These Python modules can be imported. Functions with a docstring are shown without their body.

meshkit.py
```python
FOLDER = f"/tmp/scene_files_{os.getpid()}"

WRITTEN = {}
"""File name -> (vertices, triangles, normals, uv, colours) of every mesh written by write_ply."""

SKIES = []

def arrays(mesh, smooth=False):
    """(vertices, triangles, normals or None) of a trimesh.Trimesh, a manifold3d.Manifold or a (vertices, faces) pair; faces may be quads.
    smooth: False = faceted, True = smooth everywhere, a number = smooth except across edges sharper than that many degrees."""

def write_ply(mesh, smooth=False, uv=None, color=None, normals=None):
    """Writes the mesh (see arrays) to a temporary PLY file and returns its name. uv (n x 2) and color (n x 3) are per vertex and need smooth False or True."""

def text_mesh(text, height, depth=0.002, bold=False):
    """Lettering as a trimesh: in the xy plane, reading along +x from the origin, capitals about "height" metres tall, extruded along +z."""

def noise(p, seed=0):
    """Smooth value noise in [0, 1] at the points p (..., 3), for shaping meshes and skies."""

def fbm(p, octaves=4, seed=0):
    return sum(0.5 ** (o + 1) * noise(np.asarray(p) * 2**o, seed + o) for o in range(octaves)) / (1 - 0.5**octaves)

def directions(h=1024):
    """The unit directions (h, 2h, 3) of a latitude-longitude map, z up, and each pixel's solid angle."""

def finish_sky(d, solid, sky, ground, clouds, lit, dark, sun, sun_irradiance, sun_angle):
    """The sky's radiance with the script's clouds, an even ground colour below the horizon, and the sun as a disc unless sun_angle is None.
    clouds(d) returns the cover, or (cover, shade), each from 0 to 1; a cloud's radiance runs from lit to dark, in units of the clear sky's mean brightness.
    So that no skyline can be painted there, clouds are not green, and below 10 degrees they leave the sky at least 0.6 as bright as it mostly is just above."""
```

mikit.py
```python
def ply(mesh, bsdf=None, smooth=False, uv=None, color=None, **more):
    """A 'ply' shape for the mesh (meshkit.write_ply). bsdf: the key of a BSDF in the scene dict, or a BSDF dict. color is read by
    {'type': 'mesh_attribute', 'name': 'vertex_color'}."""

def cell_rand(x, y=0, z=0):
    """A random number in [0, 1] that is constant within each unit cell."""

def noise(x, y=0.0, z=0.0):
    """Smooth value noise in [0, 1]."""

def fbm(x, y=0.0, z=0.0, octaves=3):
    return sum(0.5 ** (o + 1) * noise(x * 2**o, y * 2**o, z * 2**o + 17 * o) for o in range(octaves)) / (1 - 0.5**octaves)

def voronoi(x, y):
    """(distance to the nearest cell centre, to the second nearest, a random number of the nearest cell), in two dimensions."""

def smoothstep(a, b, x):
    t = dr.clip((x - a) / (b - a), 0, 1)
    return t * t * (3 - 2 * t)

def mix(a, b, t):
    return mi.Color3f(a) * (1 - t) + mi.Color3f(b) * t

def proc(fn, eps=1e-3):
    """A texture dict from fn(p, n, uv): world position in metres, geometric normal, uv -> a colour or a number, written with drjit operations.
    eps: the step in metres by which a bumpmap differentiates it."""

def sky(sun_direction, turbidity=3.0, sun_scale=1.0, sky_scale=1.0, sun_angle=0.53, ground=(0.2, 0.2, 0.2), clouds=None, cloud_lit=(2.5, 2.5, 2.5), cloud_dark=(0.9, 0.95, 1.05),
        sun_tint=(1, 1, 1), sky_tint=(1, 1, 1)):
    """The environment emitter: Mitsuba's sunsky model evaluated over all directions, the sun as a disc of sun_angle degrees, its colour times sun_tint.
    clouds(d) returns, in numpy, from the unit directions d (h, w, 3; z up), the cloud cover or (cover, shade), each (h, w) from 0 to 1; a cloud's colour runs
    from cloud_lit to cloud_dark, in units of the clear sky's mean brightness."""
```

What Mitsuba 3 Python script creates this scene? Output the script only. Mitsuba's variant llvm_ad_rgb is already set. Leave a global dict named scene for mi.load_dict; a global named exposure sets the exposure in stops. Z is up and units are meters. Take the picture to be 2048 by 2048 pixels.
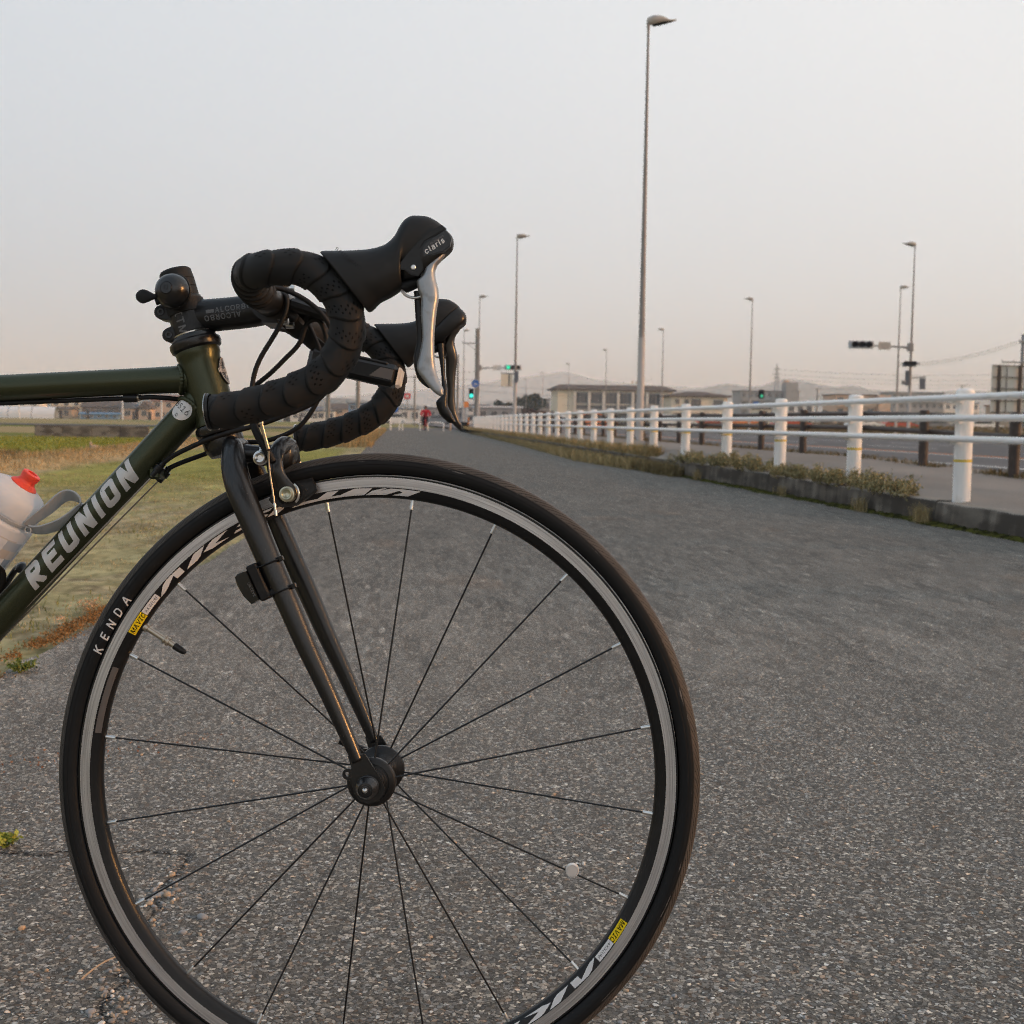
import math, random
import numpy as np, trimesh, manifold3d as m3, shapely
import shapely.geometry as sg
import drjit as dr, mitsuba as mi
import mikit, meshkit
from scipy.interpolate import CubicSpline
from mikit import noise, fbm, voronoi, cell_rand, smoothstep, mix, proc

T = mi.ScalarTransform4f
scene, labels = {}, {}
rnd = random.Random(7)
rng = np.random.default_rng(11)

# ------------------------------------------------------------------ camera, sky, exposure
CAM = np.array([0.0, 0.0, 0.701])
FWD, CUP = np.array([0.10041859, 0.99236904, -0.07155268]), np.array([-0.0072229, 0.07264141, 0.99733197])
scene['camera'] = {'type': 'thinlens', 'fov': 44.548, 'fov_axis': 'x', 'near_clip': 0.05, 'far_clip': 20000.0,
                   'aperture_radius': 0.0012, 'focus_distance': 1.27,
                   'to_world': T().look_at(origin=CAM.tolist(), target=(CAM + FWD).tolist(), up=CUP.tolist()),
                   'medium': {'type': 'ref', 'id': 'haze_air'}}
exposure = 3.34


SUN = [0.93, -0.27, 0.24]


def overcast(d):
    """A full layer of thin haze cloud, paler towards the low sun on the right, greyer away from it."""
    az = d[..., 0] / np.maximum(np.hypot(d[..., 0], d[..., 1]), 1e-6)
    el = np.clip(d[..., 2], 0, 1)
    lift = np.clip((el - 0.26) / 0.6, 0, 1)
    s = 0.56 - 0.70 * az - 1.0 * np.minimum(el, 0.34) + 0.75 * lift * lift * (3 - 2 * lift) + 0.10 * (meshkit.fbm(d * np.array([2.0, 2.0, 5.0]), 3, 4) - 0.5)
    glow = np.exp(-(np.degrees(np.arccos(np.clip(d @ (np.array(SUN) / np.linalg.norm(SUN)), -1, 1))) / 26.0) ** 2)      # the aureole of a hazy low sun
    v = 1.21 - 0.545 * np.clip(s, 0, 1) + 0.55 * glow
    return np.ones(d.shape[:2]), np.clip((1.75 - v) / 1.085, 0.0, 1.0)


scene['sky'] = mikit.sky(SUN, turbidity=6, sun_scale=0.33, sun_angle=9.0, sun_tint=(1.0, 0.70, 0.44), ground=(0.15, 0.15, 0.13),
                         clouds=overcast, cloud_lit=(1.72, 1.65, 1.57), cloud_dark=(0.635, 0.785, 0.95))
scene['haze_air'] = {'type': 'homogeneous', 'albedo': {'type': 'rgb', 'value': [0.97, 0.97, 0.975]}, 'sigma_t': {'type': 'rgb', 'value': [0.00034, 0.00036, 0.00040]}}

# ------------------------------------------------------------------ materials
def rgb(c): return {'type': 'rgb', 'value': [float(x) for x in c]}


def prin(key, c, rough=0.5, metal=0.0, coat=0.0, spec=0.5, **k):
    scene[key] = {'type': 'twosided', 'bsdf': {'type': 'principled', 'base_color': c if isinstance(c, dict) else rgb(c), 'roughness': k.pop('rtex', rough), 'metallic': metal,
                                               'clearcoat': coat, 'clearcoat_gloss': 0.9, 'specular': spec, **k}}


def diff(key, c):
    scene[key] = {'type': 'twosided', 'bsdf': {'type': 'diffuse', 'reflectance': c if isinstance(c, dict) else rgb(c)}}


def bump(key, inner, fn, scale, eps):
    scene[key] = {'type': 'twosided', 'bsdf': {'type': 'bumpmap', 'arbitrary': proc(fn, eps), 'scale': scale, 'bsdf': inner}}


CRACK = [[(-0.70, 2.05), (-0.585, 2.037), (-0.55, 2.026), (-0.505, 2.031), (-0.427, 2.019), (-0.367, 2.023), (-0.319, 2.012)], [(-0.319, 2.012), (-0.318, 1.93), (-0.326, 1.85), (-0.323, 1.78), (-0.328, 1.73), (-0.326, 1.63), (-0.322, 1.545), (-0.331, 1.495), (-0.322, 1.43), (-0.33, 1.30)]]


def seg_dist(x, y, pts):
    best = mi.Float(9.0)
    for (ax, ay), (bx, by) in zip(pts, pts[1:]):
        ux, uy = bx - ax, by - ay
        t = dr.clip(((x - ax) * ux + (y - ay) * uy) / (ux * ux + uy * uy), 0, 1)
        best = dr.minimum(best, dr.hypot(x - ax - t * ux, y - ay - t * uy))
    return best


def grit(x, y, s):
    d1, d2, r = voronoi(x * s, y * s)
    return smoothstep(0.04, 0.26, d2 - d1), r


def asphalt_parts(p):
    x, y = p.x, p.y
    wx, wy = x + 0.003 * (noise(x * 210, y * 210) - 0.5), y + 0.003 * (noise(x * 210, y * 210, 5) - 0.5)
    a, ra = grit(wx, wy * 0.94, 165)
    b, rb = grit(wx * 0.97 + 3.1, wy + 1.7, 330)
    near_edge = smoothstep(1.9, 1.2, y) * smoothstep(0.3, -0.5, x)
    crack = dr.minimum(seg_dist(x + 0.02 * (noise(x * 60, y * 60) - 0.5), y + 0.02 * (noise(x * 60, y * 60, 9) - 0.5), CRACK[0]),
                       seg_dist(x + 0.02 * (noise(x * 60, y * 60) - 0.5), y + 0.02 * (noise(x * 60, y * 60, 9) - 0.5), CRACK[1]))
    return x, y, a, ra, b, rb, near_edge, crack


def asphalt_col(p, n, uv):
    x, y, a, ra, b, rb, ne, ck = asphalt_parts(p)
    big = dr.select(ra > 0.36 - 0.2 * ne, a, 0)
    k2 = cell_rand(dr.floor(ra * 997), 3, 1)
    tone = 0.062 + 0.175 * k2 * k2 + dr.select(ra > 0.955, 0.22, 0)
    small = 0.034 + 0.15 * rb * rb * b + dr.select(rb > 0.93, 0.16, 0)
    v = dr.lerp(small, tone, big)
    hue = cell_rand(dr.floor(ra * 1997), 7, 3)
    big_v = 0.88 + 0.26 * fbm(x * 0.9, y * 0.35, 0, 3) + 0.16 * (fbm(x * 7, y * 7, 3, 2) - 0.5)
    stain = smoothstep(0.72, 0.84, fbm(x * 2.3 + 8, y * 1.1, 2, 3))
    pale = smoothstep(0.66, 0.80, fbm(x * 1.7 + 3, y * 0.8, 7, 3))
    v = v * big_v * (1 + 0.16 * pale) * smoothstep(0.0, 0.010, ck + 0.006 * rb - 0.002) ** 0.7
    c = mix((1.06, 0.985, 0.85), (0.97, 0.975, 0.93), smoothstep(0.35, 0.95, hue))
    c = mix(c, (1.2, 0.9, 0.66), dr.select(hue < 0.07, 0.8, 0.0) + 0.35 * stain)
    # the same grit seen from further off: clusters of pale and dark stones, streaks along the way people go
    k = smoothstep(1.5, 5.0, y)
    far = 0.50 * (cell_rand(dr.floor(x * 62 + 0.4 * noise(x * 90, y * 30)), dr.floor(y * 11 + noise(x * 41, 3)), 5) - 0.5) + 0.34 * (cell_rand(dr.floor(x * 23 + noise(x * 60, y * 20)), dr.floor(y * 4.3 + noise(x * 17, 5)), 6) - 0.5) + 0.20 * (noise(x * 9, y * 2.1, 4) - 0.5)
    far = far + dr.select(cell_rand(dr.floor(x * 48), dr.floor(y * 9), 9) > 0.975, 0.55, 0.0)
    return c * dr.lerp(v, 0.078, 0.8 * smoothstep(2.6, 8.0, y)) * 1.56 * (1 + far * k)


def asphalt_h(p, n, uv):
    x, y, a, ra, b, rb, ne, ck = asphalt_parts(p)
    return dr.maximum(a * (0.3 + 0.7 * ra), 0.45 * b * rb) + 0.35 * noise(x * 300, y * 300) - 2.2 * smoothstep(0.012, 0.0, ck)


bump('asphalt', {'type': 'principled', 'base_color': proc(asphalt_col), 'roughness': 0.72, 'specular': 0.35}, asphalt_h, 0.0028, 0.0006)


def road_col(p, n, uv):
    b = grit(p.x, p.y, 60)[1]
    return mi.Color3f(0.17, 0.168, 0.168) * (0.8 + 0.25 * b + 0.3 * (fbm(p.x * 0.8, p.y * 0.1, 0, 3) - 0.5))


def walk_col(p, n, uv):
    b = noise(p.x * 120, p.y * 120)
    return mi.Color3f(0.29, 0.265, 0.24) * (0.82 + 0.16 * b + 0.45 * (fbm(p.x * 1.5, p.y * 0.6, 0, 4) - 0.5))


diff('road_asphalt', proc(road_col))
diff('walk_asphalt', proc(walk_col))


def kerb_col(p, n, uv):
    x, y, z = p.x, p.y, p.z
    f = fbm(y * 3.0, z * 9.0, x * 3, 4)
    streak = fbm(y * 14.0, z * 1.6, 4, 3)
    v = mix((0.085, 0.076, 0.066), (0.18, 0.16, 0.135), smoothstep(0.42, 0.72, f * 0.65 + streak * 0.4))
    v = mix(v, (0.26, 0.24, 0.21), smoothstep(0.66, 0.72, streak) * smoothstep(0.5, 0.6, f) * 0.45)
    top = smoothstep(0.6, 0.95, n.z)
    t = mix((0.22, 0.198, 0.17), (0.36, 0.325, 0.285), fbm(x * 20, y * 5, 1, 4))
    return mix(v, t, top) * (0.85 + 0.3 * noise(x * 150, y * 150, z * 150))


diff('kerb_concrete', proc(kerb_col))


def field_col(p, n, uv):
    x, y = p.x, p.y
    w = x + 0.5 * (fbm(x * 0.8, y * 0.25, 1, 3) - 0.5)
    f1, f2 = fbm(x * 3, y * 3, 2, 4), fbm(x * 24, y * 24, 3, 3)
    soil = mix((0.20, 0.168, 0.10), (0.47, 0.40, 0.25), smoothstep(0.25, 0.75, f2 * 0.6 + f1 * 0.4))
    green = mix((0.20, 0.195, 0.075), (0.36, 0.325, 0.13), f2)
    straw = mix((0.30, 0.22, 0.12), (0.46, 0.35, 0.20), f2)
    c = mix(soil, green, smoothstep(0.42, 0.62, f1) * 0.42)
    gz = smoothstep(-5.55, -5.9, w) * smoothstep(22.0, 27.0, y + 2 * (f1 - 0.5)) * smoothstep(48.0, 44.0, y)
    gz = dr.maximum(gz, smoothstep(-0.7, -1.1, w) * smoothstep(-4.9, -4.3, w) * smoothstep(9.0, 17.0, y + 3 * (f1 - 0.5)) * smoothstep(36, 28, y) * 0.75)
    c = mix(c, mix(green, (0.26, 0.265, 0.04), 0.6), gz)
    bund = smoothstep(0.75, 0.45, dr.abs(w + 5.25)) * smoothstep(5, 9, y)
    c = mix(c, straw, bund * 0.85)
    c = c * (0.62 + 0.76 * fbm(x * 7, y * 4.5, 5, 4)) * (0.86 + 0.28 * noise(x * 1.1, y * 0.6, 8))
    far = smoothstep(46.0, 50.0, y)
    g = fbm(x * 0.05, y * 0.10, 9, 3)
    c = mix(c, mix(mix((0.28, 0.22, 0.115), (0.40, 0.315, 0.18), f1), (0.17, 0.18, 0.06), smoothstep(0.50, 0.60, g)), far)
    return c


diff('field_soil', proc(field_col))
scene['foliage'] = {'type': 'twosided', 'bsdf': {'type': 'diffuse', 'reflectance': {'type': 'mesh_attribute', 'name': 'vertex_color'}}}
diff('hill_forest', (0.035, 0.05, 0.04))


def moss_col(p, n, uv):
    f = fbm(p.x * 30, p.y * 30, p.z * 30, 3)
    return mix((0.022, 0.024, 0.010), (0.085, 0.085, 0.022), smoothstep(0.35, 0.7, f))


diff('moss_green', proc(moss_col))


def plaster(key, c, dirt=0.18, k=0.35):
    def fn(p, n, uv):
        return mi.Color3f(*c) * (1 - dirt * 0.5 + dirt * (fbm(p.x * k + p.y * k, p.z * k * 0.6, p.y * 0.1, 3) - 0.3))
    diff(key, proc(fn))


plaster('wall_cream', (0.76, 0.68, 0.54)); plaster('wall_white', (0.76, 0.72, 0.66)); plaster('wall_grey', (0.33, 0.335, 0.34))
plaster('wall_peach', (0.62, 0.45, 0.33)); plaster('wall_brown', (0.27, 0.19, 0.15)); plaster('wall_tan', (0.46, 0.35, 0.25)); plaster('wall_blue', (0.16, 0.28, 0.42))
plaster('roof_dark', (0.085, 0.085, 0.09)); plaster('roof_brown', (0.125, 0.105, 0.095)); plaster('roof_red', (0.25, 0.13, 0.10)); plaster('roof_bluegrey', (0.14, 0.16, 0.19))
diff('white_sheet', (0.68, 0.70, 0.72))
prin('window_glass', (0.045, 0.052, 0.06), 0.12)
diff('window_trim', (0.55, 0.53, 0.5))


def fence_white_col(p, n, uv):
    g = fbm(p.x * 30, p.y * 30, p.z * 12, 3)
    return mix((0.80, 0.795, 0.77), (0.58, 0.555, 0.49), smoothstep(0.58, 0.82, g) * 0.6)


def worn(key, c, d, amount, scale, rough, lo=0.5, hi=0.75, **k):
    def fn(p, n, uv):
        return mix(c, d, smoothstep(lo, hi, fbm(p.x * scale, p.y * scale, p.z * scale, 3)) * amount)
    prin(key, proc(fn), rough, **k)


prin('fence_white', proc(fence_white_col), 0.42)
worn('fence_brown', (0.040, 0.029, 0.025), (0.075, 0.06, 0.05), 0.7, 25, 0.55)
worn('lamp_upper', (0.25, 0.24, 0.235), (0.19, 0.18, 0.17), 0.6, 3, 0.5, metal=0.2)
worn('lamp_lower', (0.47, 0.445, 0.425), (0.38, 0.35, 0.32), 0.6, 3, 0.6)
worn('lamp_casing', (0.42, 0.39, 0.35), (0.34, 0.31, 0.27), 0.5, 6, 0.5)
worn('pole_concrete', (0.23, 0.215, 0.195), (0.16, 0.15, 0.135), 0.8, 2, 0.8)
diff('wire_black', (0.035, 0.035, 0.038))
diff('steel_grey', (0.30, 0.305, 0.31))
prin('signal_grey', (0.50, 0.515, 0.53), 0.5)
diff('signal_dark', (0.018, 0.022, 0.024))
diff('sign_blue', (0.04, 0.13, 0.42)); diff('sign_white', (0.70, 0.69, 0.66)); diff('sign_red', (0.55, 0.03, 0.045)); diff('sign_orange', (0.72, 0.24, 0.05))
diff('yellow_band', (0.66, 0.50, 0.10))
prin('car_red', (0.42, 0.07, 0.03), 0.3, coat=0.6); prin('car_white', (0.70, 0.70, 0.69), 0.3, coat=0.6); prin('car_grey', (0.20, 0.21, 0.22), 0.3, coat=0.6); prin('car_orange', (0.62, 0.2, 0.06), 0.35, coat=0.4)

# bicycle
def paint_green(p, n, uv):
    f = noise(p.x * 2600, p.y * 2600, p.z * 2600)
    return mix((0.026, 0.032, 0.014), (0.058, 0.064, 0.030), f)


prin('frame_green', proc(paint_green), 0.33, metal=0.6, coat=0.35)
def scuff_black(p, n, uv):
    return mi.Color3f(0.006, 0.0061, 0.0068) + mi.Color3f(0.05) * smoothstep(0.86, 0.92, fbm(p.x * 420, p.y * 420, p.z * 420, 2))
prin('black_gloss', proc(scuff_black), 0.27, coat=0.25, spec=0.5)
worn('black_satin', (0.0075, 0.0075, 0.008), (0.013, 0.0125, 0.012), 0.6, 60, 0.34, spec=0.36)
worn('black_matte', (0.009, 0.009, 0.0093), (0.016, 0.0155, 0.015), 0.7, 90, 0.58, spec=0.26)
worn('hood_rubber', (0.0115, 0.0113, 0.011), (0.019, 0.018, 0.017), 0.6, 40, 0.46, spec=0.30)
worn('lever_silver', (0.32, 0.325, 0.33), (0.20, 0.195, 0.19), 0.55, 130, 0.40, metal=0.75, lo=0.55, hi=0.72)
worn('lever_dark', (0.075, 0.071, 0.068), (0.12, 0.112, 0.105), 0.5, 80, 0.32, metal=0.8)
prin('chrome', (0.62, 0.61, 0.59), 0.16, metal=1.0)
prin('nipple_silver', (0.72, 0.72, 0.70), 0.30, metal=0.9)
prin('bolt_gold', (0.55, 0.54, 0.42), 0.25, metal=0.9)
prin('valve_brass', (0.46, 0.40, 0.32), 0.32, metal=0.9)
diff('print_white', (0.70, 0.68, 0.665)); diff('print_grey', (0.17, 0.17, 0.173)); diff('print_black', (0.012, 0.012, 0.012)); diff('print_yellow', (0.80, 0.58, 0.02)); diff('print_red', (0.45, 0.05, 0.03))
prin('decal_silver', (0.60, 0.575, 0.55), 0.42, metal=0.35)
prin('cap_red', (0.78, 0.065, 0.03), 0.45, spec_trans=0.0)
prin('reflect_tape', (0.115, 0.10, 0.092), 0.35)
prin('lens_clear', (0.55, 0.53, 0.50), 0.15, coat=0.6)
prin('strap_grey', (0.36, 0.375, 0.385), 0.5)
prin('brass_seal', (0.55, 0.38, 0.12), 0.3, metal=0.9)
BOT_U = None


def bottle_col(p, n, uv):
    """White squeeze bottle printed with a pattern of pale blue, blue-grey and tan squares; uv = (turn 0..1, height 0..1)."""
    cu, cv = uv.x * 20, uv.y * 18
    k = cell_rand(dr.floor(cu), dr.floor(cv), 4)
    on = (uv.y > 0.28) & (uv.y < 0.73) & (k > 0.34)
    c = mix((0.30, 0.38, 0.48), (0.62, 0.52, 0.42), dr.select(cell_rand(dr.floor(cu), dr.floor(cv), 8) > 0.52, 1.0, 0.0))
    body = mix((0.86, 0.855, 0.86), (0.80, 0.79, 0.79), fbm(p.x * 20, p.y * 20, p.z * 20, 2))
    return mix(body, c, dr.select(on, 0.25 + 0.55 * k, 0.0))


scene['bottle_plastic'] = {'type': 'principledthin', 'base_color': proc(bottle_col), 'roughness': 0.38, 'spec_trans': 0.0, 'diff_trans': 0.7}


def track_col(p, n, uv):
    g = noise(uv.x * 1500.0, uv.y * 6, 0)
    return mix((0.34, 0.33, 0.325), (0.62, 0.61, 0.60), g)


prin('brake_silver', proc(track_col), 0.36, metal=0.75)


def tyre_col(p, n, uv):
    v = dr.abs(uv.y)                                  # 0 at the crown, 1 at the bead
    dust = smoothstep(0.50, 0.42, v)
    wear = fbm(p.x * 45, p.y * 45, p.z * 45, 3)
    c = mix((0.0068, 0.0068, 0.0072), (0.088, 0.076, 0.066), dust * (0.45 + 0.6 * wear))
    ph = uv.x / 0.0085 + v * 9.0
    cut = smoothstep(0.10, 0.05, dr.abs(ph - dr.floor(ph) - 0.5)) * smoothstep(0.14, 0.18, v) * smoothstep(0.46, 0.41, v)
    c = c * (1 - 0.85 * cut)
    scar = smoothstep(0.72, 0.80, fbm(uv.x * 38, v * 30, 2, 3)) * smoothstep(0.38, 0.46, v) * smoothstep(0.60, 0.54, v)
    return mix(c, (0.17, 0.165, 0.16), scar * 0.7)


def tyre_h(p, n, uv):
    v = dr.abs(uv.y)
    ph = uv.x / 0.0085 + v * 9.0
    cut = smoothstep(0.12, 0.05, dr.abs(ph - dr.floor(ph) - 0.5)) * smoothstep(0.14, 0.18, v) * smoothstep(0.46, 0.41, v)
    ln = smoothstep(0.012, 0.004, dr.abs(v - 0.495)) + smoothstep(0.012, 0.004, dr.abs(v - 0.645))
    return -cut - 0.7 * ln + 0.2 * noise(p.x * 900, p.y * 900, p.z * 900)


bump('tyre_rubber', {'type': 'principled', 'base_color': proc(tyre_col), 'roughness': 0.55, 'specular': 0.28}, tyre_h, 0.0007, 0.0003)


def tape_uv(uv):
    """Position on the wrap: a = turns along the spiral, b = position across the strip of tape (0..1)."""
    s = uv.x / 0.0225 + 0.42 * dr.cos(uv.y) + 0.10 * dr.sin(uv.y * 2)
    return s, s - dr.floor(s)


def tape_holes(uv):
    s, b = tape_uv(uv)
    q = uv.y * 0.0165
    hole = mi.Float(0.0)
    for k, (bb, off) in enumerate(((0.42, 0.0), (0.56, 0.5), (0.70, 0.0))):
        t = q / 0.0062 + off
        du = (t - dr.floor(t) - 0.5) * 0.0062
        dv = (b - bb) * 0.0225
        on = dr.select(noise(s * 0.0 + dr.floor(s) * 3.3, q * 60) > 0.42, 1.0, 0.0)
        hole = dr.maximum(hole, on * smoothstep(0.0011, 0.0007, dr.hypot(du, dv * 0.8)))
    return hole


def tape_col(p, n, uv):
    s, b = tape_uv(uv)
    c = mix((0.0095, 0.0094, 0.0095), (0.0165, 0.0158, 0.0152), fbm(p.x * 70, p.y * 70, p.z * 70, 3))
    return c * (1 - 0.9 * tape_holes(uv)) * (0.25 + 0.75 * smoothstep(0.0, 0.09, b)) * (0.25 + 0.75 * smoothstep(1.0, 0.96, b))


def tape_h(p, n, uv):
    d1, d2, r = voronoi(uv.x * 620, uv.y * 0.0165 * 520)
    return smoothstep(0.0, 0.35, d2 - d1) * 0.9 - 2.5 * tape_holes(uv)


bump('bar_tape', {'type': 'principled', 'base_color': proc(tape_col), 'roughness': 0.44, 'specular': 0.36}, tape_h, 0.0007, 0.0003)
diff('skin_tone', (0.42, 0.26, 0.19)); diff('jacket_red', (0.44, 0.018, 0.030)); diff('cloth_black', (0.016, 0.016, 0.019)); diff('hair_black', (0.012, 0.01, 0.01))

# ------------------------------------------------------------------ mesh helpers
def norm(v): v = np.asarray(v, float); return v / (np.linalg.norm(v) + 1e-12)


def tm(v, f): return trimesh.Trimesh(np.asarray(v, float), np.asarray(f, int), process=False)


def spl(P, n=40):
    P = np.asarray(P, float)
    s = np.r_[0, np.cumsum(np.linalg.norm(np.diff(P[:, :3], axis=0), axis=1))]
    return CubicSpline(s, P)(np.linspace(0, s[-1], n))


def grid_faces(m, n, wrap=True):
    i, j = np.meshgrid(np.arange(m - 1), np.arange(n if wrap else n - 1), indexing='ij')
    a, b = i * n + j, i * n + (j + 1) % n
    q = np.stack([a, b, b + n, a + n], -1).reshape(-1, 4)
    return np.vstack([q[:, [0, 1, 2]], q[:, [0, 2, 3]]])


def frames(P, ref):
    t = np.gradient(P, axis=0); t /= np.linalg.norm(t, axis=1, keepdims=True) + 1e-12
    u = np.asarray(ref, float) - t[0] * np.dot(ref, t[0]); u = norm(u)
    U = [u]
    for k in range(1, len(P)):
        u = U[-1] - t[k] * np.dot(U[-1], t[k]); U.append(norm(u))
    U = np.array(U)
    return t, U, np.cross(t, U)


def tube(P, r, n=14, ref=(0, 1, 0.01), cap=True):
    """Sweep of circles (r number or per point) or ellipses (r = (k, 2))."""
    P = np.asarray(P, float)
    t, U, V = frames(P, ref)
    r = np.broadcast_to(np.asarray(r, float).reshape(-1, 1) if np.ndim(r) < 2 else r, (len(P), 1 if np.ndim(r) < 2 else 2))
    ru, rv = r[:, 0], r[:, -1]
    a = np.arange(n) * 2 * np.pi / n
    v = P[:, None] + ru[:, None, None] * np.cos(a)[None, :, None] * U[:, None] + rv[:, None, None] * np.sin(a)[None, :, None] * V[:, None]
    f = grid_faces(len(P), n)
    v = v.reshape(-1, 3)
    if cap:
        k = len(v); v = np.vstack([v, P[:1], P[-1:]]); i = np.arange(n); e = (len(P) - 1) * n
        f = np.vstack([f, np.stack([i * 0 + k, (i + 1) % n, i], 1), np.stack([i * 0 + k + 1, e + i, e + (i + 1) % n], 1)])
    return tm(v, f)


def cyl(a, b, r, n=16, r2=None): return tube([a, b], [r, r if r2 is None else r2], n, ref=(0.31, 0.83, 0.47))


def lathe(prof, n=64, closed=False):
    """Profile of (radius, height) turned about z."""
    prof = np.asarray(prof + prof[:1] if closed else prof, float)
    a = np.arange(n) * 2 * np.pi / n
    v = np.stack([prof[:, None, 0] * np.cos(a), prof[:, None, 0] * np.sin(a), np.repeat(prof[:, 1:2], n, 1)], -1).reshape(-1, 3)
    return tm(v, grid_faces(len(prof), n))


def axis_m(o, z, x=(1, 0, 0)):
    z = norm(z); x = np.asarray(x, float); x = norm(x - z * np.dot(x, z)); y = np.cross(z, x)
    m = np.eye(4); m[:3, 0], m[:3, 1], m[:3, 2], m[:3, 3] = x, y, z, o
    return m


def put(m, M): m = m.copy(); m.apply_transform(M); return m


def cbox(c, s, b=0.0):
    s = np.asarray(s, float) / 2
    if b <= 0:
        m = trimesh.creation.box(extents=2 * s); m.apply_translation(c); return m
    b = min(b, 0.49 * 2 * s.min())
    pts = [np.array([sx, sy, sz]) * (s - b * np.array(k)) for sx in (-1, 1) for sy in (-1, 1) for sz in (-1, 1) for k in ((0, 1, 1), (1, 0, 1), (1, 1, 0))]
    m = trimesh.convex.convex_hull(np.array(pts)); m.apply_translation(c); return m


def hull(pts): return trimesh.convex.convex_hull(np.asarray(pts, float))


def prism(poly, y0, y1, bev=0.0):
    """Side-view outline (x, z) given a thickness along y; bev: chamfer of both rims."""
    poly = sg.Polygon(poly) if not isinstance(poly, sg.base.BaseGeometry) else poly
    parts = []
    if bev > 0:
        inner = poly.buffer(-bev, join_style=2)
        for g, a, b in ((poly, y0 + bev, y1 - bev), (inner, y0, y0 + bev), (inner, y1 - bev, y1)):
            parts.append((g, a, b))
    else:
        parts.append((poly, y0, y1))
    out = []
    for g, a, b in parts:
        for q in getattr(g, 'geoms', [g]):
            if q.is_empty: continue
            e = trimesh.creation.extrude_polygon(q, b - a, engine='earcut')
            v = e.vertices; e = tm(np.stack([v[:, 0], b - v[:, 2], v[:, 1]], 1), e.faces); out.append(e)
    return trimesh.util.concatenate(out)


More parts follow.
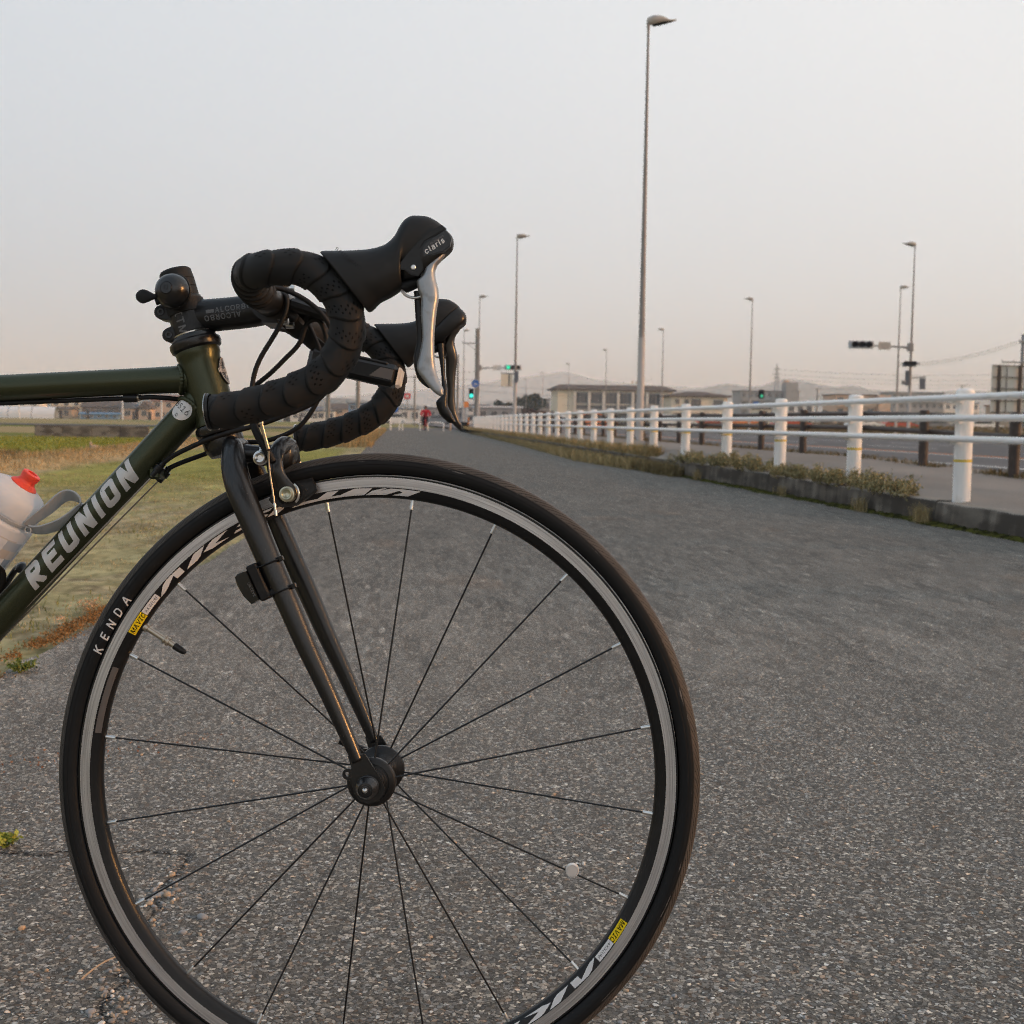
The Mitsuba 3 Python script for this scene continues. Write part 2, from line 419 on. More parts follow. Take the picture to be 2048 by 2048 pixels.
def loft(sec, n=28, k=2.4, sub=6):
    """sec: rows of (top x, top z, bottom x, bottom z, half width, centre y): superellipse rings through top and bottom, splined."""
    sec = np.asarray(sec, float)
    s = np.r_[0, np.cumsum(np.linalg.norm(np.diff((sec[:, :2] + sec[:, 2:4]) / 2, axis=0), axis=1) + 1e-6)]
    from scipy.interpolate import PchipInterpolator
    sec = PchipInterpolator(s, sec)(np.unique(np.r_[np.linspace(0, s[-1], (len(sec) - 1) * sub + 1), s]))
    a = np.arange(n) * 2 * np.pi / n
    ca, sa = np.cos(a), np.sin(a)
    e = 2 / k
    cw, sw = np.sign(ca) * np.abs(ca) ** e, np.sign(sa) * np.abs(sa) ** e
    rings = []
    for tx, tz, bx, bz, hw, cy in sec:
        c = np.array([(tx + bx) / 2, cy, (tz + bz) / 2]); up = np.array([(tx - bx) / 2, 0, (tz - bz) / 2])
        rings.append(c + sw[:, None] * up + cw[:, None] * np.array([0, hw, 0]))
    v = np.array(rings); m = len(v)
    f = grid_faces(m, n)
    v = np.vstack([v.reshape(-1, 3), v[0].mean(0), v[-1].mean(0)])
    i = np.arange(n); q = m * n; l = (m - 1) * n
    f = np.vstack([f, np.stack([i * 0 + q, (i + 1) % n, i], 1), np.stack([i * 0 + q + 1, l + i, l + (i + 1) % n], 1)])
    out = tm(v, f); out.fix_normals(); return out


def cat(*ms): return trimesh.util.concatenate([m for m in ms])


def text(s, h, depth=0.0004, bold=True, track=0.0, shear=0.0, stretch=1.0, sub=None):
    """Lettering in xy, centred on x, optionally spaced out, slanted, stretched."""
    ms, x = [], 0.0
    for ch in s:
        if ch == ' ': x += h * 0.4; continue
        g = meshkit.text_mesh(ch, h, depth, bold); w = g.bounds[1][0]
        g = tm(g.vertices + [x, 0, 0], g.faces); ms.append(g); x += w + h * (0.10 + track)
    m = cat(*ms); v = np.array(m.vertices); v[:, 0] = (v[:, 0] - (v[:, 0].min() + v[:, 0].max()) / 2) * stretch + v[:, 1] * shear
    m = tm(v, m.faces)
    if sub:
        v, f = trimesh.remesh.subdivide_to_size(m.vertices, m.faces, sub, max_iter=12); m = tm(v, f)
    return m


def poly_text(polys, depth, sub=None):
    ms = [trimesh.creation.extrude_polygon(sg.Polygon(p), depth, engine='earcut') for p in polys]
    m = cat(*ms)
    if sub: m = tm(*trimesh.remesh.subdivide_to_size(m.vertices, m.faces, sub, max_iter=12))
    return m


def add(key, mesh, mat, tw=None, smooth=30, **k):
    n, base = 0, key
    while key in scene:
        n += 1; key = f'{base}_{n:03d}'
    if isinstance(mesh, dict):
        d = {a: b for a, b in mesh.items() if a != 'to_world'}
    else:
        d = mikit.ply(mesh, mat, smooth=smooth, **k)
    if tw is not None: d['to_world'] = tw if isinstance(tw, T) else T(np.asarray(tw, float).tolist())
    scene[key] = d
    return key


THINGS = set()


def thing(name, label, cat_, group=None):
    n, key = 0, name
    while key in THINGS:
        n += 1; key = f'{name}_{n:03d}'
    THINGS.add(key)
    labels[key] = {'label': label, 'category': cat_, **({'group': group} if group else {})}
    return key


def one(name, mesh, mat, label, cat_, group=None, tw=None, smooth=30, kind=None, **k):
    key = thing(name, label, cat_, group)
    if kind: labels[key]['kind'] = kind
    add(key, mesh, mat, tw, smooth, **k)
    return key


def struct(name, mesh, mat, smooth=False, **k):
    add(name, mesh, mat, None, smooth, **k); THINGS.add(name); labels[name] = {'kind': 'structure'}


def mat4(pos=(0, 0, 0), rz=0.0, s=1.0):
    c, q = math.cos(rz) * s, math.sin(rz) * s
    return np.array([[c, -q, 0, pos[0]], [q, c, 0, pos[1]], [0, 0, s, pos[2]], [0, 0, 0, 1]])


def copy_thing(src, dst, M):
    """Every part of thing src again under dst, moved by M."""
    for k in [k for k in scene if k == src or k.startswith(src + '__')]:
        scene[dst + k[len(src):]] = {**scene[k], 'to_world': T(np.asarray(M, float).tolist())}


def sheet(x, y, zf):
    X, Y = np.meshgrid(x, y, indexing='ij')
    v = np.stack([X, Y, zf(X, Y)], -1).reshape(-1, 3)
    m = tm(v, grid_faces(len(x), len(y), False))
    if m.face_normals[:, 2].mean() < 0: m.invert()
    return m


def leaves(P, size, col, flat=0.4, up=None, rs=None, fold=False):
    """One small quad per point; col (n, 3). Returns (mesh, colours)."""
    r_ = rs or rng
    n = len(P)
    a = r_.normal(size=(n, 3)); a /= np.linalg.norm(a, axis=1, keepdims=True)
    b = r_.normal(size=(n, 3)); b -= a * (a * b).sum(1, keepdims=True); b /= np.linalg.norm(b, axis=1, keepdims=True)
    s = np.broadcast_to(size, (n,))[:, None]
    v = np.stack([P - a * s, P + b * s * flat, P + a * s, P - b * s * flat], 1).reshape(-1, 3)
    i = np.arange(n)[:, None] * 4
    f = np.vstack([i + [0, 1, 2], i + [0, 2, 3]])
    return tm(v, f), np.repeat(col, 4, axis=0)


def blades(P, h, w, col, lean=0.5, rs=None):
    """Grass blades: a bent strip of three triangles each."""
    r_ = rs or rng
    n = len(P)
    h, w = np.broadcast_to(h, (n,)), np.broadcast_to(w, (n,))
    az = r_.uniform(0, 2 * np.pi, n); d = np.stack([np.cos(az), np.sin(az), az * 0], 1); q = np.stack([-np.sin(az), np.cos(az), az * 0], 1)
    l = r_.uniform(0.1, 1.0, n) * lean
    mid = P + d * (h * l * 0.35)[:, None] + np.array([0, 0, 1]) * (h * 0.6)[:, None]
    top = P + d * (h * l)[:, None] + np.array([0, 0, 1]) * (h * np.clip(1 - 0.4 * l, 0.1, 1))[:, None]
    v = np.stack([P - q * w[:, None], P + q * w[:, None], mid - q * (w * 0.7)[:, None], mid + q * (w * 0.7)[:, None], top], 1).reshape(-1, 3)
    i = np.arange(n)[:, None] * 5
    return tm(v, np.vstack([i + [0, 1, 3], i + [0, 3, 2], i + [2, 3, 4]])), np.repeat(col, 5, axis=0)


def colors(n, a, b, rs=None):
    t = (rs or rng).uniform(0, 1, (n, 1)); return np.asarray(a) * (1 - t) + np.asarray(b) * t

# ================================================================== the setting
def path_edge(y): return np.interp(y, [-3, 3.4, 8, 18, 45, 90, 130], [-1.06, -1.05, -0.80, -0.57, -0.50, -0.10, 0.4])
def fence_x(y): return 4.20 + 0.0168 * np.maximum(y - 19, 0)
def kerb_z(y): return np.clip(0.163 + 0.006 * (np.asarray(y, float) - 7.3), 0.15, 0.205)
def walk_z(y): return np.clip(0.188 + 0.0185 * (np.asarray(y, float) - 8.77), 0.165, 0.31)


def field_h(X, Y):
    P = np.stack([X, Y, X * 0], -1)
    e = path_edge(Y)
    z = -0.012 - 0.05 * np.clip((e - X) / 2.5, 0, 1) + 0.045 * (meshkit.fbm(P * 1.3, 3, 1) - 0.5) + 0.022 * (meshkit.fbm(P * 9, 2, 2) - 0.5)
    w = X + 0.35 * (meshkit.fbm(P * 0.7, 2, 3) - 0.5)
    z += np.exp(-((w + 5.25) / 0.30) ** 2) * 0.15 * np.clip((Y - 6) / 6, 0, 1) * np.clip((46 - Y) / 6, 0, 1)
    z += np.exp(-((w + 6.75) / 0.22) ** 2) * 0.16 * np.clip((Y - 15) / 4, 0, 1) * np.clip((24 - Y) / 3, 0, 1)
    z = np.where(X > e - 0.02, -0.03, z)
    return np.where(Y > 48, -0.05 + 0.10 * (meshkit.fbm(P * 0.15, 2, 5) - 0.3), z)


struct('ground', sheet(np.r_[-6500, -900, -200, -60, 60, 200, 900, 6500], np.r_[-6500, -900, -100, -3.2, 320, 900, 2500, 6800], lambda X, Y: X * 0 - 0.16 + 0.14 * (Y > 300)), 'field_soil')
struct('field', sheet(np.r_[np.linspace(-160, -20, 24), np.linspace(-19, -9, 30), np.linspace(-8.9, -0.02, 180)], np.r_[np.linspace(-3, 1, 12), np.linspace(1.1, 16, 260), np.linspace(16.2, 60, 170), np.linspace(61, 330, 70)], field_h), 'field_soil', True)


def path_sheet():
    y = np.r_[np.linspace(-3, 12, 300), np.linspace(12.3, 130, 160)]
    e = path_edge(y) + 0.05 * (meshkit.fbm(np.stack([y * 2.2, y * 0, y * 0], -1), 4, 8) - 0.5) + 0.03 * (meshkit.fbm(np.stack([y * 13, y * 0, y * 0 + 4], -1), 2, 9) - 0.5)
    r = np.interp(y, [-3, 20, 130], [4.02, 4.02, 5.9])
    t = np.linspace(0, 1, 9)
    X = e[:, None] * (1 - t) + r[:, None] * t
    Z = np.where(t[None] < 1e-6, -0.05, 0.0) + np.zeros_like(X)
    X = np.concatenate([X[:, :1], X[:, :1] + 0.015, X[:, 1:]], 1); Z = np.concatenate([Z[:, :1], Z[:, :1] * 0 - 0.004, Z[:, 1:]], 1)
    v = np.stack([X, np.repeat(y[:, None], X.shape[1], 1), Z], -1).reshape(-1, 3)
    m = tm(v, grid_faces(len(y), X.shape[1], False))
    if m.face_normals[:, 2].mean() < 0: m.invert()
    return m


struct('path', path_sheet(), 'asphalt')


def kerb_mesh():
    """Kerb blocks of 2 m, each its own piece with an open joint."""
    out = []
    y = -1.3
    while y < 60:
        l = 2.02
        x0 = 4.0 + (fence_x(y + 1) - 4.20); z = float(kerb_z(y + 1)) + rnd.uniform(-0.003, 0.003)
        ny = 26 if y < 20 else 6
        ys = np.linspace(y + 0.006, y + l - 0.006, ny)
        prof = np.array([(0.0, -0.12), (0.004, 0.0), (0.008, z * 0.5), (0.013, z - 0.022), (0.020, z - 0.007), (0.034, z), (0.09, z + 0.001), (0.16, z), (0.16, -0.12)])
        V = np.array([[(x0 + px, yy, pz) for px, pz in prof] for yy in ys])
        n_ = meshkit.fbm(V * 6, 3, 2) - 0.5
        V[:, 1:7, 0] += n_[:, 1:7] * 0.016; V[:, 4:8, 2] += n_[:, 4:8] * 0.012
        k = len(prof); v = V.reshape(-1, 3); f = grid_faces(ny, k)
        v = np.vstack([v, V[0].mean(0), V[-1].mean(0)]); i = np.arange(k); a = ny * k
        f = np.vstack([f, np.stack([i, (i + 1) % k, i * 0 + a], 1), np.stack([(ny - 1) * k + (i + 1) % k, (ny - 1) * k + i, i * 0 + a + 1], 1)])
        m = tm(v, f); m.fix_normals(); out.append(m)
        y += l
    return out


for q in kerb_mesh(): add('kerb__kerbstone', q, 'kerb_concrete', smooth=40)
labels['kerb'] = {'kind': 'structure'}


def walk_h(X, Y):
    fx = fence_x(Y)
    return np.where(X < fx + 0.02, kerb_z(Y) - 0.004, walk_z(Y) + 0.008 * (X - fx)) + 0.006 * (meshkit.fbm(np.stack([X * 2, Y, X * 0], -1), 2, 2) - 0.5)


wy = np.r_[np.linspace(-3, 30, 80), np.linspace(31, 92, 40)]
def strip(x0, x1, nx, ys, zf, off):
    t = np.linspace(0, 1, nx); s = off(ys)
    X = s[:, None] + (x0 + (x1 - x0) * t)[None]; Y = np.repeat(ys[:, None], nx, 1)
    m = tm(np.stack([X, Y, zf(X, Y)], -1).reshape(-1, 3), grid_faces(len(ys), nx, False))
    if m.face_normals[:, 2].mean() < 0: m.invert()
    return m


struct('sidewalk', strip(-0.045, 1.92, 9, wy, walk_h, fence_x), 'walk_asphalt', True)
struct('road_edge', strip(1.92, 2.08, 2, wy, lambda X, Y: walk_z(Y) + 0.012, fence_x), 'kerb_concrete')
ROAD_Z = 0.12
struct('road', sheet(np.r_[6.0, 16, 26.5], np.r_[-20, 60, 96, 420], lambda X, Y: X * 0 + ROAD_Z), 'road_asphalt')
struct('cross_road', sheet(np.r_[-45, 6.0], np.r_[97, 112], lambda X, Y: X * 0 + 0.012), 'road_asphalt')
struct('far_verge', sheet(np.r_[26.5, 30, 60, 170], np.r_[-20, 60, 150, 420], lambda X, Y: X * 0 + 0.22), 'field_soil')
mk = []
for x in (9.3, 15.6, 19.2):
    for k in range(26): mk.append(cbox((x, 12 + k * 10.0 + (x * 3) % 7, ROAD_Z + 0.004), (0.14, 5.0, 0.003)))
for x in (6.75, 25.7): mk.append(cbox((x, 150, ROAD_Z + 0.004), (0.15, 330, 0.003)))
for i, m in enumerate(mk): add('road__lane_marking', m, 'sign_white', smooth=False)
for x in (12.3, 12.75): add('road__centre_line', cbox((x, 150, ROAD_Z + 0.004), (0.14, 330, 0.003)), 'sign_orange' if x > 12.5 else 'sign_white', smooth=False)


# hills, far away behind the air
def ridge(name, y, prof, depth, seed):
    xs = np.linspace(prof[0][0], prof[-1][0], 120); top = np.interp(xs, *zip(*prof))
    top = top * (1 + 0.05 * (meshkit.fbm(np.stack([xs / 40, xs * 0, xs * 0], -1), 4, seed) - 0.5))
    rows = []
    for t in np.linspace(0, 1, 14):
        yy = y - depth * (1 - t); h = top * t ** 1.4
        P = np.stack([xs, xs * 0 + yy, h], -1); P[:, 2] += (h * 0.16 * (meshkit.fbm(P / 90, 3, seed) - 0.5)) * (1 - t ** 6)
        rows.append(P)
    rows.append(np.stack([xs, xs * 0 + y + depth, xs * 0 - 5], -1)); rows[0][:, 2] = -5
    m = tm(np.array(rows).reshape(-1, 3), grid_faces(len(rows), len(xs), False))
    if m.face_normals[:, 2].mean() < 0: m.invert()
    struct(name, m, 'hill_forest', True)


ridge('hill', 3000, [(-200, 5), (300, 55), (640, 78), (748, 87), (820, 102), (882, 95), (909, 97), (958, 114.5), (1006, 114), (1070, 102), (1105, 99), (1143, 104), (1186, 93), (1271, 90), (1500, 96), (1800, 80), (2300, 40)], 500, 3)
ridge('hill_001', 5000, [(-900, 20), (200, 130), (570, 184), (694, 206), (848, 175), (988, 161), (1500, 140), (2500, 60)], 900, 5)
ridge('hill_002', 1700, [(-1300, 8), (-820, 22), (-500, 31), (-310, 34), (-180, 26), (-60, 30), (40, 22), (160, 9)], 250, 8)

# ================================================================== white pipe fence
NP, SP, Y0 = 31, 2.14, 8.77
F1 = thing('white_pipe_fence', 'white painted pipe fence of round posts and three rails on the kerb beside the path', 'fence')
for k in range(-2, NP):
    y = Y0 + SP * k; x = float(fence_x(y)); zb, zt = float(walk_z(y)) - 0.03, 0.989
    post = lathe([(0.0635, zb), (0.0635, zt - 0.035), (0.0645, zt - 0.034), (0.0655, zt - 0.012), (0.060, zt - 0.004), (0.045, zt + 0.003), (0.0, zt + 0.006)], 32 if k < 8 else 16)
    x += rnd.uniform(-.006, .006)
    add(F1 + '__post', put(post, mat4((x, y, 0))), 'fence_white', smooth=40)
    if k < 14: add(F1 + '__yellow_band', put(lathe([(0.0638, zb + 0.30), (0.0655, zb + 0.302), (0.0655, zb + 0.318), (0.0638, zb + 0.320)], 32), mat4((x, y, 0))), 'yellow_band')
    if k < 12:
        br = []
        for zr in (0.925, 0.777, 0.628):
            br.append(cbox((x - 0.074, y, zr - 0.004), (0.030, 0.16, 0.045), 0.006))
            for s in (-1, 1): br.append(cbox((x - 0.062, y + 0.055 * s, zr - 0.030), (0.03, 0.014, 0.020), 0.003))
        add(F1 + '__rail_bracket', cat(*br), 'fence_white')
ys = np.arange(Y0 - 2.4 * SP, Y0 + (NP - 0.7) * SP, 0.5 * SP)
for zr in (0.925, 0.777, 0.628):
    for seg in range(0, len(ys) - 1, 6):
        yy = ys[seg:seg + 7]
        add(F1 + '__rail', tube(np.stack([fence_x(yy) - 0.105, yy, yy * 0 + zr], 1), 0.0245, 16), 'fence_white', smooth=40)
        if seg < 24: add(F1 + '__rail_sleeve', tube(np.stack([fence_x(yy[:1].repeat(2)) - 0.105, yy[0] + np.array([-0.075, 0.075]), [zr, zr]], 1), 0.0262, 16), 'fence_white', smooth=40)

# brown guard rail along the carriageway
F2 = thing('brown_guard_fence', 'dark brown pipe fence of round posts between the sidewalk and the road', 'fence')
for k in range(-3, 30):
    y = 9.3 + 2.02 * k; x = float(fence_x(y)) + 1.72; zb = float(walk_z(y)) - 0.03; zt = zb + 0.66
    add(F2 + '__post', put(lathe([(0.052, zb), (0.052, zt - 0.01), (0.046, zt), (0, zt + 0.003)], 20), mat4((x, y, 0))), 'fence_brown', smooth=40)
    if k < 14: add(F2 + '__rail_bracket', cat(*[cbox((x + 0.052, y, zb + h), (0.05, 0.10, 0.05), 0.008) for h in (0.60, 0.42)]), 'fence_brown')
ys = np.arange(3.2, 70, 2.02)
for h in (0.60, 0.42):
    for seg in range(0, len(ys) - 1, 4):
        yy = ys[seg:seg + 5]
        add(F2 + '__rail', tube(np.stack([fence_x(yy) + 1.80, yy, walk_z(yy) + h - 0.03], 1), 0.030, 12), 'fence_brown', smooth=40)

# ================================================================== street lamps
def lamp_parts(key, M, h=9.6, head=1):
    add(key + '__lower_pole', lathe([(0.105, -0.25), (0.088, 0.0), (0.082, 2.38), (0.079, 2.44)], 20), 'lamp_lower', M)
    add(key + '__upper_pole', lathe([(0.074, 2.43), (0.070, 2.5), (0.026, h - 0.12), (0.026, h - 0.05)], 20), 'lamp_upper', M)
    add(key + '__collar', lathe([(0.027, h - 0.16), (0.036, h - 0.13), (0.038, h - 0.02), (0.03, h)], 16), 'lamp_upper', M)
    s = np.linspace(0, 1, 9)
    sec = [(head * (-0.03 + 0.68 * t), h + 0.02 + 0.09 * t + 0.15 * math.sin(min(t * 1.25 + 0.12, 1) * math.pi) ** 0.6 * (1 - 0.45 * t), head * (-0.03 + 0.68 * t), h - 0.05 + 0.13 * t ** 1.5, max(0.012, 0.12 * math.sin(min(0.14 + t * 0.86, 0.985) * math.pi) ** 0.5), 0) for t in s]
    add(key + '__lamp_head', loft(sec, 20, 2.2, 3), 'lamp_casing', M, 45)
    sec = [(head * (0.10 + 0.46 * t), h - 0.03 + 0.11 * t, head * (0.10 + 0.46 * t), h - 0.085 + 0.13 * t, max(0.02, 0.085 * math.sin((0.12 + 0.76 * t) * math.pi)), 0) for t in s]
    add(key + '__lamp_glass', loft(sec, 16, 2.2, 2), 'signal_dark', M, 45)


LAMPS = [(5.91, 28.94, 1, 0.28, 'tall grey street lamp behind the white fence, the nearest and tallest in view', None),
         (6.40, 62.6, 1, 0.28, 'street lamp pole carrying the back of a road sign halfway up', None),
         (6.78, 92.94, 1, 0.28, 'street lamp pole that carries the arm with the green traffic signal', None),
         (7.70, 126.5, 1, 0.2, 'thin street lamp left of the wooden utility pole with crossarm', None),
         (26.17, 60.85, -1, 0.2, 'tall street lamp at the right carrying the unlit three-lens traffic signal', None),
         (33.25, 79.3, 1, 0.2, 'slim street lamp just left of the pole with the unlit traffic signal', None),
         (26.29, 89.15, -1, 0.2, 'street lamp in front of the gap between school annex and grey apartment block', None),
         (26.52, 119.5, -1, 0.2, 'street lamp rising in front of the right end of the school building', None),
         (27.12, 154.3, -1, 0.2, 'street lamp in front of the second school window bay', None),
         (27.98, 192.4, -1, 0.2, 'small far street lamp in front of the blank left wall of the school', None),
         (28.47, 228.6, -1, 0.2, 'tiny far street lamp just left of the school', None),
         (29.41, 264.3, -1, 0.2, 'tiny farthest street lamp beside the dark round tree', None)]
PROTO = {}
for i, (x, y, hd, z, lab, g) in enumerate(LAMPS):
    k = thing('street_lamp', lab, 'street lamp', 'street lamps along the road')
    a = rnd.uniform(-0.05, 0.05)
    M = mat4((x, y, z), a)
    if hd not in PROTO:
        lamp_parts(k, M, 9.6, hd); PROTO[hd] = k
    else: copy_thing(PROTO[hd], k, M)

# ================================================================== signals, signs and poles
def signal_head(key, x, y, z, lit):
    """Row of three lenses on a horizontal housing that faces the viewer (-y)."""
    add(key + '__housing', cbox((x, y, z), (1.30, 0.16, 0.40), 0.04), 'signal_grey')
    for k in range(3):
        c = (x + (k - 1) * 0.36, y - 0.085, z)
        on = lit == k
        lens = put(lathe([(0.145, 0.0), (0.09, 0.009), (0.0, 0.012)], 24), axis_m(c, (0, -1, 0)))
        if on: add(key + '__lens_green', lens, 'signal_dark', smooth=True, emitter={'type': 'area', 'radiance': rgb((0.004, 0.085, 0.045))})
        else: add(key + '__lens', lens, 'signal_dark', smooth=True)
        a = np.linspace(-0.25 * np.pi, 1.25 * np.pi, 18)
        ring = np.array([[(c[0] + r * math.cos(q), c[1] - d, z + r * math.sin(q)) for q in a] for r, d in ((0.150, 0.0), (0.148, 0.16), (0.154, 0.16), (0.156, 0.0))])
        add(key + '__visor', tm(ring.reshape(-1, 3), grid_faces(4, len(a), False)), 'signal_dark', smooth=40)


def signal_arm(name, x0, x1, y, z, hx, lit, sx, lab, dx):
    k = thing(name, lab, 'traffic light')
    add(k + '__arm', tube([(x0, y - 0.05, z - 0.05), (x0 + dx * 0.5, y - 0.05, z), (x1, y - 0.05, z + 0.05)], [0.075, 0.05, 0.035], 10), 'lamp_upper')
    add(k + '__clamp', cbox((x0, y, z), (0.26, 0.26, 0.42), 0.03), 'lamp_upper')
    signal_head(k, hx, y - 0.10, z + 0.07, lit)
    p = thing('place_name_sign', f'small pale {"place name" if lit is None else "intersection name"} plate hanging on the {"unlit" if lit is None else "green"} traffic signal arm', 'sign')
    add(p + '__plate', cbox((sx, y - 0.14, z + 0.03), (0.62, 0.02, 0.38), 0.004), 'sign_white' if lit is not None else 'lamp_casing')
    add(p + '__lettering', cat(*[cbox((sx + dx_, y - 0.152, z + dz_ + 0.03), (w_, 0.004, h_)) for dx_, dz_, w_, h_ in ((-0.13, 0.06, 0.16, 0.02), (-0.13, 0.0, 0.14, 0.02), (-0.13, 0.03, 0.02, 0.14), (0.12, 0.06, 0.15, 0.02), (0.12, 0.03, 0.02, 0.15), (0.13, -0.02, 0.17, 0.02), (0.0, -0.11, 0.4, 0.025))]), 'steel_grey')


signal_arm('traffic_light', 6.84, 9.3, 92.94, 4.69, 9.31, 0, 8.13, 'horizontal traffic signal showing green on an arm from the left lamp pole', 1)
signal_arm('traffic_light', 26.12, 23.2, 60.85, 4.75, 23.53, None, 24.72, 'horizontal traffic signal with three dark lenses on an arm at the right', -1)

PS = thing('pedestrian_signal', 'small pedestrian signal glowing blue-green beside the utility pole', 'pedestrian signal')
add(PS + '__bracket', tube([(6.9, 92.9, 3.13), (6.0, 92.85, 3.12)], 0.03, 8), 'steel_grey')
add(PS + '__housing', cbox((6.23, 92.75, 2.76), (0.34, 0.2, 0.74), 0.03), 'signal_dark')
add(PS + '__green_lamp', put(lathe([(0.15, 0), (0.12, 0.008), (0, 0.01)], 20), axis_m((6.23, 92.63, 2.62), (0, -1, 0))), 'signal_dark', smooth=True, emitter={'type': 'area', 'radiance': rgb((0.006, 0.12, 0.095))})
add(PS + '__red_lamp', put(lathe([(0.15, 0), (0.12, 0.008), (0, 0.01)], 20), axis_m((6.23, 92.63, 2.94), (0, -1, 0))), 'signal_dark', smooth=True)
BS = thing('round_blue_sign', 'round blue road sign above the pedestrian signal', 'sign')
add(BS + '__plate', put(lathe([(0, 0.012), (0.28, 0.012), (0.30, 0.0), (0.28, -0.012), (0, -0.012)], 32), axis_m((6.52, 92.7, 3.52), (0, -1, 0))), 'sign_blue')
add(BS + '__symbol', cat(*[cbox((6.52 + a, 92.684, 3.52 + b), s) for a, b, s in ((-0.06, 0.05, (0.05, 0.004, 0.14)), (-0.06, -0.08, (0.10, 0.004, 0.06)), (0.08, 0.03, (0.08, 0.004, 0.05)), (0.08, -0.06, (0.12, 0.004, 0.08)))]), 'sign_white')
add(BS + '__rim', put(lathe([(0.285, 0.015), (0.305, 0.015), (0.305, -0.015), (0.285, -0.015)], 32, True), axis_m((6.52, 92.7, 3.52), (0, -1, 0))), 'sign_white')
GS = thing('traffic_light', 'pedestrian signal showing green low at the foot of the grey apartment block', 'pedestrian signal')
add(GS + '__housing', cbox((27.1, 89.0, 3.0), (0.36, 0.2, 0.66), 0.03), 'signal_dark')
add(GS + '__green_lamp', put(lathe([(0.11, 0), (0.09, 0.008), (0, 0.01)], 20), axis_m((27.1, 88.88, 2.87), (0, -1, 0))), 'signal_dark', smooth=True, emitter={'type': 'area', 'radiance': rgb((0.003, 0.05, 0.026))})
add(GS + '__bracket', tube([(26.3, 89.1, 3.2), (27.1, 89.0, 3.2)], 0.03, 8), 'steel_grey')
add(GS + '__blue_plate', cbox((26.72, 88.95, 2.25), (0.42, 0.02, 0.40)), 'sign_blue')

SB = thing('road_sign_back', 'pale back of a hanging road sign with dark bar on the second lamp pole', 'sign')
add(SB + '__bracket', tube([(6.45, 62.6, 3.12), (5.66, 62.5, 3.14)], 0.035, 8), 'steel_grey')
add(SB + '__panel', cbox((5.97, 62.5, 2.79), (0.58, 0.02, 0.60), 0.004), 'wall_cream')
add(SB + '__bar', cbox((6.08, 62.482, 2.79), (0.055, 0.016, 0.62)), 'fence_brown')
SB2 = thing('signal_control_box', 'grey cabinet strapped to the second lamp pole above the white fence', 'cabinet')
add(SB2 + '__box', cbox((6.46, 62.47, 2.97), (0.17, 0.16, 0.55), 0.02), 'roof_bluegrey')
add(SB2 + '__strap', cbox((6.44, 62.55, 3.1), (0.2, 0.24, 0.03)), 'steel_grey')

SG2 = thing('traffic_light', 'row of small lenses seen side on left of the right signal pole', 'traffic light')
add(SG2 + '__housing', cbox((26.0, 60.6, 3.88), (0.62, 0.34, 0.22), 0.03), 'roof_bluegrey')
for q in range(3): add(SG2 + '__visor', tube([(25.72 + q * 0.2, 60.42, 3.95), (25.72 + q * 0.2, 60.18, 3.93)], [0.085, 0.09], 12), 'signal_dark')
add(SG2 + '__bracket', tube([(26.2, 60.8, 3.93), (26.62, 60.8, 3.95)], 0.045, 8), 'steel_grey')
CYL = thing('hanging_sign', 'blue-grey hanging road sign seen from behind on the right signal pole', 'sign')
add(CYL + '__bracket', tube([(26.15, 60.85, 3.2), (26.97, 60.8, 3.28)], 0.035, 8), 'steel_grey')
add(CYL + '__panel', cbox((26.78, 60.75, 2.93), (0.30, 0.05, 0.55), 0.01), 'roof_bluegrey')
CB3 = thing('signal_control_box', 'pale blue-grey cabinet strapped to the right signal pole', 'cabinet')
add(CB3 + '__box', cbox((25.98, 60.75, 3.2), (0.17, 0.2, 0.75), 0.02), 'roof_bluegrey')
add(CB3 + '__speaker', put(lathe([(0.03, 0), (0.05, 0.1), (0.11, 0.2)], 16), axis_m((25.9, 60.7, 3.0), (-1, -0.4, -0.2))), 'steel_grey')


def utility_pole(x, y, h, lab, arm=None, r=0.15, mat='pole_concrete', z0=0.0):
    k = thing('utility_pole', lab, 'utility pole')
    add(k + '__pole', lathe([(r, z0 - 0.3), (r * 0.72, h)], 14), mat, mat4((x, y, 0)))
    for (ax0, ax1, az, brace) in arm or ():
        add(k + '__crossarm', cbox((x + (ax0 + ax1) / 2, y - r - 0.03, az), (abs(ax1 - ax0), 0.09, 0.09)), 'steel_grey')
        for q in np.linspace(ax0, ax1, 3): add(k + '__insulator', put(lathe([(0.03, 0), (0.055, 0.03), (0.03, 0.07), (0.05, 0.1), (0, 0.13)], 10), mat4((x + q, y - r - 0.03, az + 0.045))), 'sign_white')
        if brace: add(k + '__brace', tube([(x + brace, y - r - 0.03, az - 0.05), (x, y - r, az - 0.6)], 0.025, 6), 'steel_grey')
    return k


utility_pole(7.0, 98, 7.95, 'brown weathered utility pole with a one-sided crossarm beside the left signal', [(-1.17, 0.08, 6.78, -0.8)], 0.19, 'pole_concrete')
utility_pole(7.7, 137, 7.96, 'thin far utility pole left of the lamp behind the brake lever', [(-0.35, 0.2, 6.81, 0)], 0.14)
utility_pole(-2.15, 95, 8.2, 'pale concrete utility pole rising behind the bicycle lamp', [(-0.9, 0.9, 7.6, 0)], 0.17)
utility_pole(-4.35, 95, 7.6, 'grey utility pole seen between the bar drop and the brake hose', [(-0.8, 0.8, 7.0, 0)], 0.14)
utility_pole(70.3, 200, 7.05, 'dark utility pole with double crossarm in front of the pink apartment house', [(-0.6, 0.6, 6.9, 0), (-0.5, 0.5, 5.7, 0)], 0.15)
utility_pole(95, 200, 8.0, 'small dark utility pole behind the nearest white post', [(-0.7, 0.7, 7.8, 0)], 0.14)
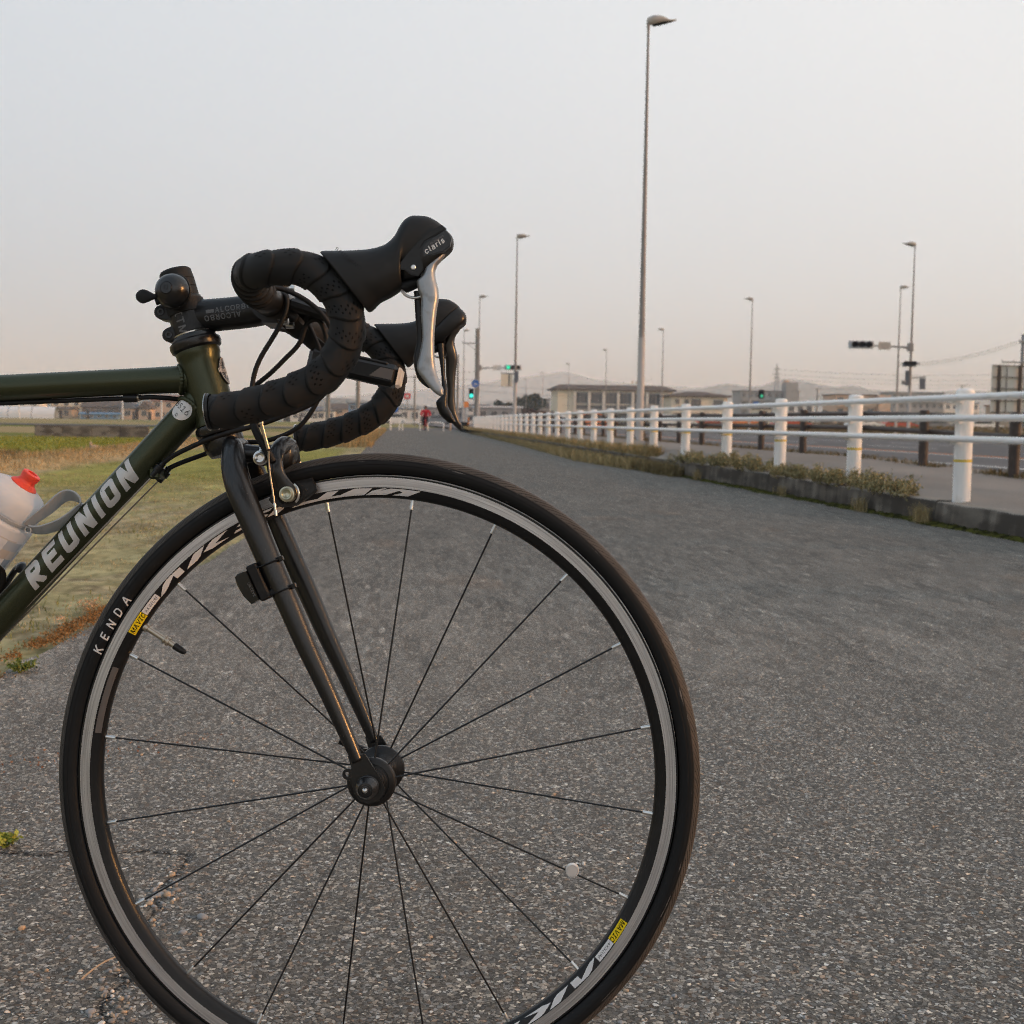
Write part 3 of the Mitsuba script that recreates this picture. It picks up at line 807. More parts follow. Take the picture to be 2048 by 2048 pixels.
utility_pole(36.85, 70, 6.25, 'steel pole with transformer brackets at the right edge above the billboard', [(-0.3, 0.25, 5.8, 0), (-1.3, 0.1, 4.6, 0)], 0.13, 'steel_grey')
utility_pole(14.0, 260, 7.4, 'tiny utility pole above the brownish hedge', [(-0.7, 0.7, 7.2, 0)], 0.13)
utility_pole(-8.5, 180, 8.0, 'distant utility pole over the fields right of the head badge', [(-0.8, 0.8, 7.6, 0), (-0.8, 0.8, 7.0, 0)], 0.14)
utility_pole(4.2, 190, 7.6, 'distant utility pole above the cyclist', [(-0.7, 0.7, 7.3, 0)], 0.16)
for i, (px, w_) in enumerate(((-76, 'leftmost'), (-55, 'second'), (-47, 'rightmost'))):
    utility_pole(px * 1.18, 318, 6.6 - i * 0.5, f'{w_} white pole in front of the houses across the field', None, 0.22, 'white_sheet')


def wire(a, b, sag, lab, r=0.012):
    t = np.linspace(0, 1, 16)[:, None]; P = np.asarray(a) * (1 - t) + np.asarray(b) * t; P[:, 2] -= sag * 4 * (t * (1 - t))[:, 0]
    one('overhead_wire', tube(P, r, 5, cap=False), 'wire_black', lab, 'overhead wire', 'overhead wires')


wire((33.2, 79.3, 4.9), (36.7, 70, 5.9), 0.35, 'upper of the twin wires sagging to the pole at the right edge')
wire((33.2, 79.3, 4.75), (36.7, 70, 5.75), 0.35, 'lower of the twin wires sagging to the pole at the right edge')
UL = ('upper', 'lower')
for i, dz in enumerate((0.0, -0.6)):
    wire((-4.35, 95, 7.0 + dz), (-2.15, 95, 7.5 + dz), 0.05, f'{UL[i]} of two: short overhead wire between the two pale poles')
    wire((-2.15, 95, 5.2 + dz), (7.0, 98, 4.6 + dz), 0.3, f'{UL[i]} of two: low overhead wire passing behind the lever tips')
    wire((7.0, 98, 3.6 + dz * 0.8), (44, 205, 8.2 + dz * 2), 0.9, f'{UL[i]} of two: overhead wire running to the left end of the school roof')
    wire((70.3, 200, 6.9 + dz * 2), (95, 200, 7.8 + dz * 2), 0.5, f'{UL[i]} of two: overhead wire between the two dark poles at the right')
    wire((70.3, 200, 6.9 + dz * 2), (30, 215, 5.0 + dz * 2), 0.6, f'{UL[i]} of two: overhead wire running in front of the school annex')
    wire((95, 200, 7.8 + dz * 2), (150, 210, 7.4 + dz * 2), 0.6, f'{UL[i]} of two: overhead wire leaving the frame at the right')
    wire((-8.5, 180, 7.6 + dz), (4.2, 190, 7.3 + dz), 0.3, f'{UL[i]} of two: distant overhead wire behind the far bar drop')
for i, z in enumerate((37.0, 33.8, 31.2)):
    wire((253.2, 787, z), (480, 700, z + 6), 6, f'{("top", "middle", "bottom")[i]} high-voltage line leading right from the lattice tower', 0.10)

# lattice tower
TW = thing('transmission_tower', 'steel lattice power tower far behind the grey apartment block', 'tower')
hw = lambda z: np.interp(z, [0, 23, 33, 41], [3.6, 1.5, 0.75, 0.05])
for sx in (-1, 1):
    for sy in (-1, 1):
        zz_ = np.linspace(0, 41, 8); add(TW + '__leg', tube(np.stack([249.4 + sx * hw(zz_), 787 + sy * hw(zz_), zz_], 1), 0.14, 5), 'steel_grey')
zs = np.r_[0, 6, 11, 15.5, 19.5, 23, 26, 28.7, 31.2, 33.6, 36, 38]
for a, b in zip(zs, zs[1:]):
    for s in (-1, 1):
        for d in (-1, 1):
            add(TW + '__lattice_bar', cyl((249.4 + s * d * hw(a), 787 + s * hw(a), a), (249.4 - s * d * hw(b), 787 + s * hw(b), b), 0.075, 4), 'steel_grey')
for z, w_ in ((37, 3.2), (33.8, 3.85), (31.2, 3.3)):
    add(TW + '__crossarm', hull([(249.4 - w_, 787, z - 0.1), (249.4 + w_, 787, z - 0.1), (249.4 - 0.6, 786.4, z + 0.75), (249.4 + 0.6, 786.4, z + 0.75), (249.4 - 0.6, 787.6, z), (249.4 + 0.6, 787.6, z)]), 'steel_grey')

# billboard seen from behind
BB = thing('billboard', 'large billboard seen from behind with dark frame bars at the right edge', 'billboard')
for i in range(3):
    for j in range(4): add(BB + '__panel', cbox((33.02 + i * 0.92, 65.1, 1.93 + j * 0.64), (0.90, 0.02, 0.62)), 'wall_white')
for x in (32.92, 34.10, 35.3): add(BB + '__post', cbox((x, 64.93, 2.15), (0.13, 0.16, 4.05)), 'fence_brown')
for z in (4.15, 3.52, 2.90, 2.25, 1.62): add(BB + '__beam', cbox((33.95, 64.99, z), (2.8, 0.05, 0.045)), 'fence_brown')
for x in (33.4, 34.6): add(BB + '__stud', cbox((x, 65.03, 2.9), (0.03, 0.04, 2.6)), 'fence_brown')
RS = thing('shop_sign', 'white upright sign with red lettering cut off at the right edge', 'sign')
add(RS + '__board', cbox((34.9, 64.3, 3.62), (0.85, 0.06, 1.42), 0.01), 'sign_white')
add(RS + '__lettering', cat(*[cbox((34.66 + a, 64.262, z), s) for z in (4.12, 3.86, 3.6, 3.34, 3.08) for a, s in ((0, (0.05, 0.006, 0.17)), (0.08, (0.16, 0.006, 0.035)), (0.16, (0.05, 0.006, 0.17)), (0.08, (0.16, 0.006, 0.03)))]), 'sign_red')
add(RS + '__post', cyl((34.9, 64.4, 0), (34.9, 64.4, 3.2), 0.05, 8), 'steel_grey')

# ================================================================== buildings
def roof_hip(x0, x1, y0, y1, z, h, over=0.6, hip=2.5):
    x0, x1, y0, y1 = x0 - over, x1 + over, y0 - over, y1 + over
    ym = (y0 + y1) / 2
    v = [(x0, y0, z), (x1, y0, z), (x1, y1, z), (x0, y1, z), (x0 + hip, ym, z + h), (x1 - hip, ym, z + h), (x0, y0, z - 0.35), (x1, y0, z - 0.35), (x1, y1, z - 0.35), (x0, y1, z - 0.35)]
    m = hull(v); return m


def windows(key, xs, y, z0, z1, w, mat='window_glass', mull=1, frame=True, name='window'):
    """Windows on the wall face y (looking -y): frame proud of the wall, pane set back, mullions."""
    for x in xs:
        n = 0
        k = f'{key}__{name}'
        while k in USED: n += 1; k = f'{key}__{name}_{n:03d}'
        USED.add(k)
        add(k + '__pane', cbox((x, y - 0.01, (z0 + z1) / 2), (w, 0.06, z1 - z0)), mat, smooth=False)
        if frame:
            t = max(0.06, w * 0.04)
            bars = [cbox((x, y - 0.06, z1 + t / 2), (w + 2 * t, 0.12, t)), cbox((x, y - 0.08, z0 - t / 2), (w + 2 * t, 0.16, t)), cbox((x - w / 2 - t / 2, y - 0.06, (z0 + z1) / 2), (t, 0.12, z1 - z0)), cbox((x + w / 2 + t / 2, y - 0.06, (z0 + z1) / 2), (t, 0.12, z1 - z0))]
            bars += [cbox((x - w / 2 + w * (q + 1) / (mull + 1), y - 0.055, (z0 + z1) / 2), (t * 0.7, 0.06, z1 - z0)) for q in range(mull)]
            add(k + '__frame', cat(*bars), 'window_trim', smooth=False)


USED = set()
# school hall
S = thing('school_hall', 'cream school hall with dark flat-eaved roof and six tall window bays', 'building')
add(S + '__wall', cbox((55.2, 306, 4.4), (28.4, 12, 8.8)), 'wall_cream', smooth=False)
add(S + '__wall', cbox((55.2, 303, 1.25), (29.4, 8, 2.5)), 'wall_cream', smooth=False)
add(S + '__roof', roof_hip(41.0, 69.2, 300, 312, 9.05, 1.15, 0.9, 2.0), 'roof_brown', smooth=False)
add(S + '__eave', cbox((55.2, 306, 8.98), (29.8, 13.2, 0.28)), 'wall_white', smooth=False)
for q in range(6):
    x = 46.9 + q * 3.55
    windows(S, [x], 299.9, 5.55, 8.15, 2.7, mull=2); windows(S, [x], 299.9, 4.15, 5.1, 2.7, mull=2)
for q in range(7): add(S + '__pilaster', cbox((45.13 + q * 3.55, 299.75, 5.6), (0.5, 0.5, 6.6)), 'wall_white', smooth=False)
add(S + '__canopy', cbox((57, 298.2, 3.15), (26, 3.6, 0.22)), 'roof_brown', smooth=False)
windows(S, [48, 51.5, 55, 58.5, 62, 66], 298.85, 0.8, 2.3, 2.0)
add(S + '__emblem', cat(*[cbox((60.2 + a, 305, 10.95), (0.55, 0.12, 0.8)) for a in (0, 1.1, 2.0)]), 'wall_cream', smooth=False)
add(S + '__drainpipe', cyl((68.2, 299.8, 0), (68.2, 299.8, 8.8), 0.12, 8), 'window_trim')
W = thing('school_wing', 'small grey-windowed wing with balconies adjoining the left end of the school hall', 'building')
add(W + '__wall', cbox((40.6, 332, 3.4), (4.4, 8, 6.8)), 'wall_grey', smooth=False)
add(W + '__roof', cbox((40.6, 332, 6.9), (4.8, 8.4, 0.25)), 'roof_dark', smooth=False)
windows(W, [39.4, 41.8], 327.9, 4.4, 5.9, 1.6); windows(W, [39.4, 41.8], 327.9, 1.3, 2.8, 1.6)
# annex
S2 = thing('school_annex', 'low cream school annex with grey roof right of the hall', 'building')
add(S2 + '__wall', cbox((72.3, 290, 3.7), (13.2, 9, 7.4)), 'wall_cream', smooth=False)
add(S2 + '__roof', roof_hip(65.6, 79.0, 285.5, 294.5, 7.55, 0.95, 0.75, 5.2), 'roof_brown', smooth=False)
windows(S2, [67.0], 285.4, 5.6, 6.6, 0.9); windows(S2, [69.2], 285.4, 5.4, 6.6, 1.0); windows(S2, [71.4], 285.4, 4.7, 6.7, 2.3, mull=3); windows(S2, [76.7], 285.4, 4.4, 6.6, 2.3, mull=3); windows(S2, [67.6, 74], 285.4, 4.3, 5.0, 1.0, mull=0)
windows(S2, [68, 72, 76], 285.4, 0.9, 2.6, 1.6)
add(S2 + '__canopy', cbox((71, 284.6, 3.3), (10, 1.6, 0.2)), 'roof_brown', smooth=False)


def slab_block(name, lab, x0, x1, y, h, floors, nwin, mat, roof='roof_dark', stair=None, z0=0.2):
    k = thing(name, lab, 'building')
    d = 10
    add(k + '__wall', cbox(((x0 + x1) / 2, y + d / 2, h / 2), (x1 - x0, d, h)), mat, smooth=False)
    add(k + '__roof', cbox(((x0 + x1) / 2, y + d / 2, h + 0.14), (x1 - x0 + 0.6, d + 0.8, 0.28)), roof, smooth=False)
    fh = (h - z0) / floors; sp = (x1 - x0) / nwin
    for f in range(floors):
        zb = z0 + f * fh
        windows(k, [x0 + sp * (q + 0.5) for q in range(nwin)], y - 0.02, zb + fh * 0.36, zb + fh * 0.80, sp * 0.55, mull=1)
        if f: add(k + '__balcony', cbox(((x0 + x1) / 2, y - 0.5, zb + fh * 0.12), ((x1 - x0) * 0.97, 1.0, fh * 0.30)), mat, smooth=False)
    return k


A = slab_block('apartment_block', 'long grey apartment block with balconies and a pale stair tower at the right', 120.6, 141.2, 420, 12.5, 4, 9, 'wall_grey')
add(A + '__stair_tower', cbox((137.6, 419, 7.8), (4.2, 5, 15.6)), 'wall_grey', smooth=False)
add(A + '__roof_tank', cbox((136.6, 420, 16.1), (1.6, 1.6, 1.1), 0.2), 'wall_peach')
windows(A, [137.6], 416.4, 3, 4.2, 1.4); windows(A, [137.6], 416.4, 6.4, 7.6, 1.4)
slab_block('house', 'low white house below the grey apartment block', 81.6, 87.2, 250, 5.4, 2, 3, 'wall_white', 'roof_brown')
slab_block('house', 'wide cream low house between the annex and the stair tower block', 100.5, 112.0, 330, 5.2, 2, 5, 'wall_cream', 'roof_brown')
P_ = slab_block('apartment_block', 'pink-beige apartment house with outside stairs and balconies', 121.2, 132.4, 330, 9.4, 3, 4, 'wall_peach', 'roof_brown')
add(P_ + '__stair_tower', cbox((134.2, 331, 4.75), (3.2, 6, 9.5)), 'wall_peach', smooth=False)
for q in range(3): add(P_ + '__stair_flight', hull([(132.6, 327.6, 1.4 + q * 2.8), (135.6, 327.6, 3.2 + q * 2.8), (132.6, 327.6, 2.3 + q * 2.8), (135.6, 327.6, 4.1 + q * 2.8), (132.6, 328, 1.4 + q * 2.8), (135.6, 328, 4.1 + q * 2.8)]), 'wall_peach', smooth=False)
slab_block('apartment_block', 'grey-blue apartment block behind the right signal pole', 166, 184, 400, 12.3, 4, 8, 'wall_grey', 'roof_bluegrey')
slab_block('apartment_block', 'pale grey apartment block partly hidden by the nearest white post', 186, 206, 420, 9.6, 3, 8, 'wall_white', 'roof_bluegrey')
slab_block('apartment_block', 'brownish low building behind the billboard', 134, 148, 260, 5.8, 2, 6, 'wall_tan', 'roof_red')


def gable(name, lab, x0, x1, y, h, rh, d, wall, roof, nw=2, floors=2, ridge_x=True):
    k = thing(name, lab, 'house')
    add(k + '__wall', cbox(((x0 + x1) / 2, y + d / 2, h / 2), (x1 - x0, d, h)), wall, smooth=False)
    o = 0.45
    if ridge_x: v = [(x0 - o, y - o, h), (x1 + o, y - o, h), (x1 + o, y + d + o, h), (x0 - o, y + d + o, h), (x0 - o, y + d / 2, h + rh), (x1 + o, y + d / 2, h + rh)]
    else: v = [(x0 - o, y - o, h), (x1 + o, y - o, h), (x1 + o, y + d + o, h), (x0 - o, y + d + o, h), ((x0 + x1) / 2, y - o, h + rh), ((x0 + x1) / 2, y + d + o, h + rh)]
    v += [(a, b, h - 0.18) for a, b, _ in v[:4]]
    add(k + '__roof', hull(v), roof, smooth=False)
    sp = (x1 - x0) / nw
    for f in range(floors):
        windows(k, [x0 + sp * (q + 0.5) for q in range(nw)], y - 0.02, h * (f + 0.35) / floors, h * (f + 0.78) / floors, sp * 0.42)
    add(k + '__door', cbox((x0 + sp * 0.98, y - 0.03, 1.0), (0.9, 0.08, 2.0)), 'fence_brown', smooth=False)
    return k


HX = 330 / 280
HOUSES = [('cream two-storey house at the left end of the far row', -99, -90, 338, 5.0, 1.5, 'wall_white', 'roof_bluegrey', 3), ('white house with grey roof above the greenhouse', -89, -81, 345, 5.2, 1.7, 'wall_cream', 'roof_dark', 3),
          ('low tan shed right of the greenhouse', -84.5, -79, 326, 2.6, 0.5, 'wall_tan', 'roof_brown', 2), ('dark roofed house behind the tan shed', -79.5, -73, 348, 4.6, 1.8, 'wall_tan', 'roof_dark', 3),
          ('small orange-tan gabled house with a steep roof, beside the big brown building', -66.8, -63.4, 325, 2.9, 2.2, 'wall_peach', 'roof_bluegrey', 1), ('second small orange-tan gabled house to its right', -62.4, -59.6, 325, 2.9, 1.9, 'wall_peach', 'roof_brown', 1),
          ('pinkish house behind the small gabled pair', -64, -55, 352, 5.2, 1.6, 'wall_peach', 'roof_red', 3), ('white house right of the gabled pair', -54, -48.5, 330, 2.6, 1.4, 'wall_white', 'roof_dark', 2),
          ('grey roofed cream house beside the head tube', -52, -43, 350, 4.6, 1.8, 'wall_cream', 'roof_bluegrey', 3), ('far white house seen below the near bar drop', -26, -18, 345, 3.0, 1.3, 'wall_white', 'roof_bluegrey', 3), ('far house with reddish roof seen below the near bar drop', -36, -29, 352, 3.6, 1.5, 'wall_white', 'roof_red', 2),
          ('far tan house left of the pale pole', -15, -7, 350, 3.8, 1.5, 'wall_tan', 'roof_brown', 2)]
for i, (lab, x0, x1, y, h, rh, w_, r_, nw) in enumerate(HOUSES): gable('house', lab, x0, x1, y, h, rh, 7, w_, r_, nw, 2 if h > 3.2 else 1, i not in (4, 5))
BW = gable('farm_building', 'big brown barn-like building with a broad dark roof in the far left row', -78, -66.5, 332, 3.2, 2.6, 12, 'wall_brown', 'roof_brown', 4, 1)
BL = gable('long_shed', 'long low blue shed in front of the brown barn', -76, -66.8, 322, 1.35, 0.35, 5, 'wall_blue', 'wall_blue', 5, 1)
GH = thing('greenhouse', 'long white arched greenhouse tunnel at the far left', 'greenhouse')
a = np.linspace(0, np.pi, 15)
for q in range(4):
    x0 = -104 + q * 5.6
    v = np.array([[(x0 + i * 5.5, 322 - 2.4 * math.cos(t), 2.9 * math.sin(t) ** 0.8) for t in a] for i in (0, 0.25, 0.5, 0.75, 1)])
    add(GH + '__tunnel_cover', tm(v.reshape(-1, 3), grid_faces(5, 15, False)), 'white_sheet', smooth=40)
    add(GH + '__hoop', tube([(x0, 322 - 2.44 * math.cos(t), 2.95 * math.sin(t) ** 0.8) for t in a], 0.06, 5), 'steel_grey')
BLD = [('blue commercial building behind the cyclist', -9, -1, 300, 4.6, 'wall_blue', 2, 4), ('white low shop right of the blue building', 0.5, 8, 300, 3.4, 'wall_white', 1, 3), ('grey flat building behind the pedestrian signal', 10, 19, 310, 3.8, 'wall_grey', 1, 4), ('white flat building behind the far bar drop', -24, -14, 345, 3.0, 'wall_white', 1, 4),
       ('dark shop with a pale green roof band left of the utility pole', 14.5, 21.5, 200, 3.0, 'wall_grey', 1, 4), ('grey two-storey building left of the dark round tree', 21, 27, 330, 5.0, 'wall_white', 2, 3)]
for i, (lab, x0, x1, y, h, m, fl, nw) in enumerate(BLD): slab_block('shop_building', lab, x0, x1, y, h, fl, nw, m, 'roof_bluegrey' if i != 4 else 'white_sheet')
for i, (x, y, z, w_, h, m, lab) in enumerate(((3.5, 215, 4.9, 1.1, 1.0, 'sign_red', 'red square shop sign on a post above the blue building'), (11.9, 190, 3.3, 0.9, 0.9, 'sign_orange', 'small orange sign at the foot of the thin lamp'), (1.2, 215, 2.9, 1.6, 1.5, 'sign_blue', 'blue signboard left of the cyclist'), (5.9, 215, 2.1, 0.8, 1.3, 'sign_white', 'white signboard just left of the cyclist'))):
    k = thing('shop_sign', lab, 'sign')
    add(k + '__board', cbox((x, y, z), (w_, 0.15, h), 0.02), m); add(k + '__post', cyl((x, y + 0.2, 0), (x, y + 0.2, z), 0.08, 8), 'steel_grey')
    if i == 0: add(k + '__emblem', cbox((x, y - 0.09, z), (0.5, 0.03, 0.45), 0.01), 'sign_white')

# ================================================================== trees and hedges
def tree(name, lab, x, y, h, rad, n, ca, cb, squash=0.8, size=0.3, seed=1, trunk=0.3):
    r_ = np.random.default_rng(seed); k = thing(name, lab, 'tree')
    P = []
    for b in range(14):
        c = r_.normal(size=3) * np.array([0.45, 0.45, 0.40]) * rad; q = r_.normal(size=(n // 14, 3)); q *= (r_.uniform(0.4, 1, (n // 14, 1)) * rad * r_.uniform(0.32, 0.55)) / np.linalg.norm(q, axis=1, keepdims=True)
        P.append(q + c)
    P = np.vstack(P) * [1, 1, squash] + [x, y, h - rad * squash * 0.85]
    m, c = leaves(P, r_.uniform(0.6, 1.2, len(P)) * size, colors(len(P), ca, cb, r_), 0.6, rs=r_)
    add(k + '__crown', m, 'foliage', smooth=False, color=c)
    add(k + '__trunk', cat(tube(spl([(x, y, -0.2), (x + 0.1, y, h * 0.3), (x, y, h * 0.62)], 8), np.linspace(trunk, trunk * 0.5, 8), 8), *[tube([(x, y, h * (0.35 + 0.06 * q)), (x + rad * 0.5 * math.cos(q * 2.4), y + rad * 0.5 * math.sin(q * 2.4), h * 0.7)], [trunk * 0.4, trunk * 0.12], 6) for q in range(5)]), 'fence_brown')


tree('tree', 'dark round evergreen tree left of the school, beside the second lamp pole', 33.4, 290, 7.0, 3.0, 3000, (0.018, 0.028, 0.016), (0.045, 0.062, 0.032), 0.85, 0.36, 2)
tree('tree', 'broad dark tree joined to the round evergreen on its left', 30.2, 288, 5.8, 2.6, 2200, (0.022, 0.032, 0.02), (0.05, 0.062, 0.036), 0.8, 0.36, 3)
tree('tree', 'spiky dark tree at the end of the brownish hedge', 25.5, 285, 5.4, 1.7, 900, (0.02, 0.03, 0.02), (0.05, 0.06, 0.035), 1.0, 0.34, 4)
tree('tree', 'dark shrub-like tree below the left end of the school', 39.2, 280, 3.0, 1.4, 700, (0.02, 0.025, 0.018), (0.05, 0.055, 0.035), 0.8, 0.28, 5)
tree('tree', 'dark tree between the white house and the pink apartment house', 114.6, 320, 4.6, 2.2, 1200, (0.03, 0.032, 0.022), (0.07, 0.066, 0.045), 0.8, 0.3, 6)
tree('tree', 'dark tree at the edge of the far town behind the sticker', -47.5, 320, 4.2, 2.2, 1200, (0.025, 0.03, 0.018), (0.06, 0.065, 0.035), 0.8, 0.3, 7)


def bare(lab, x, y, h, seed):
    r_ = np.random.default_rng(seed); k = thing('bare_tree', lab, 'tree'); out = []
    def grow(p, d, l, r, lv):
        q = p + d * l; out.append(tube([p, (p + q) / 2 + r_.normal(size=3) * l * 0.04, q], [r, r * 0.85, r * 0.65], 5 if lv else 7, cap=False))
        if lv < 4:
            for _ in range(3): grow(p + d * l * r_.uniform(0.6, 1), norm(d + r_.normal(size=3) * 0.5 + [0, 0, 0.1]), l * r_.uniform(0.55, 0.8), r * 0.55, lv + 1)
    grow(np.array([x, y, -0.1]), np.array([0, 0, 1.0]), h * 0.34, h * 0.022, 0)
    add(k + '__trunk', cat(*out[:1]), 'fence_brown'); add(k + '__branches', cat(*out[1:]), 'fence_brown')


bare('bare leafless tree in front of the fourth school window bay', 55.5, 285, 6.6, 1); bare('bare leafless tree behind the foot of the nearest lamp', 59.5, 283, 6.8, 2); bare('bare leafless tree right of the nearest lamp', 62.6, 284, 6.6, 3); bare('small bare tree in front of the blank school wall', 45.5, 284, 5.0, 4)


def hedge(name, lab, x0, x1, y, h, d, n, ca, cb, size, seed, z0=0.0, kind=None, cat_='hedge'):
    r_ = np.random.default_rng(seed)
    P = np.stack([r_.uniform(x0, x1, n), y + r_.uniform(0, d, n), r_.uniform(0, 1, n)], 1)
    P[:, 2] = z0 + P[:, 2] * h * (0.65 + 0.5 * meshkit.fbm(np.stack([P[:, 0] * 0.9, P[:, 1] * 0.9, P[:, 0] * 0], -1), 3, seed))
    m, c = leaves(P, size * r_.uniform(0.6, 1.3, n), colors(n, ca, cb, r_), 0.6, rs=r_)
    one(name, m, 'foliage', lab, cat_, None, None, False, kind, color=c)


hedge('hedge', 'long brownish bare hedge between the utility pole and the dark trees', 17.2, 29.5, 220, 3.0, 2, 7000, (0.075, 0.05, 0.045), (0.15, 0.105, 0.09), 0.20, 3)
hedge('hedge', 'brown hedge in front of the annex and the low white houses', 78, 112, 240, 1.7, 2, 5000, (0.09, 0.065, 0.045), (0.17, 0.13, 0.09), 0.2, 4)
hedge('hedge', 'dark green hedge line in front of the school wall', 38, 68, 262, 1.2, 1.5, 3500, (0.04, 0.045, 0.03), (0.09, 0.085, 0.055), 0.18, 5)
hedge('far_scrub', 'line of far scrub and roofs along the left horizon', -120, 30, 365, 3.0, 30, 16000, (0.05, 0.05, 0.036), (0.115, 0.10, 0.075), 0.5, 6, kind='stuff', cat_='scrub')
hedge('roadside_scrub', 'dry reddish roadside scrub beyond the carriageway', 28, 60, 90, 0.75, 40, 12000, (0.10, 0.07, 0.035), (0.23, 0.165, 0.085), 0.10, 7, 0.2, kind='stuff', cat_='scrub')

# ================================================================== vehicles far along the road
def car(x, y, mat, lab, rz=0.0, van=False):
    k = thing('parked_car', lab, 'car', 'cars beyond the road')
    M = mat4((x, y, 0.22), rz)
    L, Wd = 3.9, 1.62
    body = [(-1.95, 0.28), (-1.93, 0.72), (-1.80, 0.86), (-1.0, 0.92), (1.05, 0.92), (1.75, 0.80), (1.95, 0.66), (1.96, 0.30), (1.7, 0.22), (-1.7, 0.22)]
    add(k + '__body', prism(body, -Wd / 2, Wd / 2, 0.05), mat, M)
    roof = [(-1.85, 0.88), (-1.75, 1.62), (-1.55, 1.70), (0.9, 1.70), (1.55, 0.95)] if van else [(-1.75, 0.90), (-1.35, 1.38), (-1.1, 1.45), (0.25, 1.45), (1.0, 0.92)]
    add(k + '__cabin', prism(roof, -Wd / 2 + 0.07, Wd / 2 - 0.07, 0.06), mat, M)
    g = sg.Polygon(roof).buffer(-0.11, join_style=2)
    for s in (-1, 1): add(k + '__window', prism(g, s * (Wd / 2 - 0.07) - 0.008, s * (Wd / 2 - 0.07) + 0.008), 'window_glass', M, False)
    for wx in (-1.22, 1.22):
        for s in (-1, 1): add(k + '__wheel', put(lathe([(0, 0.10), (0.17, 0.11), (0.19, 0.09), (0.29, 0.09), (0.305, 0.06), (0.305, -0.06), (0.29, -0.09), (0, -0.09)], 24), axis_m((wx, s * (Wd / 2 - 0.10), 0.305), (0, s, 0))), 'signal_dark', M)
    for s in (-1, 1):
        add(k + '__headlight', cbox((1.93, s * 0.58, 0.66), (0.08, 0.3, 0.13), 0.02), 'lens_clear', M); add(k + '__tail_light', cbox((-1.93, s * 0.64, 0.66), (0.06, 0.2, 0.16), 0.02), 'sign_red', M)


for x, y, m, lab, rz, vn in ((19.6, 117, 'car_orange', 'orange car seen through the white rails left of the nearest lamp', 0.1, False), (27.6, 118, 'car_white', 'white car seen between the rails just right of the nearest lamp', 0.0, False), (31.6, 120, 'car_red', 'dark red car between the rails under the school annex', 0.0, False), (34.6, 119, 'car_orange', 'orange-red car right of the dark red one', 0.05, False),
                             (39.0, 118, 'car_red', 'bright orange-red car under the grey apartment block', 0.0, False), (24.2, 170, 'car_white', 'white van far along the road behind the middle rails', 1.57, True), (47.5, 121, 'car_white', 'white car left of the red one under the right signal pole', 0.0, False), (51.2, 121, 'car_red', 'small red car below the right signal pole', 0.0, False), (55.5, 122, 'car_grey', 'grey car behind the rails near the nearest white post', 0.0, False), (60.5, 122, 'car_white', 'white car at the right just below the billboard', 0.0, False), (1.5, 205, 'car_white', 'tiny white car left of the cyclist', 0.0, True), (8.6, 205, 'car_grey', 'tiny grey car right of the cyclist', 0.0, False)):
    car(x, y, m, lab, rz, vn)

# ================================================================== barriers, bollard, wall in the field
for x0, x1, lab in ((1.15, 2.40, 'white hoop barrier across the path left of the cyclist'), (2.98, 4.10, 'white hoop barrier across the path right of the cyclist')):
    P = [(x0, 90.5, -0.05), (x0, 90.5, 0.48), (x0 + 0.05, 90.5, 0.57), (x0 + 0.14, 90.5, 0.61), (x1 - 0.14, 90.5, 0.61), (x1 - 0.05, 90.5, 0.57), (x1, 90.5, 0.48), (x1, 90.5, -0.05)]
    one('hoop_barrier', tube(P, 0.038, 12), 'fence_white', lab, 'barrier', 'hoop barriers across the path', smooth=40)
k = thing('post_pair', 'orange-tan short post right of the hoop barriers', 'post')
add(k + '__post', cyl((4.58, 90.5, 0), (4.58, 90.5, 0.62), 0.06, 12), 'wall_peach'); add(k + '__cap', cyl((4.58, 90.5, 0.62), (4.58, 90.5, 0.66), 0.065, 12, 0.03), 'wall_peach')
B_ = thing('delineator_post', 'orange flexible marker post with dark bands near the fence end', 'bollard')
add(B_ + '__base', lathe([(0.16, 0.15), (0.14, 0.2), (0.05, 0.22)], 20), 'signal_dark', mat4((5.72, 88, 0)))
for q in range(5): add(B_ + '__band', lathe([(0.055, 0.21 + q * 0.15), (0.055, 0.36 + q * 0.15 - 0.001)], 16), 'sign_orange' if q % 2 == 0 else 'signal_dark', mat4((5.72, 88, 0)))
add(B_ + '__cap', lathe([(0.055, 0.96), (0.04, 0.99), (0, 1.0)], 16), 'sign_orange', mat4((5.72, 88, 0)))
one('dark_planter', cbox((5.42, 88.2, 0.3), (0.5, 0.5, 0.75), 0.04), 'signal_dark', 'dark low block just left of the white fence end', 'planter')
for i, (x, w_) in enumerate(((-0.5, 'left'), (0.3, 'middle'), (0.95, 'right'))): one('gate_post', cyl((x, 93 + i * 0.4, 0), (x, 93 + i * 0.4, 0.95), 0.05, 10), 'fence_white', f'{w_} thin white post at the far crossing left of the hoops', 'post')
WL = thing('field_wall', 'low dark concrete wall standing in the field', 'wall')
for q in range(4): add(WL + '__block', cbox((-12.3 + q * 1.02, 47.4 + rnd.uniform(-.01, .01), 0.12), (1.012, 0.16, 0.46 + rnd.uniform(-.01, .01)), 0.015), 'kerb_concrete')
one('field_wall', cbox((-7.9, 47.6, 0.06), (1.3, 0.14, 0.30), 0.015), 'walk_asphalt', 'short lower pale stretch of wall right of the dark field wall', 'wall')
BG = thing('sack', 'crumpled whitish sack lying on the straw bank in the field', 'sack')
bm = trimesh.creation.icosphere(3, 0.075); v = bm.vertices * [1.35, 1, 0.75]; v = v * (1 + 0.35 * (meshkit.fbm(v * 14, 3, 3) - 0.5)[:, None]); add(BG + '__bag', put(tm(v, bm.faces), mat4((-5.55, 24.6, 0.10))), 'wall_tan', smooth=40)
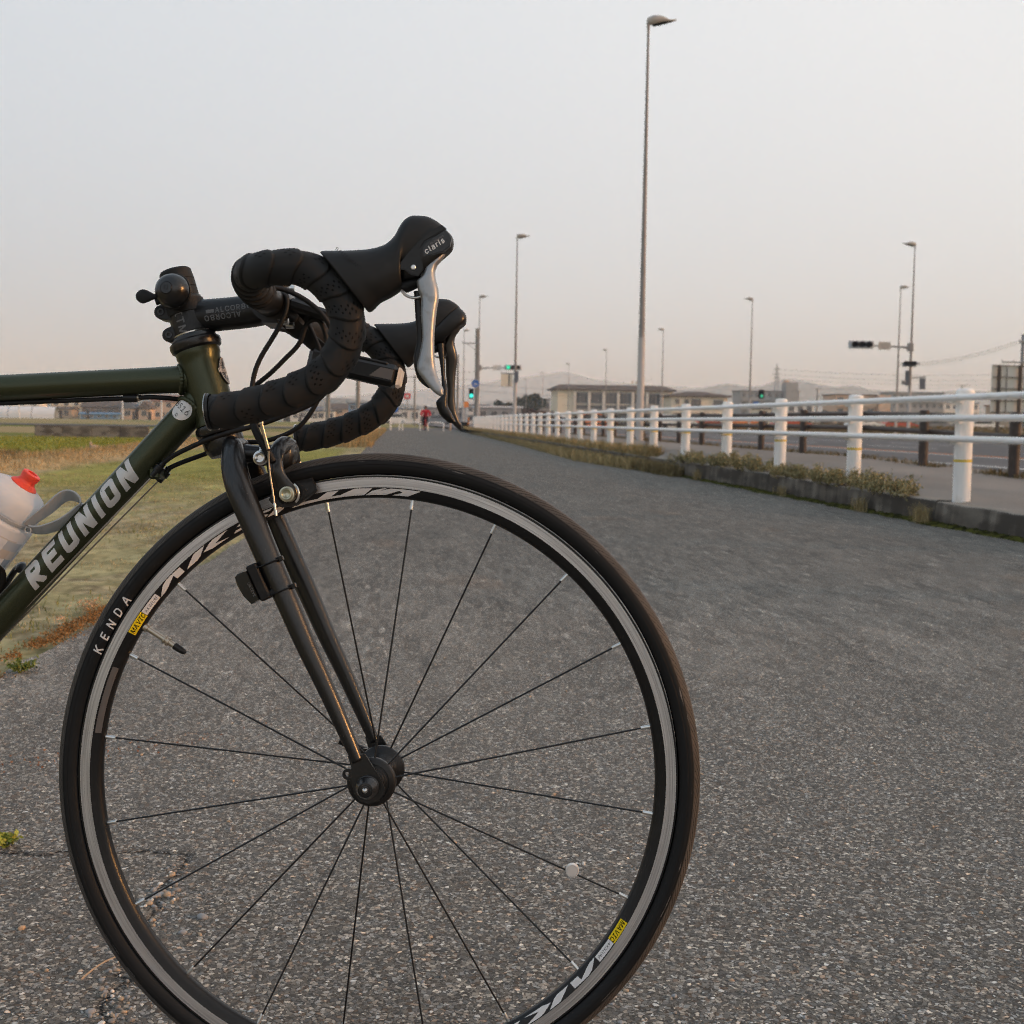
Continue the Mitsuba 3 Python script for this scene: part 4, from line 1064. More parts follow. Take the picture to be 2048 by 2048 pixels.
bm = trimesh.creation.icosphere(2, 0.035); add(BG + '__neck', put(tm(bm.vertices * [0.8, 1, 1.3], bm.faces), mat4((-5.62, 24.6, 0.17))), 'wall_tan', smooth=40)

# ================================================================== plants
def patch(name, lab, cat_, n, xy, h, w, ca, cb, zf, lean=0.6, seed=1, kind='stuff'):
    r_ = np.random.default_rng(seed); P2 = xy(r_, n); n = len(P2)
    P = np.column_stack([P2, zf(P2[:, 0], P2[:, 1])])
    hh = h[0] + (h[1] - h[0]) * r_.uniform(0, 1, n) ** 1.6
    m, c = blades(P, hh, w, colors(n, ca, cb, r_), lean, r_)
    one(name, m, 'foliage', lab, cat_, None, None, False, kind, color=c)


def clumped(x0, x1, y0, y1, k=1.6, p=2, py=1.0):
    def f(r_, n):
        x = r_.uniform(x0, x1, n * 3); y = y0 + (y1 - y0) * r_.uniform(0, 1, n * 3) ** py
        d = meshkit.fbm(np.stack([x * k, y * k, x * 0], -1), 3, 6)
        return np.stack([x, y], 1)[r_.uniform(0, 1, n * 3) < np.clip((d - 0.28) * 2.2, 0.04, 1) ** p][:n]
    return f


patch('dry_grass', 'short dry grass and straw bits scattered on the bare field beside the path', 'grass', 42000, clumped(-6.2, -1.05, 2.4, 17, 2.2, 2, 1.5), (0.008, 0.05), 0.0016, (0.25, 0.21, 0.11), (0.50, 0.42, 0.25), lambda x, y: field_h(x, y) - 0.003, 1.6, 21)
patch('green_grass', 'low green grass growing through the field', 'grass', 34000, clumped(-9, -0.95, 3.0, 34, 1.3, 3, 1.1), (0.01, 0.06), 0.0022, (0.12, 0.13, 0.035), (0.26, 0.245, 0.08), lambda x, y: field_h(x, y) - 0.003, 1.2, 22)
patch('straw_bank', 'tan straw and dead grass along the field bank', 'grass', 15000, lambda r_, n: np.stack([-5.25 + r_.normal(0, 0.22, n), r_.uniform(9, 45, n)], 1), (0.03, 0.17), 0.005, (0.28, 0.20, 0.10), (0.52, 0.40, 0.23), lambda x, y: field_h(x, y) - 0.01, 1.2, 23)
patch('straw_bank', 'second shorter straw ridge in the field near the left edge', 'grass', 6000, lambda r_, n: np.stack([-6.75 + r_.normal(0, 0.2, n), r_.uniform(15, 24, n)], 1), (0.04, 0.20), 0.005, (0.17, 0.12, 0.06), (0.36, 0.27, 0.15), lambda x, y: field_h(x, y) - 0.01, 1.0, 24)
patch('green_field', 'bright green crop field beyond the straw bank', 'crop', 24000, lambda r_, n: np.stack([r_.uniform(-22, -5.9, n), r_.uniform(26, 46.5, n)], 1), (0.04, 0.12), 0.012, (0.15, 0.17, 0.022), (0.28, 0.27, 0.06), lambda x, y: field_h(x, y) - 0.02, 0.8, 25)
patch('path_edge_grass', 'tan tufts of dead grass where the path meets the field far ahead', 'grass', 9000, lambda r_, n: (lambda y: np.stack([path_edge(y) - np.abs(r_.normal(0, 0.55, n)) + 0.15, y], 1))(np.r_[r_.normal(36, 1.2, n // 4), r_.normal(52, 6, n // 2), r_.normal(72, 9, n - n // 4 - n // 2)]), (0.06, 0.42), 0.012, (0.30, 0.20, 0.09), (0.50, 0.36, 0.18), lambda x, y: field_h(x, y) - 0.01, 0.7, 26)


def verge_xy(r_, n):
    y = 19.0 + 70 * r_.uniform(0, 1, n) ** 1.5
    lo = np.interp(y, [13, 18, 23, 41, 67, 90], [3.95, 3.75, 3.45, 4.1, 4.75, 5.4]); hi = fence_x(y) + 0.05
    return np.stack([lo + (hi - lo) * r_.beta(1.6, 1.2, n), y], 1)


vz = lambda x, y: np.where(x > fence_x(y) - 0.18, kerb_z(y), 0.0) - 0.01
patch('verge_grass', 'dry brown and olive grass verge along the foot of the white fence', 'grass', 42000, verge_xy, (0.05, 0.26), 0.006, (0.18, 0.15, 0.07), (0.52, 0.40, 0.21), vz, 0.9, 27)
patch('verge_grass', 'dry grass growing against the kerb where the verge begins', 'grass', 9000, lambda r_, n: np.stack([3.97 - np.abs(r_.normal(0, 0.07, n)), r_.uniform(16.5, 20, n)], 1), (0.04, 0.24), 0.004, (0.10, 0.085, 0.04), (0.33, 0.26, 0.14), vz, 0.9, 28)
patch('roadside_weeds', 'low brownish weeds along the foot of the dark brown fence', 'weeds', 9000, lambda r_, n: (lambda y: np.stack([fence_x(y) + 1.72 + r_.normal(0.06, 0.08, n), y], 1))(np.where(r_.uniform(0, 1, n) < 0.7, 13 + 30 * r_.uniform(0, 1, n) ** 1.3, r_.uniform(9, 12, n))), (0.02, 0.13), 0.005, (0.075, 0.066, 0.03), (0.22, 0.165, 0.09), lambda x, y: walk_z(y) - 0.02, 0.9, 29)

# moss along the kerb
ym = np.r_[np.linspace(-1, 12, 420), np.linspace(12.05, 19, 160)]
tt = np.linspace(0, 1, 9)
nz = lambda f, s: meshkit.fbm(np.stack([ym * f, ym * 0, ym * 0], -1), 4, s)
lo = 3.995 - 0.02 - 0.13 * nz(1.7, 3) * np.clip(nz(5, 4) * 1.6, 0.3, 1.2)
X = lo[:, None] * (1 - tt) + 4.012 * tt; Y = np.repeat(ym[:, None], 9, 1)
Z = (0.026 * np.sin(np.clip(tt * 1.4, 0, 1) * np.pi / 2) ** 0.7)[None] * (0.4 + 1.2 * meshkit.fbm(np.stack([X * 25, Y * 25, X * 0], -1), 3, 5)) - 0.003
m = tm(np.stack([X, Y, Z], -1).reshape(-1, 3), grid_faces(len(ym), 9, False))
if m.face_normals[:, 2].mean() < 0: m.invert()
one('moss_strip', m, 'moss_green', 'dark green moss strip along the foot of the kerb', 'moss', None, None, True, 'stuff')

WEEDS = [(16.8, 14.35, 'leftmost leafy weed clump on the kerb'), (14.25, 12.55, 'leafy weed clump on the kerb at the third post from the right'), (12.5, 11.75, 'bushy weed clump on the kerb between the third and second posts'), (11.7, 10.75, 'low leafy weed clump at the foot of the second post from the right'), (10.65, 10.4, 'smallest weed tuft on the kerb beside the second post'), (10.3, 9.3, 'long creeping weed clump on the kerb near the nearest white post')]
for i, (ya, yb, lab) in enumerate(WEEDS):
    r_ = np.random.default_rng(40 + i); k = thing('weed_clump', lab, 'weed', 'weeds on the kerb')
    n = int(2600 * (ya - yb) + 600); nst = int(26 * (ya - yb)) + 8
    sx, sy = 4.07 + r_.normal(0, 0.055, nst), r_.uniform(yb, ya, nst); sh = r_.uniform(0.035, 0.15, nst) * (0.6 + 0.8 * meshkit.fbm(np.stack([sy * 1.5, sy * 0, sy * 0], -1), 2, i))
    d = r_.normal(0, 0.06, (nst, 2)); z0 = kerb_z(sy)
    add(k + '__stem', cat(*[tube([(sx[q], sy[q], z0[q] - 0.01), (sx[q] + d[q, 0] * 0.4, sy[q] + d[q, 1] * 0.4, z0[q] + sh[q] * 0.6), (sx[q] + d[q, 0], sy[q] + d[q, 1], z0[q] + sh[q])], [0.003, 0.0025, 0.0015], 4, cap=False) for q in range(nst)]), 'fence_brown')
    q = r_.integers(0, nst, n); t = r_.uniform(0.25, 1.05, n)
    P = np.stack([sx[q] + d[q, 0] * t, sy[q] + d[q, 1] * t, z0[q] + sh[q] * t], 1) + r_.normal(0, 0.018, (n, 3))
    m, c = leaves(P, r_.uniform(0.007, 0.016, n), colors(n, (0.15, 0.14, 0.062), (0.46, 0.39, 0.22), r_), 0.55, rs=r_)
    add(k + '__leaves', m, 'foliage', smooth=False, color=c)
for i, (x, y, h, n, lab) in enumerate(((3.965, 15.6, 0.19, 200, 'thin dry grass tuft growing up the kerb face, farthest of the four'), (3.97, 12.2, 0.15, 120, 'wispy dry grass tuft on the kerb face left of the second post'), (3.96, 10.1, 0.17, 170, 'pale dry grass tuft on the kerb face between second and nearest post'), (3.95, 8.85, 0.20, 170, 'yellowish dry grass tuft at the kerb below the nearest white post'))):
    r_ = np.random.default_rng(60 + i); P = np.column_stack([x - np.abs(r_.normal(0, 0.03, n)), y + r_.normal(0, 0.07, n), r_.uniform(-0.01, 0.02, n)])
    m, c = blades(P, r_.uniform(0.4, 1, n) * h, 0.0016, colors(n, (0.22, 0.17, 0.08), (0.45, 0.36, 0.19), r_), 0.9, r_)
    one('grass_tuft', m, 'foliage', lab, 'grass', 'grass tufts on the kerb face', None, False, None, color=c)
r_ = np.random.default_rng(71)
k = thing('dead_weed', 'tall dead weed stalk standing on the kerb beside the sixth post', 'weed')
add(k + '__stem', tube([(4.05, 19.3, 0.15), (4.06, 19.3, 0.34), (4.05, 19.31, 0.55)], [0.005, 0.004, 0.002], 5), 'fence_brown')
P = np.stack([4.055 + r_.normal(0, 0.03, 160), 19.3 + r_.normal(0, 0.03, 160), 0.2 + 0.36 * r_.uniform(0, 1, 160)], 1); m, c = leaves(P, 0.014, colors(160, (0.09, 0.06, 0.03), (0.2, 0.14, 0.08), r_), 0.5, rs=r_); add(k + '__seed_heads', m, 'foliage', smooth=False, color=c)

# near path edge: rusty sedum, weeds, straw, gravel
r_ = np.random.default_rng(81)
n = 8000; y = 2.6 + 2.1 * r_.uniform(0, 1, n) ** 1.1; x = path_edge(y) - 0.005 + r_.normal(0, 0.026, n) - 0.02
keep = meshkit.fbm(np.stack([x * 9, y * 5, x * 0], -1), 3, 2) > 0.46
P = np.column_stack([x, y, r_.uniform(-0.004, 0.012, n)])[keep]
m, c = leaves(P, r_.uniform(0.002, 0.0055, len(P)), colors(len(P), (0.16, 0.075, 0.025), (0.38, 0.22, 0.10), r_), 0.6, rs=r_)
one('rusty_sedum', m, 'foliage', 'rust-orange creeping sedum along the left edge of the path', 'moss', None, None, False, 'stuff', color=c)
n = 5000; y = r_.uniform(2.6, 4.8, n); x = path_edge(y) - 0.09 - np.abs(r_.normal(0, 0.05, n)); P = np.column_stack([x, y, r_.uniform(-0.012, 0.02, n)])[meshkit.fbm(np.stack([x * 6, y * 6, x * 0], -1), 3, 9) > 0.5]
m, c = leaves(P, r_.uniform(0.003, 0.007, len(P)), colors(len(P), (0.42, 0.26, 0.15), (0.62, 0.45, 0.30), r_), 0.55, rs=r_)
one('dead_clover', m, 'foliage', 'curled tan dead clover along the path edge', 'weed', None, None, False, 'stuff', color=c)
n = 160; P = np.column_stack([-0.62 + r_.normal(0, 0.16, n) * 0.9, 2.62 + r_.normal(0, 0.05, n), r_.uniform(0.0, 0.008, n)]); P[:, 1] += 0.55 * (P[:, 0] + 0.62); m, c = leaves(P, r_.uniform(0.002, 0.004, n), colors(n, (0.22, 0.09, 0.04), (0.42, 0.22, 0.12), r_), 0.6, rs=r_)
one('rusty_sedum', m, 'foliage', 'thin rusty patch of sedum on the asphalt beside the tyre', 'moss', None, None, False, 'stuff', color=c)


def sprig(lab, x, y, s, n, ca, cb, seed):
    r_ = np.random.default_rng(seed); k = thing('green_weed', lab, 'weed')
    st, P = [], []
    for q in range(9):
        a = q * 2.399; d = np.array([math.cos(a), math.sin(a), 0]); e = np.array([x, y, 0.0]) + d * s * r_.uniform(0.5, 1) + [0, 0, s * r_.uniform(0.25, 0.7)]
        mid = (np.array([x, y, 0]) + e) / 2 + [0, 0, s * 0.15]; st.append(tube([(x, y, -0.004), mid, e], [0.0012, 0.001, 0.0006], 4, cap=False))
        t = r_.uniform(0.3, 1.05, (n // 9, 1)); P.append(np.array([x, y, 0]) * (1 - t) + e * t + r_.normal(0, s * 0.09, (n // 9, 3)) + [0, 0, 0.003])
    P = np.vstack(P); m, c = leaves(P, r_.uniform(0.003, 0.008, len(P)), colors(len(P), ca, cb, r_), 0.5, rs=r_)
    add(k + '__stem', cat(*st), 'foliage', color=np.tile([[0.16, 0.2, 0.05]], (sum(len(q.vertices) for q in st), 1)), smooth=False); add(k + '__leaves', m, 'foliage', smooth=False, color=c)


sprig('fresh green weed on the path edge at the left', -0.995, 3.50, 0.045, 300, (0.10, 0.14, 0.035), (0.22, 0.25, 0.08), 5)
sprig('tiny yellow-green weed in the crack at the left edge', -0.612, 2.065, 0.025, 90, (0.26, 0.30, 0.05), (0.42, 0.42, 0.10), 6)
one('dry_straw', tube(spl([(-0.340, 1.611, 0.006), (-0.352, 1.585, 0.010), (-0.372, 1.550, 0.004)], 8), np.linspace(0.0008, 0.0013, 8), 6), 'wall_tan', 'single dry straw lying on the asphalt by the tyre', 'straw')
# loose stones in the crack and on the asphalt
st = []
r_ = np.random.default_rng(91)
spots = [(-0.338, 1.851), (-0.324, 1.846), (-0.329, 1.834), (-0.322, 1.914), (-0.348, 1.815), (-0.31, 1.87), (-0.418, 1.687), (-0.342, 1.468), (-0.492, 1.723), (-0.253, 1.745), (-0.271, 1.692), (-0.315, 1.83), (-0.305, 1.852), (-0.335, 1.80)]
spots += [(-0.324 + r_.normal(0, 0.016), r_.uniform(1.42, 1.97)) for _ in range(150)] + [(r_.uniform(-0.8, 2.2), 1.35 + 2.6 * r_.uniform() ** 1.3) for _ in range(420)]
COL = [('wall_white', 0.10), ('steel_grey', 0.42), ('wall_tan', 0.22), ('walk_asphalt', 0.26)]
buckets = {c: [] for c, _ in COL}
for i, (x, y) in enumerate(spots):
    s = r_.uniform(0.0045, 0.0075) if i < 14 else r_.uniform(0.0016, 0.0042)
    b = trimesh.creation.icosphere(1, s); v = b.vertices * r_.uniform(0.6, 1.25, 3) * [1, 1, 0.7]; v *= (1 + 0.5 * (meshkit.noise(v / s * 1.3 + i * 7.1, i) - 0.5))[:, None]
    v = v @ trimesh.transformations.rotation_matrix(r_.uniform(0, 6.3), (0, 0, 1))[:3, :3]
    c = r_.choice(len(COL), p=[w_ for _, w_ in COL]); buckets[COL[c][0]].append(tm(v + [x, y, s * 0.22], b.faces))
for j, (c, ms) in enumerate(buckets.items()): one('gravel', cat(*ms), c, f'loose {("whitish", "grey", "tan", "brown-grey")[j]} grit on the asphalt and in its crack', 'gravel', None, None, 40, 'stuff')

labels['dead_weed__seed_heads'] = {'kind': 'stuff'}
for k in [k for k in scene if k.startswith('weed_clump') and k.endswith(('__stem', '__leaves'))] + [k for k in scene if k.startswith('green_weed') and '__' in k]: labels[k] = {'kind': 'stuff'}

# ================================================================== the bicycle (own axes in mm: x forward, y away from the viewer, z up; origin at the front hub)
XB, YB, ZB = np.array([0.989829556, -0.142258392, 0.0]), np.array([0.14184807, 0.98697457, -0.07589683]), np.array([0.01079696, 0.07512493, 0.99711568])
BM = np.eye(4); BM[:3, 0], BM[:3, 1], BM[:3, 2], BM[:3, 3] = XB * 0.001, YB * 0.001, ZB * 0.001, (-0.0076231, 1.28145612, 0.33403375)
BK = thing('bicycle', 'dark green road bicycle with black drop handlebar and fork standing in the foreground', 'bicycle')


def bp(name, mesh, mat, smooth=35, **k): return add(f'{BK}__{name}', mesh, mat, BM, smooth, **k)


def num(name, used={}):
    used[name] = used.get(name, -1) + 1
    return name if used[name] == 0 else f'{name}_{used[name]:03d}'


# ---- wheels
def ring(prof, vs, n=300, cx=0.0, flat_uv=False):
    """Profile of (radius, y) swept round the hub."""
    prof = np.asarray(prof, float); a = np.pi + np.linspace(0, 2 * np.pi, n + 1)
    v = np.stack([cx + prof[None, :, 0] * np.sin(a)[:, None], np.repeat(prof[None, :, 1], n + 1, 0), prof[None, :, 0] * np.cos(a)[:, None]], -1).reshape(-1, 3)
    f = grid_faces(n + 1, len(prof), False)
    uv = np.stack([np.repeat(prof[None, :, 0] * 0.001, n + 1, 0), np.repeat(a[:, None], len(prof), 1)], -1) if flat_uv else np.stack([np.repeat((a * 0.334)[:, None], len(prof), 1), np.repeat(np.asarray(vs)[None], n + 1, 0)], -1)
    m = tm(v, f)
    c = m.triangles_center - np.array([cx, 0, 0]); nrm = m.face_normals
    q = c.copy(); q[:, 1] = 0; q /= np.linalg.norm(q, axis=1, keepdims=True)
    rc = prof[:, 0].mean(); out = (c - q * rc)
    if (out * nrm).sum(1).mean() < 0: m.invert()
    return m, uv.reshape(-1, 2)


def rim_y(r): return -np.interp(r, [287.5, 288.2, 290, 292.5, 298.4, 320], [1.5, 4.0, 6.2, 7.6, 9.5, 9.6])


def wheel(nm, cx, front):
    W = f'{nm}__'
    th = np.linspace(-2.45, 2.45, 41)
    prof = [(321.4 + 12.6 * math.cos(t), 12.4 * math.sin(t)) for t in th]
    m, uv = ring(prof, th / 2.45, 360, cx); bp(W + 'tyre', m, 'tyre_rubber', True, uv=uv)
    for s in (-1, 1):
        m, uv = ring([(308.6, s * 9.62), (298.4, s * 9.5)], [0, 1], 300, cx, True)
        if (m.face_normals[:, 1].mean() * s) < 0: m.invert()
        bp(num(W + 'brake_track'), m, 'brake_silver', False, uv=uv)
    rp = [(310.5, -8.6), (310.4, -9.62), (308.6, -9.62), (308.6, -9.3), (298.4, -9.2), (298.4, -9.5), (292.5, -7.6), (290, -6.2), (288.2, -4.0), (287.5, -1.5), (287.5, 1.5), (288.2, 4.0), (290, 6.2), (292.5, 7.6), (298.4, 9.5), (298.4, 9.2), (308.6, 9.3), (308.6, 9.62), (310.4, 9.62), (310.5, 8.6)]
    m = ring(rp, np.zeros(len(rp)), 300, cx)[0]; bp(W + 'rim', m, 'black_satin', 35)
    ym = axis_m((cx, 0, 0), (0, -1, 0))
    hub = [(8, 50), (9.6, 50), (10.2, 48), (10.2, 46), (12.6, 45.6), (12.9, 44.6), (12.6, 43.4), (14.2, 43.0), (14.6, 42.2), (14.2, 41.2), (16.2, 40.8), (16.6, 40.0), (16.2, 38.6), (18.2, 38.2), (18.7, 39.0), (19.4, 38.9), (23.4, 37.4), (24.6, 35.6), (24.9, 34.4), (24.9, 31.6), (24.3, 30.4), (17.5, 27), (14.8, 22), (13.6, 14), (13.2, 0)]
    hub = hub + [(r, -h) for r, h in hub[-2::-1]]
    bp(W + 'hub', put(lathe(hub, 72), ym), 'black_satin', 28)
    for k in range(20):
        a = 0.11341 + k * math.pi / 10; s = -1 if k % 2 == 0 else 1
        d = np.array([math.sin(a), 0, math.cos(a)]); o = np.array([cx, 0, 0])
        p0, p1 = o + d * 19.5 + [0, s * 32.2, 0], o + d * 279 + [0, s * 1.2, 0]; e = o + d * 289.5
        bp(num(W + 'spoke'), tube([p0, p1], 0.98, 8, (0, 1, 0.1)), 'black_satin', 40)
        u = norm(e - p0)
        bp(num(W + 'nipple'), cat(tube([p1 - u * 1.5, p1 - u * 1.2, p1 + u * 7.5, e + u * 2], [1.5, 2.05, 2.05, 1.75], 10, (0, 1, 0.1)), ), 'nipple_silver', 40)
        if front: bp(num(W + 'spoke_head'), cat(tube([p0 - d * 2.2, p0 + d * 1.4], [2.3, 1.6], 8, (0, 1, 0.1))), 'black_satin', 40)


wheel('front_wheel', 0.0, True)
wheel('rear_wheel', -1005.0, False)


def polar(m, a0, r0, surf=rim_y, lift=0.25):
    """Lettering in mm (x clockwise along the rim, y outward) laid on the near side of the wheel."""
    v = np.array(m.vertices); a = math.radians(a0) + v[:, 0] / r0; r = r0 + v[:, 1]
    return tm(np.stack([r * np.sin(a), surf(r) - lift - v[:, 2], r * np.cos(a)], 1), m.faces)


def strip_poly(x0, x1, y0, y1, sub=3.0, d=0.05): return poly_text([[(x0, y0), (x1, y0), (x1, y1), (x0, y1)]], d, sub)


def flat(g, d, sub=2.0):
    m = cat(*[trimesh.creation.extrude_polygon(q, d, engine='earcut') for q in getattr(g, 'geoms', [g])]); return tm(*trimesh.remesh.subdivide_to_size(m.vertices, m.faces, sub, max_iter=12))


def tyre_y(r): return -np.sqrt(np.maximum(12.5 ** 2 - (r - 321.4) ** 2, 1))


for half in (0.0, 179.7):
    FW = 'front_wheel__'
    m = strip_poly(0, 294 * math.radians(4.75), -3.9, 3.9, 2.5); bp(num(FW + 'yellow_label'), polar(m, -61.15 + half, 293.9), 'print_yellow', False)
    m = text('MAVIC', 4.6, 0.05, True, 0.02, 0.25, 1.0, 2.5); m.apply_translation([0, -2.3, 0]); bp(num(FW + 'label_lettering'), polar(m, -58.75 + half, 293.9, lift=0.36), 'print_black', False)
    m = strip_poly(0, 294 * math.radians(4.55), -3.2, 3.4, 2.5); bp(num(FW + 'white_label'), polar(m, -56.3 + half, 293.8), 'print_white', False)
    m = text('AKSIUM', 2.6, 0.05, False, 0.05, 0.25, 1.25, 2.5); m.apply_translation([0, -1.3, 0]); bp(num(FW + 'label_lettering'), polar(m, -54.1 + half, 293.8, lift=0.36), 'print_black', False)
    RL = [[(-51.6, 290.4), (-49.5, 296.4), (-48.2, 297.6), (-44.5, 297.0), (-44.4, 290.4), (-46.5, 290.6), (-46.6, 295.3), (-48.9, 291.6), (-50.2, 290.3)],
          [(-43.8, 290.3), (-41.9, 294.5), (-40.6, 297.4), (-37.9, 297.5), (-39.9, 291.5), (-41.0, 290.2)],
          [(-38.9, 292.4), (-36.8, 296.2), (-35.8, 297.4), (-32.2, 297.4), (-35.9, 292.6), (-32.6, 290.2), (-37.0, 290.3)],
          [(-31.6, 290.4), (-30.9, 292.4), (-27.6, 292.4), (-30.4, 295.0), (-28.8, 297.5), (-22.0, 297.4), (-22.8, 295.4), (-26.2, 295.3), (-23.4, 292.9), (-24.6, 290.3)],
          [(-24.0, 290.2), (-22.1, 294.2), (-20.0, 297.3), (-17.4, 297.4), (-19.6, 293.4), (-21.4, 290.2)],
          [(-18.6, 290.3), (-16.9, 293.0), (-12.9, 292.7), (-10.6, 297.7), (-8.3, 297.4), (-10.1, 292.3), (-8.1, 292.7), (-5.2, 297.6), (-1.6, 297.4), (-3.4, 290.5), (-7.6, 290.4)],
          [(-3.1, 290.4), (-1.6, 294.9), (0.8, 297.5), (1.3, 297.5), (-0.1, 294.6), (2.1, 297.4), (8.1, 297.4), (5.6, 290.7), (2.3, 290.5), (4.5, 293.9), (3.8, 295.6), (1.0, 290.5)]]
    for p in RL:
        g = sg.Polygon([((q + 20) * math.pi / 180 * 294, r - 294) for q, r in p]).buffer(0)
        bp(num(FW + 'rim_lettering'), polar(flat(g, 0.05, 3.0), -20 + half, 294.0), 'print_white', False)
m = strip_poly(-294 * math.radians(6.9), 294 * math.radians(6.9), -2.9, 3.0, 3); bp('front_wheel__reflective_tape', polar(m, -75.7, 293.4), 'reflect_tape', False)
for ch, a in zip('KENDA', (-66.95, -64.2, -61.6, -58.95, -56.3)):
    m = text(ch, 8.2, 0.08, True, 0, 0.22, 1.0, 1.6); m.apply_translation([0, -4.1, 0]); bp(num('front_wheel__tyre_lettering'), polar(m, a, 316.8, tyre_y, 0.2), 'print_white', False)
# valve and magnet
vd = np.array([math.sin(math.radians(-58.95)), 0, math.cos(math.radians(-58.95))])
bp('front_wheel__valve', tube([vd * r for r in (290, 287, 286.9, 284, 283.9, 264, 263.9, 262, 261.9, 260, 259.9, 257.5, 257.4, 250)], [4.2, 4.4, 4.6, 4.4, 2.9, 2.9, 4.6, 4.8, 3.2, 3.2, 4.9, 4.9, 3.1, 3.1], 18), 'valve_brass', 30)
bp('front_wheel__valve_cap', tube([vd * r for r in (251, 250.5, 243, 240, 237, 236.5)], [3.4, 3.9, 3.7, 3.2, 2.2, 1.0], 12), 'black_satin', 30)
bp('front_wheel__spoke_magnet', put(lathe([(0, 3.4), (5.3, 3.4), (5.6, 2.9), (5.6, 3.6), (6.6, 3.4), (6.8, 2.2), (6.8, -3), (0, -3)], 36), axis_m((204.4, -11.5, -89.5), (0, -1, 0))), 'lens_clear', 30)

# skewer nut, dropouts
qr = [(0, 78), (1.6, 77.6), (2.7, 76.0), (2.8, 74.5), (4.4, 74.3), (4.6, 73.2), (6.6, 73.0), (6.9, 73.7), (7.5, 73.5), (10.6, 66.5), (11.2, 65.5), (11.3, 63), (10.4, 62.5), (10.4, 60.5), (11.6, 60), (11.8, 57.5), (5, 57.2)]
bp('front_wheel__skewer_nut', put(lathe(qr[3:], 48), axis_m((0, 0, 0), (0, -1, 0))), 'black_gloss', 30)
bp('front_wheel__skewer_tip', put(lathe([(0, 78.4), (1.7, 77.8), (2.7, 76.2), (2.8, 73)], 24), axis_m((0, 0, 0), (0, -1, 0))), 'chrome', 30)
bp('front_wheel__skewer_lever', cat(put(lathe([(5, 57), (13, 57.3), (12.5, 66), (9, 72), (0, 73)], 32), axis_m((0, 0, 0), (0, 1, 0))), tube([(0, 70, 0), (-20, 76, 8), (-52, 72, 22)], [6, 5, 4.5], 12)), 'black_satin')
drop = [(-21, 30), (-4, 32), (4, 20), (12, 8.5), (16.6, -1.8), (15.7, -8), (10, -14.5), (1, -17.5), (-8.5, -15), (-14, -7), (-16.6, 2), (-17, 18)]
dp = sg.Polygon(drop).union(sg.Point(-20.5, 11.5).buffer(5.6)).buffer(1.2).buffer(-1.2).difference(sg.Point(-21.2, 11.6).buffer(2.3))
for s in (-1, 1): bp(num('fork__dropout'), prism(dp, min(s * 51, s * 57), max(s * 51, s * 57), 0.9), 'black_gloss', 30)

# ---- fork
A0, SX = np.array([-196.0, 0, 437.0]), norm([-26.5, 0, 86.0]); FX = np.array([SX[2], 0, -SX[0]])
def on_axis(t): return A0 + SX * t
HM = axis_m(A0, SX, FX)
for s in (-1, 1):
    P = np.array([(-155, s * 12, 340), (-151.5, s * 22, 336), (-147.5, s * 33, 324), (-142, s * 41.5, 306), (-132.5, s * 46.5, 283), (-122.2, s * 49, 261), (-105, s * 51.5, 224), (-87.9, s * 53, 188.5), (-67.3, s * 54, 143.5), (-46.0, s * 54.4, 100), (-20.6, s * 54.5, 45.5), (-11.0, s * 54.5, 24.5)], float)
    R = np.array([(9.5, 9), (11, 10.3), (12.6, 11.6), (13.6, 12), (13.6, 12), (13.2, 11.8), (12.6, 11), (11.7, 10.2), (10.5, 9.2), (9.0, 8.0), (7.0, 6.4), (5.6, 5.2)])
    Q = spl(np.hstack([P, R]), 140); bp(num('fork__blade'), tube(Q[:, :3], Q[:, 3:], 48, ref=(1, 0, 0)), 'black_gloss', True)
bp('fork__crown', cat(put(lathe([(17, -88), (20.5, -89), (21.5, -94), (21.2, -104), (18.6, -108), (16.5, -112), (0, -113)], 48), HM), tube([(-158, 0, 331), (-140, 0, 331), (-128, 0, 331.5)], [14, 10, 8.5], 20, (0, 0, 1)), tube([(-156, -16, 337), (-154, 0, 339), (-156, 16, 337)], [11, 12, 11], 20, (1, 0, 0))), 'black_gloss', 40)
# headset
bp('headset__lower_cup', put(lathe([(18, -80), (24.6, -80.5), (25.4, -83), (25.2, -88), (24, -90), (21, -91)], 56), HM), 'black_gloss', 30)
bp('headset__upper_cup', put(lathe([(20, 1), (23.2, 1), (25.8, 3), (26.9, 7), (26.6, 10.5), (24.4, 12.4), (23.6, 12.6), (23.6, 13.4), (23.0, 15.6), (20.6, 17.4), (17, 18)], 64), HM), 'black_gloss', 24)
bp('headset__washer', put(lathe([(15, 17.5), (20.9, 17.6), (21.0, 18.8), (15, 19)], 48), HM), 'chrome', 30)


def around_head(m, t0, R=22.0):
    v = np.array(m.vertices); a = v[:, 0] / R
    return tm(A0 + SX * (t0 + v[:, 1])[:, None] + (R + v[:, 2])[:, None] * (np.cos(a)[:, None] * FX + np.sin(a)[:, None] * np.array([0, 1.0, 0])), m.faces)


m = text('FSA', 5.0, 0.1, True, 0.1, 0.2, 1.5, 1.5); m.apply_translation([-24, -2.5, 0]); bp('headset__lettering', around_head(m, -85.5, 25.4), 'print_grey', False)

# ---- frame
def pipe(name, a, b, r, mat='frame_green', n=32): return bp('frame__' + name, tube(np.linspace(a, b, 12), r, n, (0, 1, 0)), mat, 40)


